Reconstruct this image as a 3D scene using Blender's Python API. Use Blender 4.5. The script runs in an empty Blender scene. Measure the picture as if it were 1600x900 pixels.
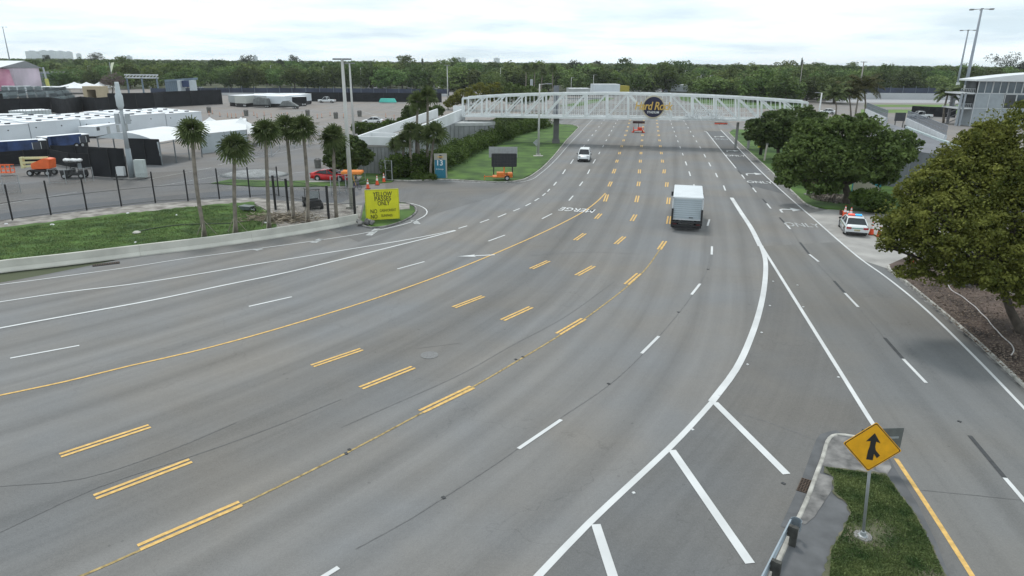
import bpy, bmesh, math, random
import numpy as np
from mathutils import Vector, Matrix, Euler
random.seed(7); RNG = np.random.default_rng(7)
C = bpy.context.scene.collection
S = bpy.context.scene
# ------------------------------------------------------------------ camera
FOC, CAM_H = 1067.0, 14.0
TH, RO = math.atan(353.5/FOC), 0.0085
ct, st = math.cos(TH), math.sin(TH)
FW = Vector((0, ct, -st)); R0 = Vector((1, 0, 0)); U0 = Vector((0, st, ct))
cR = R0*math.cos(RO) + U0*math.sin(RO)
cU = -R0*math.sin(RO) + U0*math.cos(RO)
cam = bpy.data.cameras.new('camera'); cam.sensor_width = 36; cam.lens = FOC*36/1600
cam.clip_start = 0.1; cam.clip_end = 20000
camo = bpy.data.objects.new('camera', cam); C.objects.link(camo)
m = Matrix((cR, cU, -FW)).transposed().to_4x4(); m.translation = Vector((0, 0, CAM_H))
camo.matrix_world = m; S.camera = camo
# ------------------------------------------------------------------ world, sun, exposure
SUN_EL, SUN_AZ = math.radians(62), math.radians(-20)
W = bpy.data.worlds.new('World'); S.world = W; W.use_nodes = True
nt = W.node_tree; N = nt.nodes; K = nt.links; N.clear()
out = N.new('ShaderNodeOutputWorld'); bg = N.new('ShaderNodeBackground'); bg.inputs[1].default_value = 0.1
sky = N.new('ShaderNodeTexSky'); sky.sky_type = 'NISHITA'; sky.sun_disc = False
sky.sun_elevation = SUN_EL; sky.sun_rotation = SUN_AZ; sky.dust_density = 3.0
tc = N.new('ShaderNodeTexCoord'); sep = N.new('ShaderNodeSeparateXYZ'); K.new(tc.outputs['Generated'], sep.inputs[0])
def wm(op, a, b=None, clamp=False):
    n = N.new('ShaderNodeMath'); n.operation = op; n.use_clamp = clamp
    for i, v in enumerate((a, b)):
        if v is None: continue
        if isinstance(v, (int, float)): n.inputs[i].default_value = v
        else: K.new(v, n.inputs[i])
    return n.outputs[0]
zz = wm('ADD', wm('MAXIMUM', sep.outputs[2], 0.0), 0.10)
cb = N.new('ShaderNodeCombineXYZ'); K.new(wm('DIVIDE', sep.outputs[0], zz), cb.inputs[0]); K.new(wm('DIVIDE', sep.outputs[1], zz), cb.inputs[1])
no = N.new('ShaderNodeTexNoise'); no.inputs['Scale'].default_value = 0.62; no.inputs['Detail'].default_value = 7; no.inputs['Roughness'].default_value = 0.55
K.new(cb.outputs[0], no.inputs['Vector'])
cr = N.new('ShaderNodeValToRGB'); e = cr.color_ramp.elements
e[0].position = 0.34; e[0].color = (7.8, 9.4, 10.4, 1); e[1].position = 0.56; e[1].color = (11.0, 12.1, 12.6, 1)
K.new(no.outputs[0], cr.inputs[0])
# the layer of cloud thins out here and there and lets the blue sky through
no2 = N.new('ShaderNodeTexNoise'); no2.inputs['Scale'].default_value = 0.35; no2.inputs['Detail'].default_value = 5
mp = N.new('ShaderNodeMapping'); mp.inputs['Location'].default_value = (3.1, 1.7, 0); K.new(cb.outputs[0], mp.inputs[0]); K.new(mp.outputs[0], no2.inputs['Vector'])
mr = N.new('ShaderNodeMapRange'); mr.inputs['From Min'].default_value = 0.36; mr.inputs['From Max'].default_value = 0.58
mr.inputs['To Min'].default_value = 0.86; mr.inputs['To Max'].default_value = 0.98; K.new(no2.outputs[0], mr.inputs[0])
mx = N.new('ShaderNodeMixRGB'); K.new(mr.outputs[0], mx.inputs[0]); K.new(sky.outputs[0], mx.inputs[1]); K.new(cr.outputs[0], mx.inputs[2])
K.new(mx.outputs[0], bg.inputs[0]); K.new(bg.outputs[0], out.inputs[0])
sun = bpy.data.lights.new('sun', 'SUN'); sun.energy = 1.7; sun.angle = math.radians(10); sun.color = (1.0, 0.96, 0.9)
suno = bpy.data.objects.new('sun', sun); C.objects.link(suno)
sd = Vector((math.sin(SUN_AZ)*math.cos(SUN_EL), math.cos(SUN_AZ)*math.cos(SUN_EL), math.sin(SUN_EL)))
suno.rotation_euler = sd.to_track_quat('Z', 'Y').to_euler(); suno.location = (0, 0, 80)
S.view_settings.view_transform = 'Standard'; S.view_settings.look = 'None'; S.view_settings.exposure = 0.0
S.view_settings.gamma = 1.0; S.view_settings.use_curve_mapping = False
S.render.engine = 'CYCLES'
S.cycles.use_denoising = True; S.cycles.max_bounces = 6; S.cycles.diffuse_bounces = 3; S.cycles.glossy_bounces = 3
S.cycles.transparent_max_bounces = 24; S.cycles.volume_bounces = 1; S.cycles.use_adaptive_sampling = True
# ------------------------------------------------------------------ where things stand: photograph measurements turned into places on the ground
def ray(px, py):
    dx, dy = px-800, py-450
    return FW*FOC + cR*dx - cU*dy
def G(px, py, z=0.0):
    r = ray(px, py); t = (z-CAM_H)/r.z
    return Vector((r.x*t, r.y*t, z))
def proj(p):
    w = Vector(p) - Vector((0, 0, CAM_H)); d = w.dot(FW)
    return 800+FOC*w.dot(cR)/d, 450-FOC*w.dot(cU)/d
def Z(b, py):            # the height above ground point b that shows at row py
    lo, hi = -5.0, 120.0
    for _ in range(40):
        mid = (lo+hi)/2
        if proj((b[0], b[1], mid))[1] > py: lo = mid
        else: hi = mid
    return (lo+hi)/2
def onplane(px, py, a, b):   # where the sight line meets the upright plane through ground points a and b
    n = Vector((b[1]-a[1], a[0]-b[0], 0)); r = ray(px, py)
    t = n.dot(Vector((a[0], a[1], 0)))/n.dot(r)
    return Vector((r.x*t, r.y*t, CAM_H + r.z*t))
# ------------------------------------------------------------------ materials
MATS = {}
def M(name, col=None, rough=0.6, var=0.12, scale=2.0, metal=0.0, bump=0.0, bscale=None, col2=None, coord='Object', emit=0, alpha=None, trans=0, detail=4, hue=0.0, spec=None):
    if name in MATS: return MATS[name]
    mt = bpy.data.materials.new(name); mt.use_nodes = True; MATS[name] = mt
    t = mt.node_tree; n = t.nodes; k = t.links; p = n['Principled BSDF']
    p.inputs['Roughness'].default_value = rough; p.inputs['Metallic'].default_value = metal
    if spec is not None: p.inputs['Specular IOR Level'].default_value = spec
    c = (*col, 1)
    tcn = n.new('ShaderNodeTexCoord'); v = tcn.outputs['Object']
    if coord == 'world':
        v = n.new('ShaderNodeNewGeometry').outputs['Position']
    ns = n.new('ShaderNodeTexNoise'); ns.inputs['Scale'].default_value = scale; ns.inputs['Detail'].default_value = detail; k.new(v, ns.inputs['Vector'])
    rp = n.new('ShaderNodeValToRGB'); ee = rp.color_ramp.elements
    ee[0].position = 0.32; ee[1].position = 0.68
    ee[0].color = tuple(x*(1-var) for x in col)+(1,); ee[1].color = (tuple(col2) if col2 else tuple(min(1, x*(1+var)) for x in col))+(1,)
    k.new(ns.outputs[0], rp.inputs[0]); last = rp.outputs[0]
    if hue:
        oi = n.new('ShaderNodeObjectInfo'); hs = n.new('ShaderNodeHueSaturation')
        mh = n.new('ShaderNodeMapRange'); mh.inputs['To Min'].default_value = 0.5-hue*0.05; mh.inputs['To Max'].default_value = 0.5+hue*0.05; k.new(oi.outputs['Random'], mh.inputs[0]); k.new(mh.outputs[0], hs.inputs['Hue'])
        mv = n.new('ShaderNodeMath'); mv.operation = 'MULTIPLY_ADD'; mv.inputs[1].default_value = 37.7; mv.inputs[2].default_value = 0.3; k.new(oi.outputs['Random'], mv.inputs[0])
        fr = n.new('ShaderNodeMath'); fr.operation = 'FRACT'; k.new(mv.outputs[0], fr.inputs[0])
        m2 = n.new('ShaderNodeMapRange'); m2.inputs['To Min'].default_value = 1-hue; m2.inputs['To Max'].default_value = 1+hue; k.new(fr.outputs[0], m2.inputs[0]); k.new(m2.outputs[0], hs.inputs['Value'])
        k.new(last, hs.inputs['Color']); last = hs.outputs[0]
    k.new(last, p.inputs['Base Color'])
    if emit:
        k.new(last, p.inputs['Emission Color']); p.inputs['Emission Strength'].default_value = emit
    if trans:
        tr = n.new('ShaderNodeBsdfTranslucent'); k.new(last, tr.inputs[0]); ms = n.new('ShaderNodeMixShader'); ms.inputs[0].default_value = trans
        k.new(p.outputs[0], ms.inputs[1]); k.new(tr.outputs[0], ms.inputs[2]); k.new(ms.outputs[0], n['Material Output'].inputs[0])
    if bump:
        nb = n.new('ShaderNodeTexNoise'); nb.inputs['Scale'].default_value = bscale or scale*6; nb.inputs['Detail'].default_value = 5; k.new(v, nb.inputs['Vector'])
        bp = n.new('ShaderNodeBump'); bp.inputs['Strength'].default_value = bump; bp.inputs['Distance'].default_value = 0.03; k.new(nb.outputs[0], bp.inputs['Height']); k.new(bp.outputs[0], p.inputs['Normal'])
    return mt
def glassmat(name, col=(0.02, 0.025, 0.03)):
    mt = M(name, col, rough=0.06, var=0.3, scale=1.2); return mt
def mesh_fabric(name, col, wire, scale, cover, diag=True):
    """wire netting or woven screen: an alpha pattern in the material's own coordinates"""
    mt = bpy.data.materials.new(name); mt.use_nodes = True; MATS[name] = mt
    t = mt.node_tree; n = t.nodes; k = t.links; p = n['Principled BSDF']; p.inputs['Base Color'].default_value = (*col, 1); p.inputs['Roughness'].default_value = 0.6
    uv = n.new('ShaderNodeUVMap'); sp = n.new('ShaderNodeSeparateXYZ'); k.new(uv.outputs[0], sp.inputs[0])
    def mm(op, a, b=None):
        q = n.new('ShaderNodeMath'); q.operation = op
        for i, v in enumerate((a, b)):
            if v is None: continue
            if isinstance(v, (int, float)): q.inputs[i].default_value = v
            else: k.new(v, q.inputs[i])
        return q.outputs[0]
    a = mm('ADD', sp.outputs[0], sp.outputs[1]) if diag else sp.outputs[0]
    b = mm('SUBTRACT', sp.outputs[0], sp.outputs[1]) if diag else sp.outputs[1]
    fa = mm('FRACT', mm('MULTIPLY', a, scale)); fb = mm('FRACT', mm('MULTIPLY', b, scale))
    al = mm('MAXIMUM', mm('LESS_THAN', fa, wire), mm('LESS_THAN', fb, wire))
    al = mm('MAXIMUM', al, cover)
    tr = n.new('ShaderNodeBsdfTransparent'); ms = n.new('ShaderNodeMixShader'); k.new(al, ms.inputs[0]); k.new(tr.outputs[0], ms.inputs[1]); k.new(p.outputs[0], ms.inputs[2])
    k.new(ms.outputs[0], n['Material Output'].inputs[0])
    return mt
# ------------------------------------------------------------------ mesh building
class MB:
    def __init__(s): s.v = []; s.f = []; s.uv = None; s.smooth = False; s.mi = []; s.cur = 0
    def add(s, vs, fs):
        b = len(s.v); s.v += [tuple(v) for v in vs]; s.f += [tuple(i+b for i in f) for f in fs]; s.mi += [s.cur]*len(fs); return s
    def box(s, c, size, rz=0.0, rot=None, taper=None):
        hx, hy, hz = size[0]/2, size[1]/2, size[2]/2; q = rot if rot is not None else Matrix.Rotation(rz, 3, 'Z')
        vs = []
        for z in (-1, 1):
            tx, ty = (taper if (taper and z > 0) else (1, 1))
            for x, y in ((-1, -1), (1, -1), (1, 1), (-1, 1)): vs.append(Vector(c) + q @ Vector((x*hx*tx, y*hy*ty, z*hz)))
        return s.add(vs, [(0, 3, 2, 1), (4, 5, 6, 7), (0, 1, 5, 4), (1, 2, 6, 5), (2, 3, 7, 6), (3, 0, 4, 7)])
    def bar(s, a, b, w, h=None):
        a, b = Vector(a), Vector(b); d = b-a; L = d.length
        if L < 1e-6: return s
        return s.box((a+b)/2, (w, h or w, L), rot=d.to_track_quat('Z', 'Y').to_matrix())
    def tube(s, pts, rad, n=8, cap=True):
        pts = [Vector(p) for p in pts]; rad = rad if isinstance(rad, (list, tuple)) else [rad]*len(pts)
        vs = []; fs = []; prev = None
        for i, p in enumerate(pts):
            d = (pts[min(i+1, len(pts)-1)]-pts[max(i-1, 0)]).normalized()
            if prev is None: x = d.orthogonal().normalized()
            else: x = (prev - d*prev.dot(d)).normalized()
            prev = x; y = d.cross(x)
            for j in range(n):
                a = 2*math.pi*j/n; vs.append(p + (x*math.cos(a)+y*math.sin(a))*rad[i])
        for i in range(len(pts)-1):
            for j in range(n): fs.append((i*n+j, i*n+(j+1) % n, (i+1)*n+(j+1) % n, (i+1)*n+j))
        if cap: fs.append(tuple(range(n))[::-1]); fs.append(tuple((len(pts)-1)*n+j for j in range(n)))
        return s.add(vs, fs)
    def lathe(s, prof, c=(0, 0, 0), n=16):
        vs = []; fs = []
        for r, z in prof:
            for j in range(n): a = 2*math.pi*j/n; vs.append((c[0]+r*math.cos(a), c[1]+r*math.sin(a), c[2]+z))
        for i in range(len(prof)-1):
            for j in range(n): fs.append((i*n+j, i*n+(j+1) % n, (i+1)*n+(j+1) % n, (i+1)*n+j))
        fs.append(tuple(range(n))[::-1]); fs.append(tuple((len(prof)-1)*n+j for j in range(n)))
        return s.add(vs, fs)
    def prism(s, poly, z0, z1):
        n = len(poly); vs = [(p[0], p[1], z0) for p in poly] + [(p[0], p[1], z1) for p in poly]
        return s.add(vs, [tuple(range(n))[::-1], tuple(range(n, 2*n))] + [(i, (i+1) % n, n+(i+1) % n, n+i) for i in range(n)])
    def side(s, prof, y0, y1, inset=None):   # a profile in x,z swept across y
        n = len(prof); vs = [(p[0], y0, p[1]) for p in prof] + [(p[0], y1, p[1]) for p in prof]
        return s.add(vs, [tuple(range(n)), tuple(range(n, 2*n))[::-1]] + [(i, n+i, n+(i+1) % n, (i+1) % n) for i in range(n)])
    def disc(s, c, r, nrm, thick=0.02, n=24):
        c = Vector(c); d = Vector(nrm).normalized()
        return s.tube([c-d*thick/2, c+d*thick/2], r, n)
    def quad(s, a, b, c, d): return s.add([a, b, c, d], [(0, 1, 2, 3)])
    def build(s, name, mat, parent=None, smooth=None, bevel=0):
        me = bpy.data.meshes.new(name); me.from_pydata(s.v, [], s.f)
        bm = bmesh.new(); bm.from_mesh(me); bmesh.ops.recalc_face_normals(bm, faces=bm.faces)
        if bevel:
            bmesh.ops.bevel(bm, geom=[e for e in bm.edges if len(e.link_faces) == 2 and e.calc_face_angle(0) > 0.5], offset=bevel, segments=2, affect='EDGES')
        bm.to_mesh(me); bm.free()
        mats = mat if isinstance(mat, (list, tuple)) else [mat]
        for q in mats: me.materials.append(q)
        if not bevel and len(mats) > 1: me.polygons.foreach_set('material_index', s.mi)
        if smooth or (smooth is None and s.smooth): me.shade_smooth() if hasattr(me, 'shade_smooth') else None
        o = bpy.data.objects.new(name, me); C.objects.link(o)
        if parent is not None: o.parent = parent
        return o
def tag(o, label=None, cat=None, group=None, kind=None):
    for k_, v_ in (('label', label), ('category', cat), ('group', group), ('kind', kind)):
        if v_: o[k_] = v_
    return o
def thing(name, label, cat, loc=(0, 0, 0), rz=0.0, group=None):
    o = bpy.data.objects.new(name, None); C.objects.link(o); o.location = loc; o.rotation_euler = (0, 0, rz); o.empty_display_size = 0.3
    return tag(o, label, cat, group)
KIDS = {}
def kids(o):
    return [c for c in bpy.data.objects if c.parent is o]
def dup(root, loc, rz=0.0, label=None, group=None, scale=None):
    r = root.copy(); C.objects.link(r); r.location = loc; r.rotation_euler = (0, 0, rz)
    if scale: r.scale = scale if hasattr(scale, '__len__') else (scale,)*3
    if label: r['label'] = label
    if group: r['group'] = group
    if root.name not in KIDS: KIDS[root.name] = [(c, kids(c)) for c in kids(root)]
    for ch, gs in KIDS[root.name]:
        c = ch.copy(); C.objects.link(c); c.parent = r
        for g in gs:
            d = g.copy(); C.objects.link(d); d.parent = c
    return r
def quads_mesh(name, cen, ax, ay, mat, extra=None, parent=None, attr=None):
    """many small flat pieces (leaves, blades) as one mesh: centres and two half-axes as numpy arrays"""
    n = len(cen); v = np.empty((n, 4, 3), np.float32)
    v[:, 0] = cen-ax-ay; v[:, 1] = cen+ax-ay; v[:, 2] = cen+ax+ay; v[:, 3] = cen-ax+ay
    v = v.reshape(-1, 3); me = bpy.data.meshes.new(name)
    ne = 0; ev = []; ef = []
    if extra: ev, ef = extra.v, extra.f
    me.vertices.add(len(v)+len(ev)); allv = np.concatenate([v, np.array(ev, np.float32).reshape(-1, 3)]) if ev else v
    me.vertices.foreach_set('co', allv.ravel())
    loops = np.arange(n*4, dtype=np.int32); starts = np.arange(0, n*4, 4, dtype=np.int32); tot = np.full(n, 4, np.int32)
    if ef:
        el = np.array([i+n*4 for f in ef for i in f], np.int32); es = np.cumsum([0]+[len(f) for f in ef[:-1]]).astype(np.int32)+n*4
        loops = np.concatenate([loops, el]); starts = np.concatenate([starts, es]); tot = np.concatenate([tot, np.array([len(f) for f in ef], np.int32)])
    me.loops.add(len(loops)); me.loops.foreach_set('vertex_index', loops)
    me.polygons.add(len(starts)); me.polygons.foreach_set('loop_start', starts); me.polygons.foreach_set('loop_total', tot)
    me.update(calc_edges=True); me.validate()
    me.materials.append(mat)
    o = bpy.data.objects.new(name, me); C.objects.link(o)
    if parent is not None: o.parent = parent
    return o
def text(name, body, size, mat, loc, rot=(0, 0, 0), ext=0.0, parent=None, align='CENTER', shear=0.0, xs=1.0, offset=0.0, spacing=1.0, fit=None):
    """lettering turned into a mesh (own mesh object)"""
    cu = bpy.data.curves.new(name, 'FONT'); cu.body = body; cu.size = size; cu.extrude = ext; cu.align_x = align; cu.align_y = 'CENTER'; cu.shear = shear; cu.offset = offset; cu.space_character = spacing; cu.resolution_u = 3
    t = bpy.data.objects.new(name+'_tmp', cu); C.objects.link(t)
    dg = bpy.context.evaluated_depsgraph_get(); me = bpy.data.meshes.new_from_object(t.evaluated_get(dg))
    bpy.data.objects.remove(t); bpy.data.curves.remove(cu)
    me.materials.clear(); me.materials.append(mat)
    o = bpy.data.objects.new(name, me); C.objects.link(o); o.location = loc; o.rotation_euler = rot; o.scale = (xs, 1, 1)
    if parent is not None: o.parent = parent
    if fit:
        xs_ = [v.co.x for v in me.vertices]; o.scale.x = fit/(max(xs_)-min(xs_))
    return o
def smooth_line(pts, step=1.0):
    """a Catmull-Rom curve through ground points, resampled every step metres"""
    P = [Vector((p[0], p[1], 0)) for p in pts]; P = [P[0]*2-P[1]] + P + [P[-1]*2-P[-2]]; outp = []
    for i in range(1, len(P)-2):
        p0, p1, p2, p3 = P[i-1:i+3]; n = max(2, int((p2-p1).length/step))
        for j in range(n):
            t = j/n
            # centripetal form keeps uneven spacing smooth
            def cc(a, b): return max((b-a).length, 1e-4)**0.5
            t0 = 0; t1 = cc(p0, p1); t2 = t1+cc(p1, p2); t3 = t2+cc(p2, p3); u = t1+(t2-t1)*t
            A1 = p0*((t1-u)/(t1-t0))+p1*((u-t0)/(t1-t0)); A2 = p1*((t2-u)/(t2-t1))+p2*((u-t1)/(t2-t1)); A3 = p2*((t3-u)/(t3-t2))+p3*((u-t2)/(t3-t2))
            B1 = A1*((t2-u)/(t2-t0))+A2*((u-t0)/(t2-t0)); B2 = A2*((t3-u)/(t3-t1))+A3*((u-t1)/(t3-t1))
            outp.append(B1*((t2-u)/(t2-t1))+B2*((u-t1)/(t2-t1)))
    outp.append(P[-2]); return outp
def gl(*pp): return [G(*p) for p in pp]
def nrm2(line, i):
    a = line[max(i-1, 0)]; b = line[min(i+1, len(line)-1)]; d = (b-a).normalized(); return Vector((d.y, -d.x, 0))
def ribbon(mb, line, w, z=0.0, off=0.0, w2=None):
    n = len(line); vs = []
    for i, p in enumerate(line):
        q = nrm2(line, i); ww = w if w2 is None else w+(w2-w)*i/(n-1)
        vs.append(p+q*(off-ww/2)+Vector((0, 0, z))); vs.append(p+q*(off+ww/2)+Vector((0, 0, z)))
    mb.add(vs, [(2*i, 2*i+1, 2*i+3, 2*i+2) for i in range(n-1)])
def curb(mb, line, w, h, z0=-0.05, off=0.0):
    """a kerb of rectangular section with a small chamfer, along a line"""
    n = len(line); vs = []; c = 0.03
    prof = [(-w/2, z0), (-w/2, h-c), (-w/2+c, h), (w/2-c, h), (w/2, h-c), (w/2, z0)]
    for i, p in enumerate(line):
        q = nrm2(line, i)
        for a, z in prof: vs.append(p+q*(off+a)+Vector((0, 0, z)))
    m_ = len(prof); fs = [(i*m_+j, i*m_+(j+1) % m_, (i+1)*m_+(j+1) % m_, (i+1)*m_+j) for i in range(n-1) for j in range(m_)]
    fs += [tuple(range(m_)), tuple((n-1)*m_+j for j in range(m_))[::-1]]
    mb.add(vs, fs)
def bars(name, lst, w, h, mat, parent):
    for a, b in lst: MB().bar(a, b, w, h).build(name, mat, parent)
def rough(poly, amp=.15, step=.35, seed=3):
    rg = random.Random(seed); o_ = []
    for a, b in zip(poly, list(poly[1:])+[poly[0]]):
        a, b = Vector(a), Vector(b); L = (b-a).length; n = max(1, int(L/step)); q = Vector((-(b-a).y, (b-a).x, 0)).normalized()
        for i in range(n): o_.append(a.lerp(b, i/n)+q*(rg.uniform(-amp, amp) if i else 0))
    return o_
def flat(name, poly, z, mat, label=None, kind='structure'):
    """a flat sheet of any outline"""
    me = bpy.data.meshes.new(name); bm = bmesh.new(); vs = [bm.verts.new((p[0], p[1], z)) for p in poly]; f = bm.faces.new(vs)
    bmesh.ops.triangulate(bm, faces=[f]); bmesh.ops.recalc_face_normals(bm, faces=bm.faces)
    for f in bm.faces:
        if f.normal.z < 0: f.normal_flip()
    bm.to_mesh(me); bm.free(); me.materials.append(mat); o = bpy.data.objects.new(name, me); C.objects.link(o); o['kind'] = kind
    return o
def raised(name, poly, z0, z1, mat, kind='structure'):
    me = bpy.data.meshes.new(name); bm = bmesh.new(); vs = [bm.verts.new((p[0], p[1], z1)) for p in poly]; f = bm.faces.new(vs)
    r = bmesh.ops.extrude_face_region(bm, geom=[f]); bmesh.ops.translate(bm, verts=[g for g in r['geom'] if isinstance(g, bmesh.types.BMVert)], vec=(0, 0, z0-z1))
    bmesh.ops.triangulate(bm, faces=bm.faces); bmesh.ops.recalc_face_normals(bm, faces=bm.faces)
    bm.to_mesh(me); bm.free(); me.materials.append(mat); o = bpy.data.objects.new(name, me); C.objects.link(o); o['kind'] = kind
    return o
# ================================================================== ground, roads, kerbs, paint
def road_material(name, base, wheel=0.10, lane=3.35, lane_off=0.0, grain=0.26, patch=0.12, dark=0.0):
    """worn asphalt: UV x is the distance across the road in metres, UV y the distance along it"""
    mt = bpy.data.materials.new(name); mt.use_nodes = True; t = mt.node_tree; n = t.nodes; k = t.links; p = n['Principled BSDF']
    p.inputs['Roughness'].default_value = 0.9; p.inputs['Specular IOR Level'].default_value = 0.3
    uv = n.new('ShaderNodeUVMap'); sp = n.new('ShaderNodeSeparateXYZ'); k.new(uv.outputs[0], sp.inputs[0]); ge = n.new('ShaderNodeNewGeometry')
    def mm(op, a, b=None, c=None):
        q = n.new('ShaderNodeMath'); q.operation = op
        for i, v in enumerate((a, b, c)):
            if v is None: continue
            if isinstance(v, (int, float)): q.inputs[i].default_value = v
            else: k.new(v, q.inputs[i])
        return q.outputs[0]
    def noise(vec, s, d=4, r=0.5):
        q = n.new('ShaderNodeTexNoise'); q.inputs['Scale'].default_value = s; q.inputs['Detail'].default_value = d; q.inputs['Roughness'].default_value = r; k.new(vec, q.inputs['Vector']); return q.outputs[0]
    def streak(a, b):
        q = n.new('ShaderNodeCombineXYZ'); k.new(mm('MULTIPLY', sp.outputs[0], a), q.inputs[0]); k.new(mm('MULTIPLY', sp.outputs[1], b), q.inputs[1]); return q.outputs[0]
    # wheel tracks, two to a lane, worn paler; the middle of each lane is darker with dropped oil
    ph = mm('MULTIPLY', mm('ADD', sp.outputs[0], lane_off), 2*math.pi/lane)
    tr = mm('MULTIPLY', mm('COSINE', ph), -0.25*wheel); tr2 = mm('MULTIPLY', mm('COSINE', mm('MULTIPLY', ph, 2.0)), -0.25*wheel)
    s1 = mm('MULTIPLY_ADD', noise(streak(0.55, 0.02), 1.0, 5, 0.6), 0.42, -0.21)
    s2 = mm('MULTIPLY_ADD', noise(streak(2.6, 0.05), 1.0, 4, 0.6), 0.26, -0.13)
    g1 = mm('MULTIPLY_ADD', noise(ge.outputs['Position'], 24.0, 2, 0.7), grain*2, -grain)
    g2 = mm('MULTIPLY_ADD', noise(ge.outputs['Position'], 0.22, 5, 0.6), patch*2, -patch)
    g3 = mm('ADD', mm('MULTIPLY_ADD', noise(ge.outputs['Position'], 3.0, 5, 0.65), 0.18, -0.09), mm('MULTIPLY_ADD', noise(ge.outputs['Position'], 10.0, 3, 0.7), 0.30, -0.15))
    vo = n.new('ShaderNodeTexVoronoi'); vo.feature = 'DISTANCE_TO_EDGE'; vo.inputs['Scale'].default_value = 0.16
    wv = n.new('ShaderNodeVectorMath'); wv.operation = 'ADD'; nz = n.new('ShaderNodeTexNoise'); nz.inputs['Scale'].default_value = 0.9; nz.inputs['Detail'].default_value = 6; k.new(ge.outputs['Position'], nz.inputs['Vector']); k.new(ge.outputs['Position'], wv.inputs[0])
    sv = n.new('ShaderNodeVectorMath'); sv.operation = 'SCALE'; sv.inputs[3].default_value = 1.6; k.new(nz.outputs['Color'], sv.inputs[0]); k.new(sv.outputs[0], wv.inputs[1]); k.new(wv.outputs[0], vo.inputs['Vector'])
    cm = mm('MULTIPLY', mm('LESS_THAN', vo.outputs['Distance'], 0.0035), mm('GREATER_THAN', noise(ge.outputs['Position'], 0.07, 2), 0.50))
    v2 = n.new('ShaderNodeTexVoronoi'); v2.inputs['Scale'].default_value = 1.1; k.new(ge.outputs['Position'], v2.inputs['Vector'])
    spt = mm('MULTIPLY', mm('LESS_THAN', v2.outputs['Distance'], 0.07), mm('GREATER_THAN', noise(streak(.4, .05), 3.0, 2), 0.56))
    g1 = mm('SUBTRACT', g1, mm('ADD', mm('MULTIPLY', cm, 0.10), mm('MULTIPLY', spt, 0.18)))
    tot = mm('ADD', mm('ADD', mm('ADD', tr, tr2), mm('ADD', s1, s2)), mm('ADD', mm('ADD', g1, g2), g3)); fac = mm('SUBTRACT', mm('ADD', tot, 1.0), mm('MULTIPLY', mm('EXPONENT', mm('MULTIPLY', mm('POWER', mm('MULTIPLY', sp.outputs[0], 0.27), 2.0), -1.0)), dark))
    vm = n.new('ShaderNodeVectorMath'); vm.operation = 'SCALE'; vm.inputs[0].default_value = base; k.new(fac, vm.inputs[3])
    # warm and cool patches
    wn = noise(ge.outputs['Position'], 0.12, 3); wr = n.new('ShaderNodeMixRGB'); wr.blend_type = 'MULTIPLY'; wr.inputs[0].default_value = 1.0; k.new(vm.outputs[0], wr.inputs[1])
    rp = n.new('ShaderNodeValToRGB'); rp.color_ramp.elements[0].position = 0.35; rp.color_ramp.elements[0].color = (0.97, 1.0, 1.03, 1); rp.color_ramp.elements[1].position = 0.65; rp.color_ramp.elements[1].color = (1.05, 1.0, 0.93, 1)
    k.new(wn, rp.inputs[0]); k.new(rp.outputs[0], wr.inputs[2]); k.new(wr.outputs[0], p.inputs['Base Color'])
    bp = n.new('ShaderNodeBump'); bp.inputs['Strength'].default_value = 0.35; bp.inputs['Distance'].default_value = 0.01; k.new(noise(ge.outputs['Position'], 34.0, 2), bp.inputs['Height']); k.new(bp.outputs[0], p.inputs['Normal'])
    MATS[name] = mt; return mt
def road_strip(name, left, right, z, mat, nx=6, uv_from='left'):
    """a road surface between two edge lines, carrying distance-across / distance-along coordinates"""
    def resamp(line, n):
        L = [0]
        for a, b in zip(line, line[1:]): L.append(L[-1]+(b-a).length)
        o = []
        for i in range(n):
            s = L[-1]*i/(n-1); j = 0
            j = min(max(0, int(np.searchsorted(L, s))-1), len(line)-2); t = (s-L[j])/max(1e-6, L[j+1]-L[j]); o.append(line[j].lerp(line[j+1], t))
        return o, L[-1]
    n = 160; a, La = resamp(left, n); b, Lb = resamp(right, n); vs = []; uvs = []
    for i in range(n):
        wid = (b[i]-a[i]).length
        for j in range(nx+1):
            t = j/nx; p = a[i].lerp(b[i], t); vs.append((p.x, p.y, z)); uvs.append((wid*t if uv_from == 'left' else -wid*(1-t), (La*(1-t)+Lb*t)*i/(n-1)))
    fs = [(i*(nx+1)+j, i*(nx+1)+j+1, (i+1)*(nx+1)+j+1, (i+1)*(nx+1)+j) for i in range(n-1) for j in range(nx)]
    me = bpy.data.meshes.new(name); me.from_pydata(vs, [], fs); ul = me.uv_layers.new(name='UVMap')
    vi = np.empty(len(me.loops), np.int32); me.loops.foreach_get('vertex_index', vi); ul.data.foreach_set('uv', np.array(uvs, np.float32)[vi].ravel())
    bm = bmesh.new(); bm.from_mesh(me)
    for f in bm.faces:
        if f.normal.z < 0: f.normal_flip()
    bm.to_mesh(me); bm.free(); me.materials.append(mat); o = bpy.data.objects.new(name, me); C.objects.link(o); o['kind'] = 'structure'; return o
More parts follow.
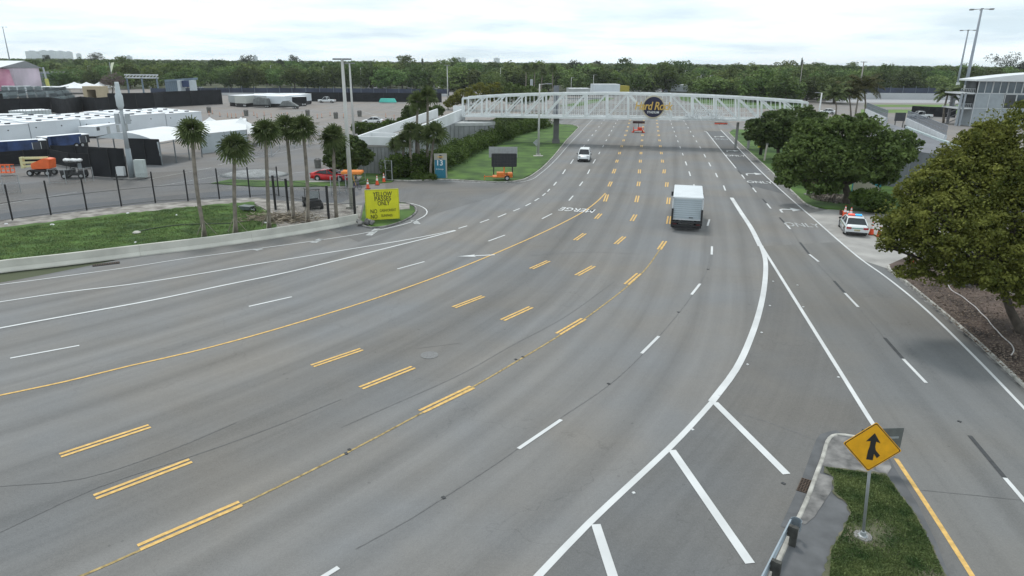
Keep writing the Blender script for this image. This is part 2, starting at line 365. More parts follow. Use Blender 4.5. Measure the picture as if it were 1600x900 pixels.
# the distant plain
terr = M('terrain_mat', (0.055, 0.075, 0.03), 0.95, 0.4, 0.01, coord='world', col2=(0.11, 0.12, 0.07), detail=8)
g_ = MB(); g_.quad((-5200, -40, -0.06), (5200, -40, -0.06), (5200, 5600, -0.06), (-5200, 5600, -0.06)); tag(g_.build('ground', terr), kind='structure')
lotm = road_material('lot_asphalt', (0.200, 0.186, 0.178), wheel=0.0, patch=0.2, grain=0.08)
lot_l = [Vector((-420, 48, 0)), Vector((-420, 345, 0))]; lot_r = [Vector((330, 48, 0)), Vector((330, 345, 0))]
road_strip('parking_lot', lot_l, lot_r, -0.012, lotm, nx=30)
UD = Vector((0.184, 0.983, 0)).normalized(); UR = Vector((UD.y, -UD.x, 0))      # along and across the straight of the road
# centre line of the avenue: the middle one of three double yellow lines
row2_near = gl((222, 748), (605, 590), (807, 490), (915, 423), (968, 376), (990, 340), (997.6, 288))
A0 = G(1003.7, 212)
near_ext = [row2_near[0]+Vector((-60, -34, 0)), row2_near[0]+Vector((-30, -19.5, 0)), row2_near[0]+Vector((-13, -10.0, 0))]
CL = smooth_line(near_ext + row2_near + [A0, A0+UD*60, A0+UD*130, A0+UD*190], 2.0)
avm = road_material('avenue_asphalt', (0.172, 0.170, 0.168), wheel=0.19, lane_off=0.0, dark=0.15)
def offs(line, d): return [p+nrm2(line, i)*d for i, p in enumerate(line)]
o = road_strip('avenue_road', offs(CL, -30), offs(CL, 21), 0.0, avm, nx=24)
ul = o.data.uv_layers[0]; arr = np.empty(len(o.data.loops)*2, np.float32); ul.data.foreach_get('uv', arr); arr[0::2] -= 30.0; ul.data.foreach_set('uv', arr)
# slip road at the right
gore_l = smooth_line(gl((1143, 309), (1190, 385), (1194, 430), (1187, 480), (1163, 550), (1112, 630), (1045, 705), (920, 820), (840, 900)) + [G(780, 960), G(600, 1200)], 1.0)
gore_r = smooth_line(gl((1143, 309), (1190, 385), (1240, 468), (1310, 580), (1362, 660), (1400, 715), (1520, 900)) + [G(1590, 1010), G(1700, 1200)], 1.0)
redge = smooth_line(gl((1126, 203), (1150, 228), (1193, 272), (1237, 312), (1268, 339), (1345, 405), (1383, 432), (1440, 478), (1520, 555), (1600, 638), (1700, 745), (1850, 920)), 1.0)
turnL = smooth_line(gl((1104, 206), (1150, 262), (1201, 322), (1240, 368), (1270, 403), (1330, 469), (1429, 580), (1585, 763), (1700, 905)), 1.0)
slm = road_material('slip_road_asphalt', (0.152, 0.151, 0.148), wheel=0.16, lane=3.6, lane_off=1.0)
road_strip('slip_road', smooth_line([G(1190, 385)]+gl((1240, 468), (1310, 580), (1362, 660), (1400, 715), (1520, 900))+[G(1590, 1010), G(1700, 1200)], 1.0),
           offs(smooth_line([G(1310, 376)]+gl((1345, 405), (1383, 432), (1440, 478), (1520, 555), (1600, 638), (1700, 745), (1850, 920))+[G(2050, 1200)], 1.0), -1.0), 0.004, slm)
gom = road_material('gore_asphalt', (0.132, 0.132, 0.132), wheel=0.0, patch=0.2)
road_strip('gore_pavement', smooth_line(gl((1190, 388), (1194, 430), (1187, 480), (1163, 550), (1112, 630), (1045, 705), (920, 820), (840, 900))+[G(600, 1200)], 1.0),
           smooth_line(gl((1190, 388), (1240, 468), (1310, 580), (1362, 660), (1400, 715), (1520, 900))+[G(1700, 1200)], 1.0), 0.008, gom)
# darker far-right turn lane
tlm = road_material('turn_lane_asphalt', (0.115, 0.117, 0.120), wheel=0.08, patch=0.1)
road_strip('turn_lane', smooth_line(gl((1102, 204), (1150, 262), (1173, 290)), 1.0), smooth_line(gl((1128, 205), (1193, 272), (1228, 304)), 1.0), 0.004, tlm, nx=4)
# entrance at the left
enm = road_material('entrance_asphalt', (0.142, 0.140, 0.138), wheel=0.0, patch=0.22)
entr = smooth_line(gl((560, 378), (625, 356), (668, 338), (722, 322), (780, 304), (805, 290), (826, 284)), 1.0)
road_strip('entrance_road', smooth_line(gl((430, 322), (560, 318), (600, 300), (610, 283), (680, 279), (826, 277)), 1.0), entr, 0.008, enm)
old = road_material('lot_road_asphalt', (0.115, 0.12, 0.13), wheel=0.04, patch=0.12)
road_strip('lot_road', smooth_line(gl((-200, 372), (0, 334), (200, 312), (330, 300), (420, 297), (560, 300)), 2.0), smooth_line(gl((-200, 398), (0, 352), (200, 325), (330, 314), (420, 318), (560, 322)), 2.0), -0.004, old, nx=4)
yam = road_material('yard_asphalt', (0.150, 0.147, 0.148), wheel=0.0, patch=0.22)
road_strip('service_yard', smooth_line(gl((-300, 300), (0, 258), (200, 244), (330, 236), (470, 226), (560, 224)), 3.0), smooth_line(gl((-300, 400), (0, 345), (200, 322), (330, 312), (420, 312), (566, 312)), 3.0), -0.008, yam, nx=6)
# ---- paint
PW = M('white_paint', (0.55, 0.56, 0.56), 0.7, 0.12, 0.45, coord='world', detail=8)
PWO = M('worn_white_paint', (0.34, 0.35, 0.35), 0.8, 0.4, 3.5, coord='world', detail=8)
PY = M('yellow_paint', (0.58, 0.365, 0.11), 0.7, 0.22, 5.0, coord='world', detail=8)
PYO = M('worn_yellow_paint', (0.30, 0.22, 0.09), 0.8, 0.45, 5.0, coord='world', detail=8)
TAR = M('black_contrast_paint', (0.045, 0.047, 0.05), 0.85, 0.2, 5.0, coord='world')
pw, py_, pwo, pyo, tar = MB(), MB(), MB(), MB(), MB()
ZP = 0.016
def seg(mb, a, b, w, z=ZP, off=0.0):
    a, b = G(*a), G(*b); d = (b-a).normalized(); q = Vector((d.y, -d.x, 0)); a = a+q*off; b = b+q*off
    k = Vector((0, 0, z)); mb.quad(a-q*w/2+k, a+q*w/2+k, b+q*w/2+k, b-q*w/2+k)
def dbl(a, b):
    seg(py_, a, b, 0.145, off=-0.125); seg(py_, a, b, 0.145, off=0.125)
def line_w(mb, pts, w, z=ZP, step=1.0): ribbon(mb, smooth_line(gl(*pts), step), w, z)
for a, b in [((94, 712), (234, 666)), ((488, 572), (565, 546)), ((709, 480.5), (755, 463)), ((830, 420), (857, 408)), ((898.5, 375.5), (913.5, 365)), ((931, 342), (938.5, 334)), ((945, 315), (949, 304)), ((951.5, 291.5), (955, 284)), ((958, 271), (961, 264)),
             ((148, 777), (298, 720)), ((564, 606.5), (646, 574)), ((785, 500.5), (830, 480)), ((901, 430.5), (927.5, 416)), ((962, 381.5), (975.5, 370)), ((987, 345.5), (993, 335.5)), ((994, 316), (996.5, 306)), ((997, 291), (998.5, 284)), ((998.8, 271), (999.5, 265)),
             ((217, 856), (376, 787)), ((658, 643.5), (738, 605)), ((872, 522), (912, 498.5)), ((978.5, 444.5), (998.5, 427.5)), ((1030, 390), (1039, 377)), ((1044, 350), (1046, 338)), ((1043.7, 319), (1045.2, 309)), ((1041.4, 292), (1042.3, 285)), ((1037.2, 271), (1038.3, 265))]: dbl(a, b)
def far_dashes(mb, x0, y0, x1, n, gapf, w, pair=False, L=3.0, per=9.8):
    """dashes along the straight, from the ground point under (x0,y0) onwards"""
    p = G(x0, y0)
    for i in range(n):
        a = p+UD*per*i; b = a+UD*L
        for of in ((-0.125, 0.125) if pair else (0.0,)):
            k = Vector((0, 0, ZP)); a2 = a+UR*of; b2 = b+UR*of; q = UR*w/2; mb.quad(a2-q+k, a2+q+k, b2+q+k, b2-q+k)
for x, y in ((963.3, 254), (1000.3, 254), (1035.4, 254)): far_dashes(py_, x, y, 0, 9, 0, 0.145, True)
# white lane dashes
for a, b in [((16, 560), (124, 540)), ((389, 479), (456, 464)), ((621, 420.5), (663, 409)), ((763, 377), (789, 367.5)), ((847, 342), (862.5, 334)), ((889, 313.5), (895.5, 306)), ((905.5, 290.5), (910.5, 284)), ((918, 272), (921.5, 265)), ((926.5, 255.5), (930.5, 249)),
             ((879, 272), (883.5, 265)), ((891.5, 256), (896, 249))]: seg(pw, a, b, 0.15)
far_dashes(pw, 935.5, 241, 0, 9, 0, 0.13); far_dashes(pw, 902.5, 241, 0, 9, 0, 0.13)
for a, b in [((810, 701.5), (877, 656)), ((1002.5, 552.5), (1029.5, 525.5)), ((1080.5, 460.5), (1094, 443.5)), ((1112, 398), (1112.5, 385)), ((1105.5, 353), (1108.5, 343)), ((1096, 318), (1093, 308)), ((1086, 296), (1084, 288)), ((1078.8, 275), (1076.5, 268)), ((1073, 258.5), (1071, 252.5)),
             ((503, 903), (529, 887)), ((1133.5, 298), (1130.5, 290)), ((1121, 277), (1118, 270.5)), ((1110.5, 260), (1107.5, 254)), ((1102.5, 246), (1100, 241))]: seg(pw, a, b, 0.165)
far_dashes(pw, 1067.5, 243, 0, 9, 0, 0.14); far_dashes(pw, 1095, 232, 0, 8, 0, 0.14)
for a, b in [((1158.7, 273), (1163.5, 279.3)), ((1176, 293.5), (1181.5, 300.5)), ((1198, 318), (1204.5, 326)), ((1226, 348.5), (1235, 358)), ((1264.5, 397.5), (1279, 409)), ((1320, 458), (1341, 480)), ((1411, 561), (1447, 598.5)), ((1570, 747), (1606, 789))]: seg(pw, a, b, 0.16)
for a, b in [((1153, 266.5), (1158.7, 273)), ((1169.8, 286), (1176, 293.5)), ((1191.5, 311), (1198, 318)), ((1218, 340), (1226, 348.5)), ((1250, 379), (1264.5, 397.5)), ((1303, 439), (1320, 458)), ((1382, 528), (1411, 561)), ((1515, 681), (1570, 747))]: seg(tar, a, b, 0.17)
for a, b in [((716.5, 357), (730, 353)), ((750, 348), (764, 343)), ((778, 339.5), (791, 334)), ((802, 330), (812, 326)), ((821, 322), (829.5, 317.5)), ((835.5, 314), (842, 310)), ((847.5, 306), (852.5, 302)), ((855.5, 299.5), (859, 295.5)), ((865, 290), (869.5, 284.5))]: seg(pw, a, b, 0.15)
line_w(py_, [(-120, 644), (0, 618), (100, 597), (200, 572.5), (300, 550), (400, 523.5), (500, 494), (600, 462), (700, 426), (800, 385), (870, 353), (913, 330), (934, 314), (946, 302)], 0.145)
line_w(pyo, [(60, 925), (135, 897), (217, 861), (380, 787), (545, 706), (660, 645), (740, 604), (812, 562), (870, 527), (914, 498), (1000, 430), (1038, 380)], 0.10, 0.012)
line_w(pw, [(-100, 487), (0, 472), (100, 457), (200, 445), (300, 430), (400, 413), (500, 397), (580, 384), (640, 374), (711, 360)], 0.16)
line_w(pw, [(-100, 533), (0, 513), (120, 491), (240, 469), (350, 446), (450, 425.5), (550, 401.5), (620, 384), (680, 369), (712, 360.5)], 0.2, 0.02)
line_w(pw, [(-60, 452), (0, 445), (110, 430.5), (200, 418), (290, 404), (344, 397), (400, 389), (488, 377), (560, 366), (600, 358), (640, 348), (662, 338.5), (667.5, 331), (661, 324), (645, 318.5), (625, 315)], 0.12)
line_w(pwo, [(680, 282.5), (750, 285.5), (796, 286.5), (826, 282), (846, 270), (868, 250), (889, 226), (905, 209), (915, 198), (935, 178)], 0.15)
for a, b in [((576, 368), (590, 357.5)), ((646, 344), (653, 350.5)), ((489, 379.5), (502, 373.5)), ((398, 391), (408, 388.5))]: seg(pwo, a, b, 0.55)
# gore: two wide lines and three bars
ribbon(pw, smooth_line(gl((1143, 309), (1157, 331), (1174, 357), (1188, 385)), 1.0), 0.40, ZP)
ribbon(pw, smooth_line(gl((1189, 384), (1195.5, 405), (1196, 430), (1190.5, 470), (1176, 520), (1150, 577), (1112, 628)), 1.0), 0.33, ZP+.004)
ribbon(pw, smooth_line(gl((1113, 628), (1080, 665), (1045, 701), (985, 757), (920, 818), (845, 896))+[G(800, 945)], 1.0), 0.24, ZP)
ribbon(pw, smooth_line(gl((1192, 388), (1240, 465), (1310, 577), (1362, 660), (1382, 690)), 1.0), 0.20, ZP)
ribbon(py_, smooth_line(gl((1400, 717), (1440, 777), (1482, 842), (1520, 902), (1560, 965)), 1.0), 0.16, ZP)
for a, b in [((1117, 629.5), (1229, 741.5)), ((1050, 704), (1172, 881)), ((931, 820), (962, 915))]: seg(pw, a, b, 0.30, ZP+.008)
ribbon(pw, smooth_line(gl((1104, 206), (1127, 235), (1150, 263)), 1.0), 0.16, ZP)
ribbon(pw, redge, 0.15, ZP, off=0.0)
for a, b in [((1100, 205), (1104, 206))]: seg(pw, a, b, 0.2)
# turn arrows and words in the right lane
def decal(mb, shape, at, ang, sc=1.0, z=ZP+.004):
    q = Matrix.Rotation(ang, 3, 'Z'); mb.add([at+q @ Vector((x*sc, y*sc, z)) for x, y in shape], [tuple(range(len(shape)))])
road_ang = math.atan2(UD.y, UD.x)-math.pi/2
def turn_arrow(px, py, sc=1.0, lw=1.0):
    at = G(px, py)
    decal(pw, [(-0.95, -.9), (-.75, -.9), (-.75, .45), (-.95, .45)], at, road_ang, sc)
    decal(pw, [(-0.95, 0.45), (-.75, 0.45), (-.45, 0.62), (0.3, 0.62), (0.3, 1.02), (-.6, 1.02)], at, road_ang, sc)
    decal(pw, [(0.3, -.1), (1.25, 0.8), (0.3, 1.75)], at, road_ang, sc)
for x, y, s_ in ((1234, 330, 1.0), (1177, 273, 1.0), (1144, 236.5, 1.0), (1124, 214, 1.0)): turn_arrow(x, y, s_)
_a, _b = G(773, 398.5), G(715, 401); _d = (_b-_a); _L = _d.length; _g = math.atan2(_d.y, _d.x)-math.pi/2
decal(pw, [(-0.09, 0), (0.09, 0), (0.09, _L*.55), (-0.09, _L*.55)], _a, _g); decal(pw, [(-0.30, _L*.53), (0.30, _L*.53), (0, _L)], _a, _g)
tx = []
for i, (x, y, body, ang, sc, mt_) in enumerate([(1253, 352, 'ONLY', road_ang, 1.35, PWO), (1187, 285, 'ONLY', road_ang, 1.35, PW), (1149, 243.5, 'ONLY', road_ang, 1.35, PW), (1126, 217.5, 'ONLY', road_ang, 1.35, PWO), (902, 328, 'MERGE', road_ang+math.radians(180-8), 1.35, PW)]):
    p = G(x, y); t_ = text('road_lettering', body, sc, mt_, (p.x, p.y, ZP+.004), (0, 0, ang), xs=0.85, offset=0.012); t_.scale = (0.85, 1.75, 1); t_['kind'] = 'structure'
for p in [(1208, 440), (1203, 478), (1190, 520), (1168, 570), (1124, 618), (1082, 672), (990, 771), (1246, 446), (1255, 480), (1310, 590)]: pw.box(G(*p)+Vector((0, 0, .025)), (0.10, 0.10, 0.03), 0.4)
# lane studs and old seams
for p in [(546, 703), (541, 709), (693, 778), (817, 558), (806, 562), (1106, 421), (1060, 488), (951, 600), (1224, 756), (1499, 659)]:
    q = G(*p); tar.box(q+Vector((0, 0, .02)), (0.11, 0.14, 0.02), 0.6)
for pts in [[(1105, 421), (1096, 440)], [(1302, 439), (1318, 458)]]: pass
pw.build('white_road_markings', PW)['kind'] = 'structure'; py_.build('yellow_road_markings', PY)['kind'] = 'structure'
pwo.build('worn_white_markings', PWO)['kind'] = 'structure'; pyo.build('worn_yellow_line', PYO)['kind'] = 'structure'; tar.build('black_road_markings', TAR)['kind'] = 'structure'
SEAM = M('tar_seam', (0.125, 0.125, 0.125), 0.8, 0.3, 4.0, coord='world'); sm = MB()
for pts, w in [([(0, 832), (150, 763), (300, 713), (420, 670), (533, 624)], 0.035), ([(0, 760), (130, 748), (260, 706), (370, 660)], 0.03), ([(533, 668), (620, 630), (720, 585), (800, 540), (880, 497), (960, 440)], 0.025), ([(556, 858), (640, 812), (690, 780), (780, 722), (860, 664), (960, 595), (1050, 502), (1100, 432), (1111, 398)], 0.028),
               ([(1108, 422), (1113, 398)], 0.03), ([(1280, 690), (1200, 660), (1130, 640)], 0.04), ([(1430, 765), (1500, 772), (1600, 782)], 0.03), ([(1262, 396), (1302, 438)], 0.03), ([(1341, 480), (1382, 528)], 0.03), ([(1236, 358), (1250, 380)], 0.03),
               ([(826, 400), (915, 394), (1000, 397)], 0.03), ([(650, 545), (720, 536)], 0.02), ([(880, 302), (1000, 304), (1150, 308), (1195, 310)], 0.03)]:
    ribbon(sm, smooth_line(gl(*pts), 0.8), w, 0.0125)
sm.build('pavement_seams', SEAM)['kind'] = 'structure'
# parking bay lines in the lot and white lines behind the fence
lp = MB()
for a, b in [((215, 283), (330, 262)), ((240, 292), (420, 262)), ((0, 320), (120, 300)), ((330, 285), (480, 268)), ((340, 258), (480, 230)), ((560, 172), (640, 196)), ((600, 170), (700, 190)), ((420, 210), (520, 226)), ((340, 206), (400, 222)), ((500, 196), (620, 216))]: seg(lp, a, b, 0.15, 0.004)
for i in range(9): seg(lp, (395+i*28, 190+i*.6), (420+i*30, 199+i*.6), 0.14, 0.004)
lp.build('lot_bay_lines', PWO)['kind'] = 'structure'
# manhole
mh = MB(); mh.disc(G(671, 555)+Vector((0, 0, .012)), 0.45, (0, 0, 1), 0.012, 28); o = mh.build('manhole_cover', M('cast_iron', (0.14, 0.14, 0.14), 0.6, 0.3, 30)); tag(o, 'round iron manhole cover in the lane between the yellow dashes', 'manhole cover')
# ================================================================== verges, kerbs, islands
GRASS = M('lawn_grass', (0.034, 0.085, 0.010), 0.95, 0.35, 0.35, coord='world', col2=(0.075, 0.150, 0.020), detail=10, bump=0.5, bscale=6)
GRASSN = M('island_turf', (0.055, 0.085, 0.025), 0.95, 0.4, 1.6, coord='world', col2=(0.16, 0.145, 0.10), detail=10, bump=0.8, bscale=18)
DIRT = M('bare_dirt', (0.21, 0.185, 0.165), 0.95, 0.45, 0.9, coord='world', col2=(0.36, 0.34, 0.31), detail=12, bump=0.8, bscale=5)
MULCH = M('leaf_mulch', (0.040, 0.024, 0.018), 0.95, 0.55, 0.5, coord='world', col2=(0.14, 0.10, 0.082), detail=13, bump=0.9, bscale=9)
CONC = M('kerb_concrete', (0.35, 0.34, 0.31), 0.85, 0.42, 2.2, coord='world', detail=9)
CONCD = M('stained_concrete', (0.09, 0.09, 0.09), 0.85, 0.4, 1.6, coord='world', col2=(0.27, 0.26, 0.25), detail=10)
CONCL = M('pale_driveway_concrete', (0.30, 0.29, 0.275), 0.9, 0.22, 0.5, coord='world', detail=10)
ASPD = M('dark_asphalt_patch', (0.10, 0.103, 0.108), 0.9, 0.2, 1.5, coord='world', detail=9)
raised('left_lawn', rough(gl((-160, 449), (0, 422), (100, 409), (220, 396), (330, 382), (430, 366), (432, 345), (418, 330), (400, 322), (392, 316), (320, 322), (200, 334), (100, 345), (0, 357), (-160, 384)), .3, .5), -0.05, 0.09, GRASS)
raised('fence_gravel_strip', gl((-160, 388), (0, 360), (100, 348), (200, 337), (320, 325), (396, 322), (400, 309), (320, 313), (200, 322), (100, 334), (0, 345), (-160, 372)), -0.05, 0.05, DIRT)
raised('dirt_verge', gl((392, 316), (418, 330), (432, 345), (430, 366), (520, 352), (562, 344), (566, 322), (520, 318), (430, 314), (400, 309)), -0.05, 0.07, DIRT)
raised('far_verge', gl((330, 287), (400, 292), (480, 292), (555, 290), (612, 285), (640, 268), (600, 264), (560, 268), (500, 282), (440, 284), (360, 281)), -0.05, 0.08, GRASS)
raised('sidewalk', gl((476, 286), (560, 284), (566, 276), (500, 279)), -0.02, 0.10, CONCL)
raised('avenue_verge', gl((606, 281), (640, 282.5), (690, 280), (745, 283), (790, 284.5), (815, 281), (838, 269), (862, 247), (884, 220), (900, 203), (903, 199), (893, 195.5), (870, 194.5), (845, 195), (820, 197), (760, 205), (690, 235), (640, 255), (612, 270)), -0.05, 0.12, GRASS)
raised('right_verge', gl((1139, 208), (1150, 219), (1200, 264), (1240, 302), (1262, 321), (1290, 327), (1340, 330), (1420, 338), (1440, 320), (1330, 255), (1260, 212), (1200, 203), (1145, 203)), -0.05, 0.12, GRASS)
flat('driveway', gl((1262, 334), (1300, 326), (1345, 328), (1400, 338), (1500, 372), (1640, 450), (1640, 480), (1520, 430), (1460, 405), (1410, 408), (1387, 420), (1345, 406), (1300, 369)), 0.010, CONCL)
mk = smooth_line(gl((1388, 417), (1390, 423), (1400, 430), (1440, 462), (1520, 530), (1604, 609), (1700, 700), (1900, 905)), 1.0)
raised('mulch_bed', [p+nrm2(mk, i)*(-.05 if nrm2(mk, i).x > 0 else .05) for i, p in enumerate(mk)]+gl((1990, 1000), (1950, 800), (1720, 520), (1600, 462), (1500, 424), (1420, 402)), -0.05, 0.14, MULCH)
# leaf litter and bark bits over the mulch
n_ = 9000; P4 = [G(1392, 424), G(1604, 609), G(1900, 780), G(1560, 440)]
a_ = RNG.random((n_, 2)); a1 = np.array([[*P4[0][:2]], [*P4[1][:2]], [*P4[2][:2]], [*P4[3][:2]]])
xy = (1-a_[:, :1])*(1-a_[:, 1:])*a1[0]+a_[:, :1]*(1-a_[:, 1:])*a1[1]+a_[:, :1]*a_[:, 1:]*a1[2]+(1-a_[:, :1])*a_[:, 1:]*a1[3]
cen = np.c_[xy, 0.145+RNG.random(n_)*0.02]; th_ = RNG.random(n_)*6.28; sz = 0.02+RNG.random(n_)*0.05
ax_ = np.c_[np.cos(th_)*sz, np.sin(th_)*sz, RNG.normal(0, .008, n_)]; ay_ = np.c_[-np.sin(th_)*sz*.5, np.cos(th_)*sz*.5, RNG.normal(0, .01, n_)]
LITTER = M('dry_litter', (0.07, 0.035, 0.022), 0.95, 0.5, 7.0, coord='world', col2=(0.24, 0.19, 0.15), detail=3)
tag(quads_mesh('leaf_litter', cen, ax_, ay_, LITTER), 'dry leaves and bark chips scattered over the dark mulch bed', 'leaf litter', kind='stuff')
kb = MB()
curb(kb, smooth_line(gl((1139, 208), (1150, 219), (1200, 264), (1240, 302), (1262, 321), (1278, 327)), 1.0), 0.16, 0.14)
curb(kb, smooth_line(gl((1388, 417), (1390, 423), (1400, 430), (1440, 462), (1520, 530), (1604, 609), (1700, 700), (1900, 905)), 1.0), 0.17, 0.16)
curb(kb, smooth_line(gl((606, 282), (640, 283.2), (690, 281.2), (745, 284), (790, 285.3), (815, 282), (838, 270), (862, 248), (884, 221), (900, 204), (903.5, 199), (895, 195.3), (870, 194)), 1.0), 0.16, 0.15)
kb.build('kerbs', CONC)['kind'] = 'structure'
# gutter aprons of paler concrete beside the kerbs
gt = MB(); ribbon(gt, smooth_line(gl((1384, 420), (1397, 431), (1437, 464), (1516, 532), (1600, 611), (1696, 702), (1890, 905)), 1.0), 0.30, 0.020, off=-0.1)
ribbon(gt, smooth_line(gl((1136, 209), (1147, 220), (1197, 265), (1237, 303), (1259, 322)), 1.0), 0.3, 0.020, off=-0.1)
gt.build('gutter_apron', CONCD)['kind'] = 'structure'
# foreground island
isl = gl((1205, 905), (1240, 828), (1252, 806), (1264, 778), (1275, 748), (1285, 722), (1297, 688), (1307, 683), (1345, 688), (1382, 706), (1400, 740), (1432, 790), (1462, 852), (1482, 905), (1540, 1080), (1125, 1080))
raised('traffic_island', isl, -0.03, 0.11, ASPD)
flat('island_grass', rough(gl((1287, 733), (1310, 736), (1346, 740), (1384, 745), (1402, 772), (1424, 800), (1452, 850), (1474, 900), (1520, 1060), (1270, 1060), (1285, 900), (1296, 862), (1313, 836), (1327, 806), (1320, 790), (1301, 776), (1299, 760), (1302, 750), (1286, 743)), .05, .12), 0.135, GRASSN)
flat('island_concrete', gl((1291, 690), (1305, 685), (1345, 690), (1381, 708), (1392, 735), (1384, 748), (1346, 741), (1310, 737), (1284, 732)), 0.125, CONCD)
flat('drain_slab', gl((1279, 744), (1301, 750), (1298, 772), (1286, 790), (1272, 812), (1258, 824), (1247, 822), (1266, 778)), 0.125, CONCD)
ik = MB(); curb(ik, smooth_line(gl((1198, 920), (1240, 828), (1251, 806), (1263, 778), (1274, 748), (1284, 722), (1296, 688), (1307, 683), (1335, 686), (1352, 691)), 0.4), 0.15, 0.15); ik.build('island_kerb', CONC)['kind'] = 'structure'
gu = MB(); ribbon(gu, smooth_line(gl((1228, 826), (1243, 793), (1257, 760), (1268, 730), (1280, 697), (1288, 682), (1312, 676)), 0.4), 0.34, 0.020); gu.build('island_gutter', ASPD)['kind'] = 'structure'
th = thing('storm_drain_grate', 'rusty iron gutter grate beside the kerb of the traffic island', 'drain grate', G(1257, 760)+Vector((0, 0, .026)), math.atan2((G(1274, 748)-G(1251, 806)).y, (G(1274, 748)-G(1251, 806)).x))
g1 = MB(); RUST = M('rusty_iron', (0.075, 0.05, 0.035), 0.8, 0.4, 20); BLK = M('black_void', (0.012, 0.012, 0.012), 0.9, 0.1, 3)
for i in range(9): g1.box((-.42+i*.105, 0, .012), (.03, .36, .03))
for i in range(5): g1.box((0, -.17+i*.085, .016), (.88, .022, .02))
g1.build('grating', RUST, th); MB().box((0, 0, -.002), (.86, .36, .012)).build('frame', BLK, th)
th = thing('gutter_grate', 'black gutter grate at the foot of the long concrete barrier', 'drain grate', G(166, 413)+Vector((0, 0, .022)), math.radians(31))
g1 = MB(); [g1.box((-.75+i*.15, 0, .02), (.06, .5, .03)) for i in range(11)]; g1.build('grating', RUST, th); MB().box((0, 0, -.002), (1.7, .56, .016)).build('frame', BLK, th)
# grass blades on the island (stuff)
def in_poly(P, poly):
    x, y = P[:, 0], P[:, 1]; c = np.zeros(len(P), bool); n = len(poly)
    for i in range(n):
        x1, y1 = poly[i][:2]; x2, y2 = poly[(i+1) % n][:2]
        if y1 == y2: continue
        c ^= ((y1 > y) != (y2 > y)) & (x < (x2-x1)*(y-y1)/(y2-y1)+x1)
    return c
def blades(name, poly, n, h, z, mat, label, thin=0.6):
    A = np.array([[p[0], p[1]] for p in poly]); lo, hi = A.min(0), A.max(0); P = lo+RNG.random((int(n), 2))*(hi-lo); P = P[in_poly(P, poly)]
    # bare spots
    f = np.sin(P[:, 0]*1.7+P[:, 1]*0.6)+np.sin(P[:, 1]*2.3-P[:, 0])+RNG.normal(0, .8, len(P)); P = P[f > -thin]
    m_ = len(P); hh = h*(0.5+RNG.random(m_)); t = RNG.random(m_)*6.283
    c = np.c_[P, z+hh/2*0.8]; ax = np.c_[np.cos(t), np.sin(t), np.zeros(m_)]*(0.006+0.010*RNG.random(m_))[:, None]; ay = np.c_[RNG.normal(0, .4, m_)*hh, RNG.normal(0, .4, m_)*hh, hh*.8]*.5
    return tag(quads_mesh(name, c, ax, ay, mat), label, 'grass', kind='stuff')
BLADE = M('grass_blade', (0.050, 0.108, 0.020), 0.8, 0.3, 1.4, coord='world', col2=(0.16, 0.20, 0.065), detail=8)
ip = gl((1290, 736), (1346, 743), (1384, 748), (1402, 775), (1424, 803), (1450, 850), (1472, 900), (1500, 990), (1290, 990), (1298, 865), (1315, 838), (1329, 806), (1320, 788), (1303, 774), (1302, 752))
blades('grass', ip, 170000, 0.045, 0.135, BLADE, 'short patchy grass growing on the traffic island', .75)
lpoly = gl((-60, 430), (0, 421), (220, 395), (430, 365), (430, 345), (400, 323), (320, 323), (200, 336), (0, 361), (-60, 372))
blades('lawn_blades', lpoly, 120000, 0.08, 0.09, BLADE, 'mown green lawn grass between the barrier and the fence', 1.5)
# pebbles and litter on the lawn
# ------------------------------------------------------------------ concrete barrier
BARC = M('barrier_concrete', (0.50, 0.49, 0.44), 0.85, 0.12, 0.8, coord='world', detail=9)
bl = smooth_line(gl((-220, 460), (-110, 444), (0, 427), (100, 415.5), (220, 400.5), (330, 387), (440, 371), (520, 357.5), (562, 349)), 0.7)
cut = [0, None, None, None, None, len(bl)-1]
for k_, px_ in ((1, 3), (2, 221), (3, 395), (4, 526)):
    cut[k_] = min(range(len(bl)), key=lambda i: abs(proj(bl[i])[0]-px_))
lb = ['concrete barrier length cut by the left edge of the photograph', 'long concrete barrier length behind the gutter grate', 'concrete barrier length in front of the leftmost palms', 'concrete barrier length in front of the dirt verge and tall palms', 'short end length of concrete barrier beside the yellow sign']
prof = [(-.28, 0), (-.28, .08), (-.13, .30), (-.09, .80), (-.06, .83), (.06, .83), (.09, .80), (.13, .30), (.28, .08), (.28, 0)]
for k_ in range(5):
    sg = bl[cut[k_]:cut[k_+1]+1]; mb = MB(); base = sg[len(sg)//2].copy(); vs = []; mq = len(prof)
    for i, p in enumerate(sg):
        q = nrm2(bl, cut[k_]+i); p = p.copy()
        if i == 0: p += (sg[1]-sg[0]).normalized()*0.012
        for a, z in prof: vs.append(p-base-q*0.28+q*a+Vector((0, 0, z)))
    fs = [(i*mq+j, i*mq+(j+1) % mq, (i+1)*mq+(j+1) % mq, (i+1)*mq+j) for i in range(len(sg)-1) for j in range(mq)]+[tuple(range(mq)), tuple((len(sg)-1)*mq+j for j in range(mq))[::-1]]
    mb.add(vs, fs); o = mb.build('concrete_barrier', BARC); o.location = base; tag(o, lb[k_], 'barrier', 'concrete barrier lengths beside the lawn')
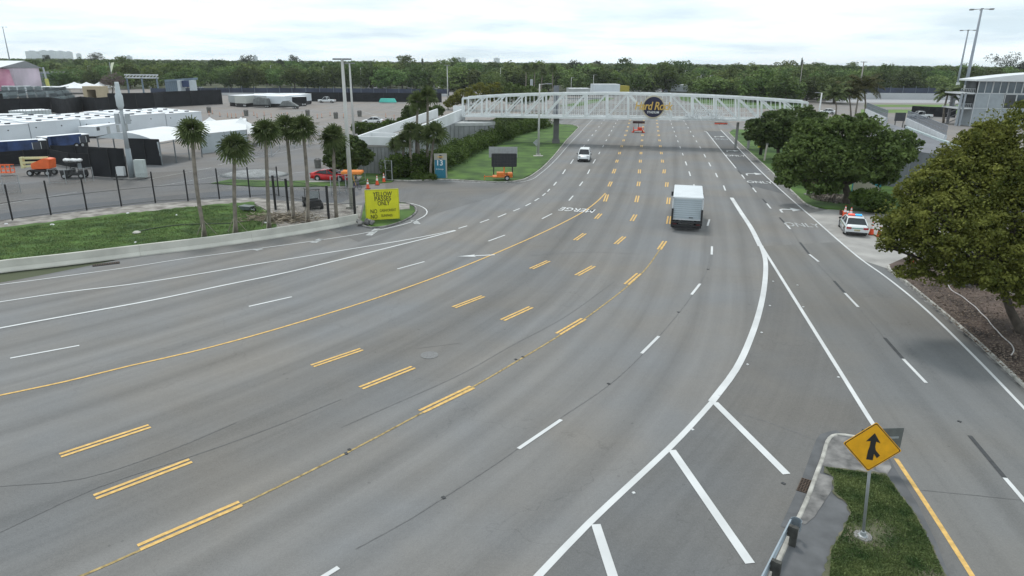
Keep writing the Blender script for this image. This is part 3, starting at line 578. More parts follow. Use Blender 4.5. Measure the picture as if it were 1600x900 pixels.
# ------------------------------------------------------------------ sign island at the left
raised('sign_island', gl((563, 351), (580, 356), (600, 354.5), (625, 347.5), (641, 339), (649, 331), (646, 324), (632, 318.5), (600, 317), (570, 318)), -0.05, 0.10, GRASS)
ik = MB(); curb(ik, smooth_line(gl((563, 352), (580, 357), (600, 355.5), (625, 348.5), (642, 340), (650.5, 331), (647, 323), (632, 317.5), (615, 316)), 0.5), 0.16, 0.15); ik.build('sign_island_kerb', CONCD)['kind'] = 'structure'
flat('sign_island_dirt', gl((612, 330), (640, 328), (640, 320), (615, 318.5)), 0.11, DIRT)
# ------------------------------------------------------------------ green strips and track beyond
TRK = M('track_asphalt', (0.30, 0.30, 0.31), 0.9, 0.1, 0.05, coord='world')
GR2 = M('infield_grass', (0.10, 0.17, 0.035), 0.95, 0.2, 0.08, coord='world')
flat('race_track', gl((1290, 160), (1500, 161), (1800, 170), (1800, 149), (1500, 146), (1290, 146)), 0.0, TRK)
flat('infield_strip', gl((1350, 167), (1480, 167.5), (1700, 172), (1700, 167), (1480, 163.5), (1350, 163.5)), 0.02, GR2)
flat('infield_verge', gl((1345, 176), (1480, 177), (1700, 182), (1700, 176), (1480, 171.5), (1345, 171)), 0.02, GR2)
flat('bridge_side_lawn', gl((1060, 150), (1230, 153), (1260, 165), (1240, 172), (1120, 166), (1065, 157)), 0.02, GRASS)
flat('far_avenue_median', gl((870, 166), (905, 166), (960, 154), (945, 152)), 0.02, GRASS)
# ================================================================== the footbridge
WST = M('white_steel', (0.68, 0.70, 0.70), 0.45, 0.08, 1.2, detail=6)
WST2 = M('white_steel_deck', (0.50, 0.52, 0.52), 0.6, 0.15, 0.8)
PC = Vector((7.7, 125.6, 0)); pA = PC-UD*2.1; pB = pA+UR
br = thing('footbridge', 'long white steel truss footbridge crossing the whole avenue', 'bridge', PC)
def bp(px, py, back=0.0): p = onplane(px, py, pA, pB); return p+UD*back-PC
topx = [(723, 152.2), (760, 149.5), (800, 147.5), (870, 145.6), (950, 145), (1000, 145.6), (1050, 147), (1100, 148.8), (1150, 151.2), (1200, 154.2), (1262, 158.6)]
botx = [(723, 182.5), (760, 183), (800, 183.6), (870, 184.8), (950, 186), (1000, 186.7), (1050, 187.4), (1100, 188.1), (1150, 188.8), (1200, 189.6), (1262, 190.5)]
def yat(tab, x):
    for (a, b), (c_, d) in zip(tab, tab[1:]):
        if a <= x <= c_: return b+(d-b)*(x-a)/(c_-a)
    return tab[-1][1]
st_x = [723, 752.5, 784, 815.5, 848, 880.5, 914, 947.5, 981, 1015, 1049, 1083, 1119, 1154, 1190, 1226, 1262]
bar_ = MB(); deck = MB(); brc = MB()
for bk in (0.0, 4.2):
    bar_ = MB()
    T = [bp(x, yat(topx, x), bk)+Vector((0, 0, -.16)) for x in st_x]; B = [bp(x, yat(botx, x), bk)+Vector((0, 0, .16)) for x in st_x]
    for pl, w_c in ((T, .34), (B, .36)):
        mb_ = MB(); mb_.tube([p_ for p_ in pl], 0.27, 4); mb_.build('chord', WST, br)
    bars('diagonal', [((B[i], T[i+1]) if i < 8 else (T[i], B[i+1])) for i in range(len(st_x)-1)], .25, .22, WST, br)
    bars('post', [(B[i], T[i]) for i in range(len(st_x))], .36, .28, WST, br)
    for i in range(len(st_x)-1):
        for j in range(1, 5):
            a = B[i].lerp(B[i+1], j/5); b = T[i].lerp(T[i+1], j/5); o_ = UD*(0.16 if bk == 0 else -0.16); bar_.bar(a+o_, b+o_, 0.055)
        for f in (0.28, 0.62): bar_.bar(B[i].lerp(T[i], f)+UD*(0.16 if bk == 0 else -.16), B[i+1].lerp(T[i+1], f)+UD*(0.16 if bk == 0 else -.16), 0.045)
    bar_.build('railing', WST, br)
    if bk == 0: T0, B0 = T, B
    else:
        for i in range(len(T)):
            brc.bar(T0[i], T[i], 0.16)
            if i: brc.bar(T0[i-1], T[i], 0.09)
        for i in range(len(T)-1):
            k = Vector((0, 0, -.02)); a, b, c_, d = B0[i]+k, B0[i+1]+k, B[i+1]+k, B[i]+k; t_ = Vector((0, 0, -.16))
            deck.add([a, b, c_, d, a+t_, b+t_, c_+t_, d+t_], [(0, 1, 2, 3), (7, 6, 5, 4), (0, 4, 5, 1), (3, 2, 6, 7)])
deck.build('deck', WST2, br); brc.build('top_bracing', WST, br)
# piers
PIER = M('pier_concrete', (0.13, 0.13, 0.128), 0.85, 0.12, 0.6)
zb = (B0[4]).z-0.2
pm = MB(); pm.box((0, 0, zb/2), (0.95, 1.1, zb)); pm.build('pier', PIER, br)
pm = MB(); pm.box((0, 0, 0.35), (1.35, 1.6, 0.9), taper=(.92, .92)); pm.build('pier_footing', PIER, br)
pr = MB()
for x, y in ((1152, 203), (1172, 203)):
    q = onplane(x, y, pA+UD*2.1, pB+UD*2.1); q.z = 0; q -= PC; MB().bar(q, q+Vector((0, 0, zb-.1)), 0.35).build('pier', M('right_pier_concrete', (0.30, 0.30, 0.29), 0.8, 0.12, 0.6), br)
# round sign and lettering on the bridge: things of their own
ang = math.atan2(UR.y, UR.x)
def face(px, py, out=0.35): p = onplane(px, py, pA, pB); return p-UD*out
rs = thing('round_stadium_sign', 'round dark blue bridge sign with large gold lettering across it', 'sign', face(1021, 167, 0.42), ang)
NAVY = M('navy_sign', (0.012, 0.012, 0.045), 0.4, 0.15, 2); GOLD = M('gold_lettering', (0.62, 0.40, 0.10), 0.45, 0.12, 2); GOLDR = M('pale_gold_rim', (0.52, 0.46, 0.34), 0.5, 0.1, 2); WLT = M('white_lettering', (0.72, 0.74, 0.75), 0.5, 0.06, 2)
rr = 1.68
MB().tube([(0, .10, 0), (0, -.04, 0)], rr*1.0, 40).build('sign_disc', NAVY, rs)
ring = MB(); ring.tube([(0, .16, 0), (0, .0, 0)], rr*1.13, 40); ring.build('sign_rim', GOLDR, rs)
t1 = text('sign_lettering', 'Hard Rock', 1.85, GOLD, (-.05, -.16, .12), (math.pi/2, 0, 0), 0.06, rs, shear=0.18, xs=0.82, offset=0.03, spacing=0.92)
t2 = text('sign_small_lettering', 'STADIUM', 0.50, WLT, (0, -.12, -.88), (math.pi/2, 0, 0), 0.03, rs, xs=0.95, offset=0.01)
bars('bracket', [((x, .1, z), (x, .42, z)) for x in (-1, 1) for z in (-.9, .9)], .12, .12, WST, rs)
wl = thing('bridge_lettering', 'two lines of white welcome lettering on the lower bridge chord', 'lettering', face(1102, 184, 0.30), ang)
text('upper_line', 'Welcome to', 1.05, WLT, (0.05, -.02, 1.25), (math.pi/2, 0, 0), 0.05, wl, xs=0.95, offset=0.012)
text('lower_line', 'MIAMI', 1.12, WLT, (-2.15, -.02, 0.25), (math.pi/2, 0, 0), 0.05, wl, fit=2.45, offset=0.022); text('lower_line', 'GARDENS', 1.12, WLT, (1.2, -.02, 0.25), (math.pi/2, 0, 0), 0.05, wl, fit=3.8, offset=0.022)
rb = MB(); rb.bar((-3.9, 0.05, -.28), (3.9, 0.05, -.28), .06); rb.bar((-3.9, 0.05, .78), (3.9, .05, .78), .05); rb.build('mounting_rail', WST, wl)
# ------------------------------------------------------------------ ramp at the left end of the bridge
PANEL = M('grey_wall_panel', (0.27, 0.28, 0.285), 0.8, 0.18, 0.7, detail=8); WHP = M('white_parapet', (0.70, 0.72, 0.73), 0.6, 0.06, 0.5)
rw = thing('bridge_ramp', 'white and grey concrete ramp leading up to the left end of the bridge', 'ramp', G(612, 273))
o0 = G(612, 273); N1 = Vector((0, 0, 0)); N2 = bp(716, 176, 2.0)+PC-o0; N2.z = 0
dN = (N2-N1).normalized(); side_ = Vector((-dN.y, dN.x, 0)); wd = 4.6
z1t, z1b = Z(o0, 214.5), Z(o0, 231); z2t = Z(o0+N2, 170.5); z2b = Z(o0+N2, 187)
def rampwall(mb, off, th_, top1, top2, bot1, bot2, a=N1, b=None):
    b = N2 if b is None else b; p = [a+side_*off, b+side_*off]; q = -side_*th_
    vs = [p[0]+Vector((0, 0, bot1)), p[1]+Vector((0, 0, bot2)), p[1]+Vector((0, 0, top2)), p[0]+Vector((0, 0, top1))]; vs += [v+q for v in vs]
    mb.add(vs, [(0, 1, 2, 3), (7, 6, 5, 4), (0, 4, 5, 1), (1, 5, 6, 2), (2, 6, 7, 3), (3, 7, 4, 0)])
w_ = MB(); rampwall(w_, 0, .25, z1t, z2t, z1b, z2b); w_.build('parapet', WHP, rw)
w_ = MB(); rampwall(w_, wd, .25, z1t, z2t, z1b, z2b); w_.build('parapet', WHP, rw)
w_ = MB(); rampwall(w_, -.06, .3, z1b, z2b, 0, 0); rampwall(w_, wd-.06, .3, z1b, z2b, 0, 0); w_.build('wall', PANEL, rw)
w_ = MB(); rampwall(w_, wd-.25, wd-.5, z1b+.3, z2b+.3, z1b, z2b); w_.build('walkway', CONCL, rw)
# low box end toward the lot
L1 = G(560, 271)-o0; L1.z = 0; dL = (L1-N1).normalized(); nb = Vector((dL.y, -dL.x, 0)); nb = nb if nb.y > 0 else -nb
def boxwall(mb, a, b, t, z0, z1):
    q = nb*t; vs = [a+Vector((0, 0, z0)), b+Vector((0, 0, z0)), b+Vector((0, 0, z1)), a+Vector((0, 0, z1))]; vs += [v+q for v in vs]
    mb.add(vs, [(3, 2, 1, 0), (4, 5, 6, 7), (0, 1, 5, 4), (1, 2, 6, 5), (2, 3, 7, 6), (3, 0, 4, 7)])
w_ = MB(); boxwall(w_, N1-dL*.02, L1, .25, z1b, z1t); boxwall(w_, N1+nb*5, L1+nb*5, .25, z1b, z1t); w_.add([L1+Vector((0, 0, z1b)), L1+nb*5+Vector((0, 0, z1b)), L1+nb*5+Vector((0, 0, z1t)), L1+Vector((0, 0, z1t))], [(0, 1, 2, 3)]); w_.build('parapet', WHP, rw)
w_ = MB(); boxwall(w_, N1, L1, 5.0, 0, z1b-.02); w_.build('wall', PANEL, rw)
JG = M('joint_grey', (0.16, 0.165, 0.17), 0.8, 0.1, 1); k_ = Vector((0, 0, 1))
for i in range(9): q = N1.lerp(L1, (i+.5)/9)-nb*.03; MB().bar(q+k_*.02, q+k_*(z1b-.05), .05).build('panel_joint', JG, rw)
for i in range(14): q = N1.lerp(N2, (i+.5)/14)-side_*.42; MB().bar(q+k_*.02, q+k_*(z1b+(z2b-z1b)*(i+.5)/14-.05), .06).build('panel_joint', JG, rw)
# stair core and concrete drum under the bridge end
sc_ = thing('stair_landing', 'grey panelled concrete landing block under the left bridge end', 'landing', G(735, 226))
p0 = G(735, 226); zt = Z(p0, 192); w_ = MB(); w_.prism([(-2.9, -.9), (2.6, .4), (4.2, 2.6), (3.6, 6), (-3, 6.0)], 0, zt-.5); w_.build('wall', PANEL, sc_)
w_ = MB(); w_.prism([(-3.05, -1.05), (2.7, .3), (4.35, 2.6), (3.75, 6.1), (-3.1, 6.1)], zt-.5, zt); w_.build('coping', M('pale_coping', (0.42, 0.43, 0.43), .8, .1, 1), sc_)
w_ = MB()
for i in range(7): q = Vector((-2.9, -.9, 0)).lerp(Vector((2.6, .4, 0)), i/6)-Vector((0, .04, 0)); w_.bar(q+Vector((0, 0, .02)), q+Vector((0, 0, zt-.5)), .06)
w_.build('panel_joint', MATS['joint_grey'], sc_)
w_ = MB(); w_.box((0, 0, 0), (2.2, .25, 2.6)); o = w_.build('bridge_doorway', WHP, rw); o.location = bp(713, 178, 2)+PC-o0; o.rotation_euler.z = ang
# ================================================================== right-hand building and raised ramp
MET = M('ribbed_metal', (0.30, 0.335, 0.36), 0.5, 0.08, 1.0); ROOFW = M('white_roof', (0.62, 0.64, 0.65), 0.5, 0.05, 0.3); BGL = M('building_glass', (0.07, 0.095, 0.115), 0.08, 0.5, 0.25); FRM = M('pale_frame', (0.55, 0.57, 0.58), 0.5, 0.08, 1); DARKR = M('dark_room', (0.05, 0.055, 0.06), 0.7, 0.4, 0.5)
bo = G(1514, 197); bd = thing('suite_building', 'grey metal and glass building under a curved white roof at the right edge', 'building', bo, math.radians(-7))
pxm = (bo.y*ct+CAM_H*st)/FOC      # metres per pixel there
zr0 = Z(bo, 127); zf2 = Z(bo, 145.5); zf1 = Z(bo, 169)
Lb = 34.0; Db = 6.0
w_ = MB(); w_.box((Lb/2, Db/2, zf1/2), (Lb-.1, Db, zf1)); w_.build('wall', MET, bd)
w_ = MB(); w_.box((Lb/2, Db/2+.6, (zr0+zf1)/2), (Lb-.4, Db-1.2, zr0-zf1)); w_.build('inner_wall', DARKR, bd)
w_ = MB()
for i in range(60):
    x = 0.1+i*0.105; w_.box((x, -.03, zf2/2), (.05, .05, zf2-.05))
w_.box((3.2, .05, zf2/2), (6.4, .25, zf2)); w_.build('ribbed_panel', MET, bd)
w_ = MB(); [w_.box((x, -.10, zf2/2), (.12, .08, zf2)) for x in (0.06, 3.15, 6.34)]; w_.box((3.2, -.10, zf1), (6.3, .07, .12)); w_.build('panel_trim', FRM, bd)
for i in range(9):
    x = .25+i*3.3; f = MB(); hgt = zr0-zf2
    for a, b in (((x, 0, zf2), (x+3.2, 0, zf2)), ((x, 0, zr0), (x+3.2, 0, zr0)), ((x, 0, zf2), (x, 0, zr0)), ((x+3.2, 0, zf2), (x+3.2, 0, zr0)), ((x+1.6, 0, zf2), (x+1.6, 0, zr0))): f.bar(a, b, .16)
    fo = f.build('window', FRM, bd); MB().box((x+1.6, .06, (zf2+zr0)/2), (3.1, .04, hgt-.1)).build('pane', BGL, fo)
for i in range(6):
    x = 6.7+i*2.6; f = MB()
    for a, b in (((x, 0, zf1), (x+2.5, 0, zf1)), ((x, 0, zf2-.2), (x+2.5, 0, zf2-.2)), ((x, 0, zf1), (x, 0, zf2-.2)), ((x+2.5, 0, zf1), (x+2.5, 0, zf2-.2))): f.bar(a, b, .14)
    fo = f.build('window', FRM, bd); MB().box((x+1.25, .06, (zf1+zf2)/2-.1), (2.4, .04, zf2-zf1-.3)).build('pane', BGL if i % 2 else DARKR, fo)
w_ = MB(); prof = []; nn = 14
for i in range(nn+1):
    t = i/nn; x = -1.2+(Lb+6)*t; prof.append((x, zr0+.25+2.0*math.sin(math.pi*min(1, t*0.9+.03))))
prof += [(Lb+4.8, zr0+.05), (-1.2, zr0+.05)]; w_.side(prof, -1.5, Db+1); w_.build('roof', ROOFW, bd)
# balconies on the left flank
w_ = MB()
for z in (zf1, zf2): w_.box((-1.7, 4.2, z-.1), (3.4, 8, .35))
w_.build('balcony_slab', FRM, bd)
w_ = MB(); [w_.bar((x, .4, 0), (x, .4, zf2), .4) for x in (-2.9, -2.1)]; w_.build('column', M('column_grey', (0.30, 0.33, 0.36), .7, .1, 1), bd)
w_ = MB()
for z in (zf1, zf2):
    w_.bar((-3.3, .3, z+1.0), (-.1, .3, z+1.0), .06)
    for i in range(9): w_.bar((-3.3+i*.4, .3, z), (-3.3+i*.4, .3, z+1.0), .04)
w_.build('balcony_railing', FRM, bd)
w_ = MB(); w_.bar((-1.9, 7, 0), (-1.9, 7, zf2), .5)
for k_ in range(6): w_.bar((-3.2, 5.5, k_*zf2/6), (-.4, 5.5, (k_+1)*zf2/6), .18)
w_.build('stair_flight', M('stair_steel', (0.20, 0.20, 0.21), .7, .2, 1), bd)
# raised roadway with panelled face
RWL = M('retaining_wall_grey', (0.17, 0.18, 0.20), 0.85, 0.15, 0.4, detail=8); RRD = M('raised_road', (0.15, 0.155, 0.17), .9, .15, .3, coord='world')
rp = thing('raised_roadway', 'grey retaining wall and raised roadway behind the big roadside trees', 'retaining wall', G(1385, 336))
ob = G(1385, 336); zt = 4.6
tp = [G(1352, 226, zt)-ob, G(1400, 232, zt)-ob, G(1480, 244, zt)-ob, G(1700, 285, zt)-ob, G(1740, 255, zt)-ob, G(1500, 226, zt)-ob, G(1420, 203, zt)-ob, G(1380, 190, zt)-ob]
w_ = MB(); w_.prism([(p.x, p.y) for p in tp], 0, zt-.02); w_.build('wall', RWL, rp)
w_ = MB(); w_.prism([(p.x, p.y) for p in tp], zt-.02, zt+.02); w_.build('road_deck', RRD, rp)
w_ = MB()
for k_ in range(3):
    a, b = tp[k_], tp[k_+1]
    for i in range(int((b-a).length/2.4)):
        q = a.lerp(b, i*2.4/(b-a).length)-Vector((0, .04, 0)); q.z = 0; w_.bar(q, q+Vector((0, 0, zt)), .08)
w_.build('panel_joint', M('wall_joint', (0.24, 0.25, 0.28), .8, .1, 1), rp)
w_ = MB(); q = G(1350, 300)-ob
cpt = [G(1416, 200, zt)-ob, G(1470, 221, zt)-ob, G(1560, 246, zt)-ob]
for a, b in zip(cpt, cpt[1:]): w_.bar(a+Vector((0, 0, .12)), b+Vector((0, 0, .12)), .35, .28)
w_.build('deck_kerb', M('pale_blue_kerb', (0.40, 0.47, 0.48), .8, .1, 1), rp)
# mural painted on a small wall
mw = thing('mural_wall', 'teal and white painted wall panel glimpsed under the tree', 'wall', G(1352, 303)); TEAL = M('teal_paint', (0.05, 0.33, 0.42), .6, .1, 1)
MB().box((0, 0, 1.3), (3.2, .25, 2.6)).build('wall', TEAL, mw); w_ = MB(); w_.add([(-1.6, -.14, 0), (1.6, -.14, 0), (1.6, -.14, .7), (.6, -.14, 1.1), (-.6, -.14, 1.9), (-1.6, -.14, 2.2)], [tuple(range(6))]); w_.build('painted_wave', M('mural_cream', (0.55, 0.5, 0.42), .7, .1, 1), mw)
# white stepped parapets with railings
STEELG = M('grey_rail', (0.16, 0.18, 0.21), .6, .1, 1)
for pa, pb, lab in (((1352, 179), (1384, 195), 'short sloping white parapet with railing left of the dark scoreboard'), ((1415, 195), (1475, 226), 'long sloping white parapet with railing right of the dark scoreboard')):
    a, b = G(*pa, z=4.2), G(*pb, z=4.2); c0 = a.copy(); c0.z = 0; t = thing('ramp_parapet', lab, 'parapet', c0, group='white parapets on the raised ramp'); A_, B_ = a-c0, b-c0
    w_ = MB(); w_.box(((A_.x+B_.x)/2, (A_.y+B_.y)/2, 4.8), ((B_-A_).length, .3, 1.15), rz=math.atan2((B_-A_).y, (B_-A_).x)); w_.build('wall', M('parapet_paint', (.5, .52, .54), .7, .08, 1), t)
    w_ = MB(); n_ = int((B_-A_).length/.55); u = Vector((0, 0, 1))
    for i in range(n_+1): q = A_.lerp(B_, i/n_); q.z = 5.3; w_.bar(q, q+u*1.3, .05)
    for z in (5.5, 6.0, 6.6): p_, q_ = A_.copy(), B_.copy(); p_.z = q_.z = z; w_.bar(p_, q_, .06)
    w_.build('railing', STEELG, t)
    w_ = MB(); n_ = max(2, int((B_-A_).length/3))
    for i in range(n_+1): q = A_.lerp(B_, i/n_); q.z = 0; w_.bar(q, q+u*4.2, .3)
    w_.build('column', PIER, t)
sb = thing('dark_scoreboard', 'small dark panel on posts between the two white parapets', 'display board', G(1403, 202)); q0 = G(1403, 202); za, zb2 = Z(q0, 189), Z(q0, 176)
MB().box((0, 0, (za+zb2)/2), (2.3, .3, zb2-za)).build('panel', M('dark_panel', (0.03, 0.033, 0.04), .5, .15, 2), sb); w_ = MB(); [w_.bar((x, 0, 0), (x, 0, za), .2) for x in (-.9, .9)]; w_.build('post', PIER, sb)
# ================================================================== trees
def leafmat(name, c1, c2, scale=0.5, trans=0.25, hue=0.0, coord='Object'):
    return M(name, c1, 0.75, 0.1, scale, col2=c2, trans=trans, hue=hue, coord=coord, detail=10, spec=0.15)
F_BIG = leafmat('foliage_olive', (0.048, 0.066, 0.012), (0.215, 0.225, 0.050), 1.1)
F_MID = leafmat('foliage_deep_green', (0.040, 0.070, 0.017), (0.150, 0.205, 0.060), 1.0)
F_DRK = leafmat('foliage_dark_green', (0.034, 0.058, 0.017), (0.110, 0.150, 0.048), 0.9)
F_YEL = leafmat('foliage_yellow_green', (0.080, 0.100, 0.018), (0.22, 0.21, 0.04), 0.4)
F_BUS = leafmat('foliage_hedge', (0.034, 0.062, 0.014), (0.105, 0.155, 0.034), 0.8)
F_FAR = leafmat('foliage_far', (0.040, 0.074, 0.021), (0.150, 0.205, 0.062), 0.22, 0.2, 0.5)
F_BARE = leafmat('bare_twigs', (0.12, 0.09, 0.085), (0.19, 0.15, 0.14), 0.5, 0.0)
BARK = M('grey_bark', (0.075, 0.062, 0.05), 0.95, 0.3, 3.0, bump=0.8, detail=8); PBARK = M('palm_bark', (0.20, 0.175, 0.145), 0.95, 0.3, 2.5, bump=0.8, detail=8)
def unit(n, rng):
    v = rng.normal(size=(n, 3)); return v/np.linalg.norm(v, axis=1)[:, None]
def crown_arrays(blobs, n, leaf, rng, clump=0.32, kper=16, shell=0.55, flat_=0.75):
    """leaf-sized faces spread in clumps through ellipsoids (cx,cy,cz,rx,ry,rz)"""
    blobs = [tuple(b[:3])+tuple(1.1*v for v in b[3:6]) for b in blobs]; kper = int(kper*2.6); clump = clump*.66
    vol = np.array([b[3]*b[4]+b[3]*b[5] for b in blobs]); share = vol/vol.sum(); C_, A_, B_ = [], [], []
    for b, s_ in zip(blobs, share):
        nb_ = int(n*s_); R = np.array(b[3:6]); k = max(6, int(kper*(1+len(blobs)*0)))
        u = unit(k, rng); rr_ = shell+(1-shell)*rng.random(k)**0.6; cc = np.array(b[:3])+u*R*rr_[:, None]
        cr_ = clump*R.mean()*(0.55+0.8*rng.random(k))
        w = cr_**2; idx = rng.choice(k, nb_, p=w/w.sum()); v = unit(nb_, rng); lone = rng.random(nb_) < .30; v[:, 2] = np.where((v[:, 2] < 0) & (rng.random(nb_) < .45), -v[:, 2], v[:, 2])
        r = cr_[idx]*(0.55+0.5*rng.random(nb_)**0.7); p = cc[idx]+v*r[:, None]*np.array([1.15, 1.15, flat_]); p = np.where(lone[:, None], np.array(b[:3])+unit(nb_, rng)*R*(.55+.55*rng.random(nb_))[:, None], p)
        nn = v*0.8+unit(nb_, rng)*0.9+np.array([0, 0, .45]); nn /= np.linalg.norm(nn, axis=1)[:, None]
        t = np.cross(nn, unit(nb_, rng)); t /= np.linalg.norm(t, axis=1)[:, None]+1e-9; q = np.cross(nn, t)
        sz = leaf*(0.6+0.8*rng.random(nb_))[:, None]; C_.append(p); A_.append(t*sz*0.5); B_.append(q*sz*0.32)
    return np.concatenate(C_), np.concatenate(A_), np.concatenate(B_)
def limbs(mb, base_r, fork, blobs, rng, trunk0=(0, 0, 0), n=7, twigs=3):
    f = Vector(fork); t0 = Vector(trunk0); mid = t0.lerp(f, .5)+Vector((rng.normal()*.08, rng.normal()*.08, 0))*f.z
    mb.tube([t0+Vector((0, 0, -.1)), t0+Vector((0, 0, .25)), mid, f], [base_r*1.5, base_r*1.1, base_r*.9, base_r*.8], n)
    for b in blobs:
        e = Vector(b[:3]); m_ = f.lerp(e, .5)+Vector((0, 0, abs(b[5])*.15)); r_ = base_r*.55
        mb.tube([f-Vector((0, 0, .1)), m_, e], [r_, r_*.6, r_*.25], 6)
        for _ in range(twigs):
            u = unit(1, rng)[0]*np.array(b[3:6])*.75; s_ = m_.lerp(e, .3+.6*rng.random()); mb.tube([s_, s_.lerp(e+Vector(u), .6)+Vector((0, 0, .1)), e+Vector(u)], [r_*.35, r_*.22, r_*.08], 4)
def tree_px(name, label, cat, base, blobs, n, leaf, mat, tr=0.25, fork=0.35, seed=1, group=None, clump=.32, kper=16, trunks=1, barkm=None, twigs=3, shell=.55):
    """blobs given as (px, py, radius px, squash, depth offset m) measured on the photograph at the tree's distance"""
    rng = np.random.default_rng(seed); b0 = G(*base); th = thing(name, label, cat, b0, 0, group); bl_ = []
    for px, py, r, sq, dy in blobs:
        o_ = b0+Vector((0, dy, 0)); p = onplane(px, py, o_, o_+Vector((1, 0, 0))); d = (p-Vector((0, 0, CAM_H))).dot(FW); R_ = r*d/FOC; p = p-b0
        bl_.append((p.x, p.y, max(p.z, R_*sq*.75), R_, R_, R_*sq))
    c_, a_, q_ = crown_arrays(bl_, n, leaf, rng, clump, kper, shell); keep = c_[:, 2] > 0.05; quads_mesh('crown', c_[keep], a_[keep], q_[keep], mat, parent=th)
    if tr:
        top = sum(b[2] for b in bl_)/len(bl_); cx = sum(b[0] for b in bl_)/len(bl_)*.35; cy = sum(b[1] for b in bl_)/len(bl_)*.35; mb = MB()
        for k in range(trunks):
            o_ = Vector((math.cos(k*2.4)*.35*(trunks > 1), math.sin(k*2.4)*.3*(trunks > 1), 0)); limbs(mb, tr, (cx+o_.x*2, cy+o_.y*2, top*fork), bl_[k::trunks], rng, o_, twigs=twigs)
        mb.build('trunk', barkm or BARK, th, smooth=True)
    return th
tree_px('broadleaf_tree', 'largest roadside tree, olive green, spreading over the mulch at the right edge', 'tree', (1594, 524),
        [(1590, 330, 95, .8, 0), (1520, 300, 75, .75, 1), (1480, 350, 70, .7, -1), (1440, 350, 58, .7, 0), (1530, 400, 70, .55, -1.5), (1600, 240, 85, .8, 1.5), (1455, 300, 42, .7, 1), (1470, 420, 45, .5, -.5), (1680, 300, 100, .9, 0), (1650, 400, 85, .6, 1), (1540, 245, 50, .7, 2), (1405, 372, 30, .6, 0), (1590, 420, 60, .5, 1.5), (1500, 250, 38, .7, 2.5), (1452, 282, 30, .7, 1.5), (1425, 300, 24, .7, 1), (1545, 222, 38, .7, 2), (1560, 432, 40, .5, -2), (1600, 455, 40, .5, -2), (1395, 345, 16, .7, 0), (1382, 385, 12, .6, 0), (1425, 330, 20, .7, 1), (1560, 210, 30, .7, 2), (1470, 262, 22, .7, 2), (1415, 425, 18, .5, -.5)],
        125000, 0.115, F_BIG, 0.24, .40, 3, clump=.22, kper=26, twigs=8, shell=.45)
tree_px('broadleaf_tree', 'dark green spreading tree between the police car and the footbridge', 'tree', (1322, 319),
        [(1300, 215, 38, .75, 1), (1350, 212, 36, .75, 1), (1262, 240, 34, .75, 0), (1305, 248, 36, .7, -1), (1370, 245, 38, .7, 0), (1400, 228, 30, .7, 1.5), (1240, 262, 24, .8, 0), (1345, 268, 28, .5, -1), (1285, 285, 26, .6, -.5), (1378, 272, 24, .6, .5), (1270, 205, 26, .7, 2), (1412, 243, 18, .7, 0), (1230, 280, 18, .6, -.5), (1315, 190, 16, .6, 1), (1225, 250, 14, .7, 0)],
        52000, 0.23, F_MID, 0.42, .42, 5, clump=.33, kper=16)
tree_px('broadleaf_tree', 'rounded dark tree leaning over the right end of the footbridge', 'tree', (1212, 250),
        [(1215, 196, 26, .8, 0), (1185, 200, 18, .7, 0), (1248, 188, 24, .8, 1), (1230, 212, 26, .8, 0), (1270, 192, 20, .8, 2), (1200, 217, 18, .6, 0), (1172, 212, 9, .7, 0), (1255, 215, 22, .7, 1)], 24000, 0.34, F_DRK, 0.3, .4, 6, clump=.36, kper=12)
tree_px('shrub', 'round green shrub at the foot of the dark spreading tree', 'shrub', (1365, 333), [(1365, 312, 20, .8, 0), (1345, 308, 14, .8, 1), (1380, 318, 14, .8, 0)], 9000, 0.2, F_BUS, 0.06, .3, 7)
tree_px('shrub', 'brownish shrub behind the small grey entrance sign', 'shrub', (1255, 288), [(1240, 270, 13, .9, 0), (1225, 262, 10, .9, 1), (1262, 272, 12, .9, 1)], 5000, 0.22, F_BARE, 0.05, .3, 8)
tree_px('shrub', 'tangled undergrowth beside the trunk of the dark spreading tree', 'shrub', (1312, 300), [(1306, 284, 13, 1.0, 0), (1296, 280, 11, 1, 1)], 5000, 0.2, F_BIG, 0.05, .3, 9)
tree_px('broadleaf_tree', 'dense round multi stemmed tree between the red car and the ramp', 'tree', (552, 281), [(548, 236, 22, .9, 0), (525, 232, 16, .9, .5), (566, 244, 15, .8, 0), (520, 250, 14, .7, 0), (540, 252, 20, .6, -.5)], 16000, 0.24, F_DRK, 0.13, .38, 10, trunks=3)
tree_px('broadleaf_tree', 'dark bushy tree in the lot behind the sloping white ramp', 'tree', (650, 214), [(650, 186, 17, .8, 0), (632, 193, 12, .8, 0), (668, 180, 13, .9, 1), (684, 172, 9, .8, 0), (640, 176, 11, .8, 0)], 10000, 0.3, F_DRK, 0.25, .35, 11)
tree_px('broadleaf_tree', 'yellow green tree behind the left end of the footbridge', 'tree', (740, 172), [(745, 146, 17, .8, 0), (725, 150, 14, .7, 0), (712, 155, 10, .7, 0), (770, 143, 15, .8, 0), (702, 161, 8, .7, 0)], 12000, 0.36, F_YEL, 0.3, .35, 12)
tree_px('broadleaf_tree', 'dull green tree behind the footbridge next to the yellow green one', 'tree', (800, 172), [(800, 146, 17, .8, 0), (783, 147, 12, .8, 0), (825, 148, 16, .7, 0), (845, 150, 12, .7, 0)], 9000, 0.38, F_MID, 0.3, .35, 13)
tree_px('broadleaf_tree', 'dark tree in the shade below the left half of the footbridge', 'tree', (790, 203), [(783, 192, 12, .8, 0), (805, 192, 13, .8, 0), (822, 191, 10, .8, 0), (770, 195, 8, .8, 0)], 8000, 0.28, F_DRK, 0.15, .3, 14)
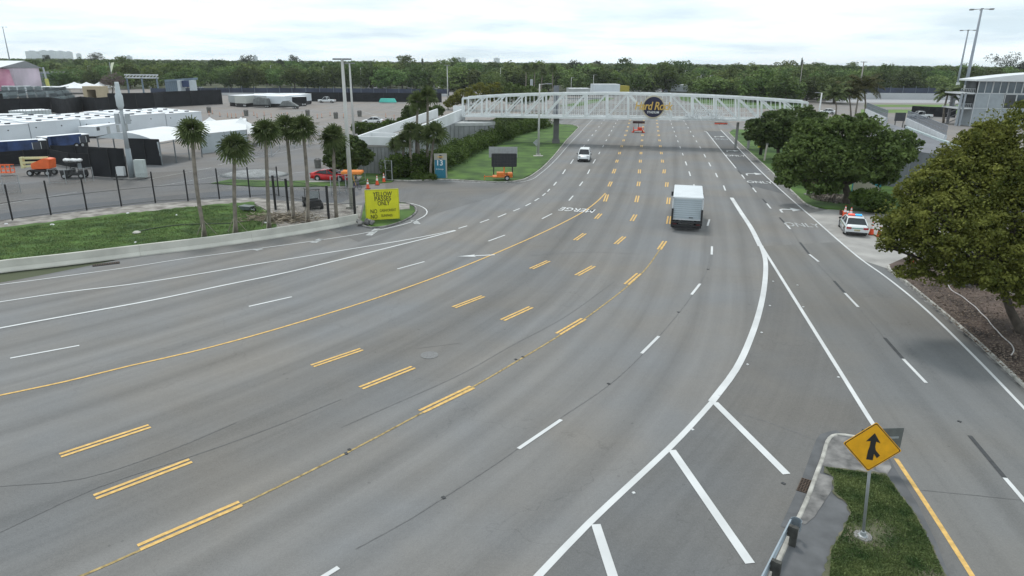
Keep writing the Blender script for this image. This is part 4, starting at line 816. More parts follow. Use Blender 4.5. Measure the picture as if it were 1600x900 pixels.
for k_, (bx, by, bb, lab) in enumerate([(574, 216, [(572, 203, 12, .9, 0), (560, 200, 10, .9, 0)], 'leftmost clipped bush of the row behind the white ramp end'), (592, 214, [(590, 202, 11, .8, 0), (600, 200, 9, .8, 0)], 'middle clipped bush of the row behind the white ramp end'), (610, 210, [(609, 197, 11, .9, 0), (617, 201, 8, .8, 0)], 'rightmost clipped bush of the row behind the white ramp end')]):
    tree_px('shrub', lab, 'shrub', (bx, by), bb, 4200, 0.24, F_BUS, 0.06, .3, 20+k_, 'bushes behind the white ramp end')
# hedge running from the gate sign up under the bridge
def hedge(label, path, w, h, n, leaf, mat, seed):
    rng = np.random.default_rng(seed); pl = smooth_line(gl(*path), 1.4); o_ = pl[0].copy(); t = thing('hedge', label, 'hedge', o_); bl_ = [(p.x-o_.x, p.y-o_.y, h*.5+rng.normal()*.08, w*(.5+.08*rng.normal()), w*.5, h*.55) for p in pl]
    c_, a_, q_ = crown_arrays(bl_, n, leaf, rng, .5, 9, .5, 1.0); k = c_[:, 2] > .03; quads_mesh('foliage', c_[k], a_[k], q_[k], mat, parent=t)
    mb = MB()
    for b in bl_: mb.tube([(b[0], b[1], -.05), (b[0]+.1, b[1], h*.7)], [.05, .02], 5)
    mb.build('stems', BARK, t)
hedge('long clipped green hedge running up the lawn beside the ramp', [(694, 262), (720, 247), (755, 231), (790, 217), (835, 203), (850, 199)], 3.4, 2.3, 34000, 0.2, F_BUS, 30)
hedge('bushy hedge around the palm trunks behind the gate sign', [(616, 279), (635, 277), (655, 276), (676, 272), (690, 266)], 2.6, 2.6, 16000, 0.2, F_BUS, 31)
hedge('low row of tufts at the edge of the entrance road', [(648, 281), (662, 281.5), (678, 281)], 1.0, .7, 3000, 0.14, F_BUS, 32)
hedge('band of dark bushes at the back of the lawn near the bridge pier', [(757, 216), (790, 204), (830, 196), (846, 193)], 3.0, 2.2, 12000, 0.24, F_DRK, 33)
# ------------------------------------------------------------------ palms
def palm_fan(label, base, crown, rpx, seed, group, cat='palm tree', n_f=34, tr=0.17, braces=False, squash=.9, fcol=None):
    """cabbage palm: rough trunk, ball of fan leaves each made of many narrow blades"""
    rng = np.random.default_rng(seed); b0 = G(*base); cw = onplane(*crown, b0, b0+Vector((1, 0, 0)))-b0; d = (b0-Vector((0, 0, CAM_H))).dot(FW); R_ = rpx*d/FOC
    t = thing('cabbage_palm', label, cat, b0, 0, group); mb = MB(); bend = Vector((rng.normal()*.1, rng.normal()*.15, 0)); ns_ = 10
    pts = [Vector((0, 0, -.1)).lerp(cw, i/ns_)+bend*math.sin(math.pi*i/ns_) for i in range(ns_+1)]
    mb.tube(pts, [tr*(1.25 if i == 0 else 1.0-.2*i/ns_+(.05 if i % 2 else 0)+(.25 if i == ns_ else 0)) for i in range(ns_+1)], 9)
    mb.build('trunk', PBARK, t, smooth=True)
    Cs, As, Bs = [], [], []
    for k in range(n_f):
        az = k*2.39996+rng.normal()*.2; el = math.radians(82-128*(k/n_f)**.95+rng.normal()*9); dr = Vector((math.cos(az)*math.cos(el), math.sin(az)*math.cos(el), math.sin(el)))
        st_ = R_*.30; ln = R_*.80*(0.85+.25*rng.random()); o_ = cw+dr*st_; sd_ = dr.cross(Vector((0, 0, 1))); sd_ = sd_.normalized() if sd_.length > .05 else Vector((1, 0, 0)); sd_ = Matrix.Rotation(rng.normal()*.75, 3, dr) @ sd_; up = sd_.cross(dr)
        Cs.append(cw+dr*st_*.5); As.append(dr*st_*.5); Bs.append(sd_*.02)
        for j in range(13):
            a = (j-6)/6*1.45; v = (dr*math.cos(a)+sd_*math.sin(a)).normalized(); l2 = ln*(1-.25*abs(j-6)/6); dp = Vector((0, 0, -1))*l2*(.10+.22*rng.random()); w = v.cross(up).normalized()*(.048*l2+.014)*(.8+.4*rng.random())
            m1 = o_+v*l2*.30+up*.02; Cs.append(m1); As.append(v*l2*.32); Bs.append(w)
            e2 = (v*l2*.45+dp*1.1); Cs.append(o_+v*l2*.58+e2*.5); As.append(e2*.55); Bs.append(w*.6)
    quads_mesh('crown', np.array([tuple(v) for v in Cs]), np.array([tuple(v) for v in As]), np.array([tuple(v) for v in Bs]), fcol or F_PALM, parent=t)
    if braces:
        for k in range(3):
            a = k*2.1+.6; MB().bar((0, 0, 1.5), (math.cos(a)*1.0, math.sin(a)*1.0, 0), .05).build('brace', M('brace_timber', (.30, .27, .22), .9, .15, 2), t)
    return t
F_PALM = leafmat('palm_frond', (0.038, 0.062, 0.018), (0.145, 0.180, 0.070), 1.6, .2)
F_PALM2 = leafmat('coconut_frond', (0.030, 0.042, 0.014), (0.095, 0.085, 0.030), .6, .15)
gp = 'cabbage palms by the lawn and barrier'
for k_, (b, c_, r, lab, br_) in enumerate([((321, 371), (300, 206), 27, 'leftmost cabbage palm, leaning left, with props on the lawn', 1), ((369, 366), (367, 230), 29, 'second cabbage palm from the left, shortest and bushiest on the lawn', 1), ((421, 358), (415, 206), 25, 'third cabbage palm from the left, standing at the edge of the dirt', 1),
        ((459, 346), (447, 199), 25, 'fourth cabbage palm from the left, slim and close to the next one', 1), ((481, 349), (473, 201), 27, 'fifth cabbage palm from the left, tall with a broad crown', 1), ((526, 342), (521, 215), 25, 'rightmost cabbage palm of the row, beside the light pole', 0)]):
    palm_fan(lab, b, c_, r*.88, 40+k_, gp, braces=bool(br_), n_f=40, tr=.165)
gp = 'palm clump by the gate sign'
for k_, (b, c_, r, lab) in enumerate([((628, 276), (617, 226), 12, 'lowest small palm at the left of the clump by the gate sign'), ((633, 277), (630, 221), 14, 'short palm second from the left in the clump by the gate sign'), ((645, 278), (641, 205), 15, 'mid height palm at the middle of the clump by the gate sign'), ((652, 277), (653, 208), 14, 'slim palm just right of the middle one in the clump by the gate sign'),
        ((672, 279), (678, 211), 20, 'broad crowned palm at the right of the clump by the gate sign'), ((651, 274), (653, 158), 15, 'left one of the two tallest palms rising above the ramp'), ((667, 275), (668, 150), 15, 'right one of the two tallest palms rising above the ramp')]):
    palm_fan(lab, b, c_, r*1.15, 60+k_, gp, n_f=28, tr=.17)
def palm_feather(label, base, crown, rpx, seed, group, mat, nf=18, droop=.9, tr=.2, name='coconut_palm'):
    """coconut or royal palm: long arching fronds with hanging leaflets"""
    rng = np.random.default_rng(seed); b0 = G(*base); cw = onplane(*crown, b0, b0+Vector((1, 0, 0)))-b0; d = (b0-Vector((0, 0, CAM_H))).dot(FW); R_ = rpx*d/FOC
    t = thing(name, label, 'palm tree', b0, 0, group); mb = MB(); mb.tube([Vector((0, 0, -.1)), cw*.5+Vector((.25*rng.normal(), 0, 0)), cw], [tr*1.3, tr, tr*.8], 8); mb.build('trunk', PBARK, t, smooth=True)
    Cs, As, Bs = [], [], []
    for k in range(nf):
        az = k*2.39996+rng.normal()*.2; el = math.radians(75-80*(k/nf)+rng.normal()*6); h_ = Vector((math.cos(az), math.sin(az), 0)); p = cw.copy(); L_ = R_*1.25*(.85+.3*rng.random()); ns_ = 9; e_ = el; sd_ = Vector((-h_.y, h_.x, 0))
        for j in range(ns_):
            v = h_*math.cos(e_)+Vector((0, 0, math.sin(e_))); q = p+v*L_/ns_; Cs.append((p+q)/2); As.append((q-p)/2*1.05); Bs.append(sd_*.03)
            for s_ in (-1, 1):
                for m_ in range(3):
                    o_ = p.lerp(q, (m_+.5)/3); ll = L_*.26*math.sin(math.pi*min(.97, (j+.8)/(ns_+.6)))**.6; lv = (sd_*s_*.75+v*.35+Vector((0, 0, -.55+rng.normal()*.12))).normalized()
                    Cs.append(o_+lv*ll/2); As.append(lv*ll/2); Bs.append(v*.045*max(1, d/110))
            p = q; e_ -= droop*1.9/ns_*(.4+j/ns_)
    quads_mesh('crown', np.array([tuple(v) for v in Cs]), np.array([tuple(v) for v in As]), np.array([tuple(v) for v in Bs]), mat, parent=t)
    return t
gp = 'coconut palms beyond the bridge'
palm_feather('tall coconut palm with browning fronds right of the slim light pole', (1352, 186), (1350, 136), 28, 80, gp, F_PALM2, 22, 1.0, .22)
palm_feather('coconut palm with brown hanging fronds left of the slim light pole', (1330, 186), (1326, 146), 22, 81, gp, F_PALM2, 20, 1.0, .2)
palm_feather('low coconut palm next to the top of the bare white pole', (1305, 187), (1304, 149), 20, 82, gp, F_PALM, 20, .9, .2)
palm_feather('royal palm standing alone in front of the glass building', (1474, 192), (1481, 147), 19, 83, None, F_PALM, 20, 1.0, .24, 'royal_palm')
palm_feather('yellowing coconut palm just above the bridge lettering', (1137, 154), (1136, 132), 13, 84, gp, F_YEL, 16, 1.0, .2)
palm_feather('dark coconut palm right of the yellowing one', (1168, 156), (1170, 126), 16, 85, gp, F_PALM, 18, .9, .22)
palm_feather('dark coconut palm above the right part of the bridge', (1196, 158), (1198, 126), 17, 86, gp, F_PALM, 18, .9, .22)
palm_feather('dark coconut palm left of the pole near the bridge end', (1226, 160), (1226, 128), 16, 87, gp, F_PALM, 18, .9, .22)
gp = 'tall palms behind the bridge'
for k_, (b, c_, lab) in enumerate([((820, 152), (822, 106), 'leftmost of the tall palms seen above the bridge'), ((834, 152), (836, 106), 'second from the left of the tall palms above the bridge'), ((846, 151), (848, 113), 'shorter third palm of the group above the bridge'), ((862, 151), (864, 107), 'rightmost of the tall palms seen above the bridge')]):
    palm_fan(lab, b, c_, 8.5, 90+k_, gp, n_f=24, tr=.2)
# ------------------------------------------------------------------ the woods: separate trees, copied from a few kinds
def far_tree_kind(name, label, seed, mat, w=6.4, h=10.5, n=2600, leaf=.62):
    rng = np.random.default_rng(seed); t = thing(name, label, 'tree'); bl_ = []
    for k in range(6): a = k*1.05+rng.random(); bl_.append((math.cos(a)*w*.5, math.sin(a)*w*.5, h*(.50+.10*rng.normal()), w*.55, w*.55, h*.32))
    bl_.append((0, 0, h*.72, w*.62, w*.62, h*.28)); c_, a_, q_ = crown_arrays(bl_, n, leaf, rng, .42, 10, .5)
    quads_mesh('crown', c_, a_, q_, mat, parent=t); mb = MB(); limbs(mb, .32, (0, 0, h*.33), bl_, rng, twigs=0); mb.build('trunk', BARK, t)
    return t
LK = {0: 'broad green tree in the front row of the far tree line', 1: 'green tree in the second row of the far tree line', 2: 'green tree deep in the far wood, only its top showing', 3: 'dark tree of the thick group beyond the right half of the bridge', 4: 'tree of the wood beyond the scaffold heaps at the left'}
kinds = [far_tree_kind('broadleaf_tree', LK[0], 200+i, F_FAR, 6.0+.6*(i % 3), 10.2+.5*(i % 4)) for i in range(6)]
used_k = [False]*6
WOOD = []
GRP = ['front row', 'second row', 'deep rows', 'right of the avenue', 'left wood']
def put_tree(x, y, s_, row):
    i = int(RNG.integers(0, 6)); sc = (s_*(.8+.45*RNG.random()), s_*(.8+.45*RNG.random()), s_*(.78+.32*RNG.random()))
    if used_k[i]: o_ = dup(kinds[i], (x, y, -.05), RNG.random()*6.28, LK[row], 'trees of the far wood, '+GRP[row], sc)
    else:
        o_ = kinds[i]; used_k[i] = True; o_.location = (x, y, -.05); o_.scale = sc; o_['label'] = LK[row]; o_['group'] = 'trees of the far wood, '+GRP[row]
    WOOD.append((proj((x, y, 8))[0], row, o_)); return o_
bpy.context.view_layer.update()
def hidden_road(x, y): return 40 < x-0.187*(y-212) < 60 and y < 420
for r_, (Y, sp, row) in enumerate([(352, 12.0, 0), (372, 13.0, 1), (396, 14.0, 2), (430, 16.0, 2), (470, 17.5, 2), (520, 20, 2)]):
    x = -Y*.52-RNG.random()*8 if r_ < 3 else -Y*.76
    while x < Y*.78:
        if not (r_ == 0 and 45 < x-0.187*(Y-140)+0 < 75 and False):
            s_ = (.92+.22*RNG.random())*(1.0 if x > -110 else .95)
            put_tree(x+RNG.normal()*2, Y+RNG.normal()*5, s_*(1.0+.05*r_), row)
        x += sp*(.8+.4*RNG.random())
for k_ in range(20):
    y = 262+RNG.random()*80; x = (1085+k_*10.5+RNG.normal()*5-800)/FOC*y*1.0; put_tree(x, y, .92+.12*RNG.random(), 3)
for k_ in range(26):
    y = 335+RNG.random()*90; x = (-20+k_*9.5-800)/FOC*y; put_tree(x, y, .8+.15*RNG.random(), 4)
ORD = ['leftmost', 'second', 'third', 'fourth', 'fifth', 'sixth', 'seventh', 'eighth', 'ninth', 'tenth', 'eleventh', 'twelfth', 'thirteenth', 'fourteenth', 'fifteenth', 'sixteenth', 'seventeenth', 'eighteenth', 'nineteenth', 'twentieth', 'last but three', 'last but two', 'last but one', 'rightmost']
ZN = [(-999, 60, 'beyond the pink building'), (60, 135, 'beyond the far peaked tents'), (135, 200, 'beyond the sand coloured portal'), (200, 262, 'beyond the truss gantry'), (262, 345, 'beyond the steel gate frame'), (345, 420, 'beyond the left semi trailers'), (420, 490, 'beyond the right semi trailers'), (490, 560, 'behind the twin light poles'), (560, 640, 'beyond the turquoise skip'), (640, 720, 'behind the two tallest palms'), (720, 800, 'over the left end of the footbridge'), (800, 880, 'behind the tall bridge palms'), (880, 970, 'over the white container'), (970, 1060, 'over the round sign'), (1060, 1130, 'over the bridge lettering'), (1130, 1200, 'behind the yellowing palm'), (1200, 1270, 'over the right bridge end'), (1270, 1380, 'behind the coconut palms'), (1380, 1480, 'beyond the dark scoreboard'), (1480, 1560, 'behind the floodlight masts'), (1560, 9999, 'over the glass building')]
RW = ['front row tree', 'second row tree', 'deep row treetop', 'nearer dark tree', 'nearer tree']
for za_, zb_, zn in ZN:
    for rw_ in range(5):
        L_ = sorted([w for w in WOOD if za_ <= w[0] < zb_ and w[1] == rw_], key=lambda w: w[0])
        for i, w in enumerate(L_): w[2]['label'] = f'{RW[rw_]} {zn}' + ('' if len(L_) == 1 else f', {ORD[min(i, 23)]}'+('' if i == 0 else ' from left'))
# beyond these the wood runs to the horizon as one mass
rng = np.random.default_rng(5); n_t = 2600; Yd = 560+(rng.random(n_t)**1.6)*2600; Xd = (rng.random(n_t)*2-1)*Yd*.80; hh = 9.5+rng.random(n_t)*4.0; per = 70
u = unit(n_t*per, rng); u[:, 2] = np.abs(u[:, 2])*.9-.15; sc_ = np.repeat(np.c_[4.5+rng.random(n_t)*3, 4.5+rng.random(n_t)*3, hh*.5], per, 0); c_ = np.repeat(np.c_[Xd, Yd, hh*.52], per, 0)+u*sc_*(.8+.25*rng.random(n_t*per))[:, None]
nn = u+unit(n_t*per, rng)*.7; nn /= np.linalg.norm(nn, axis=1)[:, None]; t_ = np.cross(nn, unit(n_t*per, rng)); t_ /= np.linalg.norm(t_, axis=1)[:, None]; q_ = np.cross(nn, t_)
F_MASS = leafmat('foliage_wood', (0.040, 0.068, 0.022), (0.115, 0.155, 0.052), 0.03, 0.0)
tag(quads_mesh('distant_wood', c_, t_*1.5, q_*1.2, F_MASS), 'far wood of green treetops running to the horizon', 'wood', kind='stuff')
# a few taller crowns standing out on the skyline
F_PINE = leafmat('foliage_pine', (0.022, 0.036, 0.020), (0.06, 0.075, 0.045), .2, 0.0)
for k_, (px, yt, d, w, lab) in enumerate([(160, 82, 760, 13, 'wide feathery tree standing above the left skyline'), (85, 86, 700, 4, 'small dark tree top on the skyline near the pink building'), (388, 88, 640, 9, 'feathery tree top on the skyline above the parked trailers'), (466, 88, 640, 7, 'dark tree top on the skyline left of the twin light poles'),
        (441, 93, 520, 5, 'dark palm like tree top below the skyline'), (1247, 90, 560, 1.3, 'thin cypress spike on the skyline at the right'), (1570, 85, 520, 12, 'windswept feathery trees on the skyline above the glass building'), (1590, 96, 480, 8, 'rightmost dark tree top on the skyline'), (661, 92, 640, 1.6, 'small spike of a tree on the skyline left of centre'), (898, 97, 520, 5, 'pair of dark tree tops above the bridge'), (979, 96, 700, 1.5, 'small dark spike on the skyline above the round sign'), (930, 96, 600, 8, 'tree top standing above the bridge centre left')]):
    b0 = G(px, 140); b0 = Vector((b0.x*d/b0.y, d, 0)); h_ = Z(b0, yt); rng = np.random.default_rng(300+k_); t = thing('skyline_tree', lab, 'tree', b0)
    bl_ = [(rng.normal()*w*.35, rng.normal()*w*.3, h_*(.55+.38*rng.random()), w*.35, w*.35, h_*.16) for _ in range(8)]+[(0, 0, h_*.86, w*.4, w*.4, h_*.14)]
    c_, a_, q_ = crown_arrays(bl_, 1500, .6 if w > 3 else .35, rng, .4, 8, .4); quads_mesh('crown', c_, a_, q_, F_PINE, parent=t); mb = MB(); mb.tube([(0, 0, -.1), (0, 0, h_*.8)], [.4, .12], 6); mb.build('trunk', BARK, t)
# bare reddish tree in the left wood
tree_px('bare_tree', 'leafless reddish grey tree beyond the white tent peaks', 'tree', (176, 146), [(176, 124, 12, .8, 0), (166, 128, 8, .8, 0), (186, 126, 8, .8, 0)], 2200, 0.3, F_BARE, 0.25, .4, 50, twigs=6)
# ================================================================== fences
BLKP = M('black_post', (0.012, 0.012, 0.014), .5, .1, 3); GALV = M('galvanised_steel', (0.34, 0.36, 0.37), .45, .12, 3, metal=.3); CHAIN = mesh_fabric('chain_link', (0.05, 0.052, 0.055), 0.10, 9.0, 0.0)
SCREEN = M('black_screen_fabric', (0.010, 0.011, 0.014), .9, .35, .5, detail=8)
def sheet(name, a, b, z0, z1, mat, parent, n=1):
    me = bpy.data.meshes.new(name); L = (Vector(b)-Vector(a)).length; vs = [Vector(a)+Vector((0, 0, z0)), Vector(b)+Vector((0, 0, z0)), Vector(b)+Vector((0, 0, z1)), Vector(a)+Vector((0, 0, z1))]
    me.from_pydata([tuple(v) for v in vs], [], [(0, 1, 2, 3)]); ul = me.uv_layers.new(name='UVMap')
    for l, uv in zip(me.loops, ((0, z0), (L, z0), (L, z1), (0, z1))): ul.data[l.index].uv = uv
    me.materials.append(mat); o = bpy.data.objects.new(name, me); C.objects.link(o); o.parent = parent; return o
def fence(name, label, pts, h, pr, mat, net=None, rails=(0.05, .99), cat='fence', rr_=.03, screen=None, rmat=None):
    o0 = G(*pts[0]) if len(pts[0]) == 2 and not isinstance(pts[0], Vector) else pts[0]; P = [(G(*p) if not isinstance(p, Vector) else p)-o0 for p in pts]; t = thing(name, label, cat, o0)
    hs = h if isinstance(h, (list, tuple)) else [h]*len(P)
    for p, hh in zip(P, hs): MB().tube([p+Vector((0, 0, -.05)), p+Vector((0, 0, hh))], pr, 7).build('post', mat, t)
    for a, b, ha, hb in zip(P, P[1:], hs, hs[1:]):
        for f in rails: MB().bar(a+Vector((0, 0, ha*f)), b+Vector((0, 0, hb*f)), rr_).build('rail', rmat or mat, t)
        if net: sheet('netting', a, b, .05, min(ha, hb)*.97, net, t)
        if screen:
            d = (b-a); L = d.length; n_ = max(2, int(L/1.2)); q = Vector((-d.y, d.x, 0)).normalized(); vs = []; fs = []
            for i in range(n_+1):
                for j in range(5): vs.append(a+d*i/n_+Vector((0, 0, .05+(min(ha, hb)-.05)*j/4))+q*(.05*math.sin(i*1.7+j)+.03))
            fs = [(i*5+j, i*5+5+j, i*5+6+j, i*5+1+j) for i in range(n_) for j in range(4)]; MB().add(vs, fs).build('screen', screen, t)
    return t
fp = [(-40, 356, 298), (20, 345, 288), (80, 336.5, 282), (136, 329, 277), (190, 323, 272), (243, 317, 268), (294, 314, 265), (343, 311, 263), (391, 308.5, 261), (436, 306, 260)]
def hts(l): return [Z(G(x, y), yt) for x, y, yt in l]
fence('lawn_fence', 'long black post fence with thin rails between the lawn and the service road', [(a, b) for a, b, _ in fp], hts(fp), .075, BLKP, CHAIN, rails=(.06, .52))
fp = [(431, 328.5, 274), (451, 331.5, 279), (514, 344, 290), (555, 337, 293)]
fence('corner_fence', 'dark chain link fence on four thick black posts at the dirt corner', [(a, b) for a, b, _ in fp], hts(fp), .12, BLKP, CHAIN, rails=(.45, .95))
fp = [(0, 301, 268), (6, 303, 267), (33, 301, 272), (77, 287, 262)]
fence('grey_temporary_fence', 'low grey temporary fence panels at the far left behind the lawn fence', [(-30, 300), (7, 303), (33, 301)], 2.0, .04, GALV, CHAIN, rails=(.05, .55, .98))
fence('grey_temporary_fence', 'thin grey temporary fence beside the orange boom lift and the carts', [(78, 287), (104, 288), (134, 285), (147, 283)], 1.7, .04, GALV, CHAIN, rails=(.1, .98))
fence('grey_chain_fence', 'grey chain link fence behind the cabbage palms near the tent', [(395, 246), (425, 245), (437, 234), (460, 232), (483, 229), (500, 222)], 2.2, .05, GALV, CHAIN, rails=(.05, .98))
fence('gate_barrier', 'small grey pedestrian barrier by the orange cones', [(541, 291), (557, 288), (571, 283)], 1.1, .03, GALV, CHAIN, rails=(.1, .98))
fence('ramp_gate', 'grey metal gate frame at the left end of the hedge', [(603, 282), (613, 283)], 2.5, .06, GALV, CHAIN, rails=(.05, .5, .98))
fence('grey_barrier_row', 'row of grey barrier panels beside the black utility cart', [(518, 306), (531, 304), (541, 302), (548, 300)], 2.1, .05, GALV, CHAIN, rails=(.1, .98))
# black screened fences round the compounds
for lab, pts, h in [('black screened fence in front of the dark trailers and the tent', [(82, 245), (120, 246), (150, 248), (186, 250)], 1.7), ('black screened fence behind the orange boom lift', [(-40, 262), (0, 261), (40, 258), (78, 255), (110, 262), (145, 264)], 2.0),
        ('tall black screened enclosure behind the pole with the grey boxes', [(145, 276), (175, 278), (200, 278)], 3.6), ('black screened wall under the open side of the big white tent', [(206, 257), (230, 258), (254, 259)], 3.6),
        ('long far black fence behind the white trailers at the left', [(-30, 181), (35, 178), (82, 176), (105, 180), (130, 174), (152, 177), (172, 175)], 4.0), ('black fence in front of the gate shaped steel frame', [(172, 172), (215, 171), (243, 170), (258, 168), (300, 165.5), (348, 163)], 4.6),
        ('far black fence left of the parked semi trailers, behind the lot', [(478, 158.5), (530, 159), (600, 159.5), (690, 160)], 3.2), ('short black fence in front of the glass building', [(1423, 181), (1450, 182.5), (1492, 184)], 2.8), ('black wall at the far left edge behind the steel stacks', [(-20, 168), (8, 168)], 4.0)]:
    fence('screened_fence', lab, pts, h, .06, BLKP, None, rails=(.98,), screen=SCREEN)
# track walls and catch fences far off
TW = M('track_wall_concrete', (0.42, 0.43, 0.44), .85, .1, .1); CF = M('catch_fence', (0.13, 0.16, 0.20), .6, .2, .3); DKB = M('dark_windscreen', (0.035, 0.045, 0.075), .8, .3, .2)
for lab, pts, zz_, hz_ in [('pale track wall with dark catch fence along the front of the wood, left part', [(225, 150), (330, 149), (450, 149), (560, 149.5), (700, 150.5)], 1.0, 2.7), ('pale track wall with dark catch fence beyond the green strips at the right', [(1290, 155), (1360, 155), (1480, 156), (1560, 157)], 2.6, 4.6)]:
    P = gl(*pts); o0 = P[0].copy(); t = thing('track_barrier', lab, 'track barrier', o0)
    for a, b in zip(P, P[1:]):
        a, b = a-o0, b-o0; d = b-a; MB().box(((a+b)/2).to_tuple()[:2]+(zz_/2,), (d.length, .4, zz_), rz=math.atan2(d.y, d.x)).build('wall', TW, t)
        k = Vector((0, 6, 0)); MB().box(tuple(((a+b)/2+k).to_tuple()[:2])+((zz_+hz_)/2-.5,), (d.length, .15, hz_-zz_+1), rz=math.atan2(d.y, d.x)).build('screen', DKB, t)
        n_ = int(d.length/5)
        pm = MB()
        for i in range(n_): q = a.lerp(b, i/n_)+Vector((0, 5.8, 0)); pm.bar(q, q+Vector((0, 0, hz_+.7)), .16)
        pm.build('fence_posts', CF, t)
# ================================================================== poles and lamps
LPOLE = M('pale_pole', (0.46, 0.46, 0.44), .7, .1, .5); LHEAD = M('lamp_head', (0.22, 0.23, 0.24), .5, .1, 2)
def light_pole(label, base, ytop, arm=1.2, r=.13, heads=1, mat=None, xt=None, group=None, dirx=1):
    if heads == 2: arm = .15
    b = G(*base); h = Z(b, ytop); t = thing('light_pole', label, 'light pole', b, 0, group); MB().tube([(0, 0, 0), (0, 0, h)], [r*1.25, r*.7], 9).build('pole', mat or LPOLE, t, smooth=True)
    MB().box((0, 0, .12), (r*5, r*5, .25)).build('base', CONC, t)
    for k in range(heads):
        s_ = dirx if k == 0 else -dirx; MB().bar((0, 0, h-.1), (s_*arm, 0, h+.05), .08).build('arm', mat or LPOLE, t); MB().box((s_*(arm+.3), 0, h+.03), (.8, .32, .16)).build('lamp', LHEAD, t)
    return t
light_pole('tall pale light pole, front one of the close pair left of centre', (550, 326), 93, .5, .19, 2)
light_pole('tall pale light pole, rear one of the close pair left of centre', (554, 226), 99, .5, .19, 2)
light_pole('slim light pole rising in front of the yellow green tree', (700, 171), 102, .5, .16, 2)
light_pole('light pole on the lawn beside the grey diamond sign', (841, 243), 131, 1.2, .15, 1)
light_pole('slim light pole among the coconut palms right of the bridge', (1336, 183), 97, .6, .2, 2, M('brownish_pole', (0.30, 0.28, 0.25), .8, .1, 1))
light_pole('slim brown light pole left of the coconut palms', (1246, 160), 98, .5, .16, 2, MATS['brownish_pole'])
light_pole('short bright white pole between the bridge end and the palms', (1277, 195), 145, .9, .2, 1, M('white_pole', (.62, .63, .63), .6, .05, 1), dirx=-1)
light_pole('low concrete pole on the right verge in front of the small grey sign', (1261, 306), 264, .1, .11, 1, M('pale_timber', (.42, .39, .33), .8, .15, 1))
gp = 'light poles far behind the bridge'
for i, (x, yt, yb) in enumerate([(892, 121, 146), (926.5, 117, 146), (950, 114, 143), (960, 110, 143), (1005, 111, 142), (1068, 110, 143), (1087, 120, 146), (1093, 117, 146), (1107, 118, 150), (1180, 127, 152), (507, 104, 138), (565, 106, 140), (584, 109, 140), (600, 113, 140), (661, 107, 140), (731, 109, 140), (782, 106, 142), (141, 103, 128), (1392, 112, 140), (426, 102, 136), (1443, 116, 140)]):
    light_pole(['hooked far pole above the low grey trailer behind the bridge', 'pale far pole at the left end of the white container', 'far pole just right above the white container', 'taller far pole right above the white container', 'far pole between the container and the traffic signals', 'far pole right of the traffic signals', 'shorter far pole of the close pair right of the signals', 'taller far pole of the close pair right of the signals', 'far pole left of the yellowing coconut palm', 'far pole among the dark coconut palms',
      'leftmost far pole in front of the wood beside the twin poles', 'far pole right of the twin light poles', 'second far pole right of the twin light poles', 'third far pole right of the twin light poles', 'far pole in the wood left of the slim lot pole', 'far pole in the wood right of the slim lot pole', 'far pole left of the tall palms above the bridge', 'far pole in the wood above the white tent peaks', 'white topped pole in the far wood at the right', 'far pole in the wood above the semi trailers', 'far pole in the wood left of the flood masts'][i], (x, yb), yt, .7, .14, 1, group=gp)
def flood_mast(label, base, ytop, r, box=False, hr=1.6):
    b = G(*base); h = Z(b, ytop); t = thing('flood_mast', label, 'floodlight mast', b); MB().tube([(0, 0, 0), (0, 0, h)], [r, r*.45], 10).build('mast', M('mast_grey', (.26, .29, .33), .55, .1, .3, metal=.2), t, smooth=True)
    for k in range(6):
        a = k*math.pi/3; p = Vector((math.cos(a)*hr, math.sin(a)*hr, h-.1)); MB().bar((0, 0, h), p, .09).build('arm', LHEAD, t); MB().box(p, (.8, .6, .22), rz=a).build('floodlight', LHEAD, t)
    if box: MB().box((0, -.3, h*.32), (.9, .7, 1.2)).build('equipment_box', FRM, t); MB().box((0, -.2, h*.22), (1.6, .2, .2)).build('bracket', FRM, t)
flood_mast('tallest floodlight mast beside the glass building', (1497, 192), 14, .5, True, 2.4); flood_mast('thinner floodlight mast left of the tallest one', (1488, 170), 47, .42, True, 2.2); flood_mast('lone floodlight mast at the far left edge', (21, 122), 42, .5, False, 2.5)
# phone mast with antennas in the lot
b = G(207, 279); t = thing('antenna_pole', 'grey antenna pole with a fat white canister and boxes in front of the tent', 'antenna pole', b); h = Z(b, 128); AG = M('antenna_grey', (.36, .39, .41), .5, .08, 1)
z1, z2, z3 = Z(b, 232), Z(b, 172), Z(b, 143)
MB().tube([(0, 0, 0), (0, 0, z1)], [.36, .32], 12).build('lower_pole', M('antenna_pole_grey', (.22, .25, .27), .5, .1, 1), t, smooth=True); MB().tube([(0, 0, z1), (0, 0, z2)], [.27, .2], 12).build('pole', AG, t, smooth=True)
MB().lathe([(.2, z2), (.40, z2+.5), (.42, z3-.5), (.3, z3-.2), (.24, h-.2), (.2, h)], n=14).build('antenna_canister', M('canister_grey', (.48, .52, .54), .5, .05, 1), t, smooth=True)
for s_ in (-1, 1): MB().box((s_*.62, 0, z2-1.0), (.45, .4, 1.2)).build('radio_box', AG, t)
MB().box((-1.1, -.3, .95), (.9, .5, 1.1)).build('meter_box', FRM, t); MB().box((1.35, -.3, 1.3), (1.2, .6, 2.1)).build('equipment_cabinet', M('pale_cabinet', (.40, .44, .43), .6, .1, 1), t); MB().box((0, 0, .05), (3.6, 2.2, .2)).build('pad', CONCD, t)
t = thing('antenna_pole', 'slim antenna pole with canister behind the footbridge', 'antenna pole', G(830, 160)); b = G(830, 160); h = Z(b, 124); MB().tube([(0, 0, 0), (0, 0, h*.72)], .15, 8).build('pole', AG, t); MB().tube([(0, 0, h*.72), (0, 0, h)], .5, 10).build('antenna_canister', AG, t)
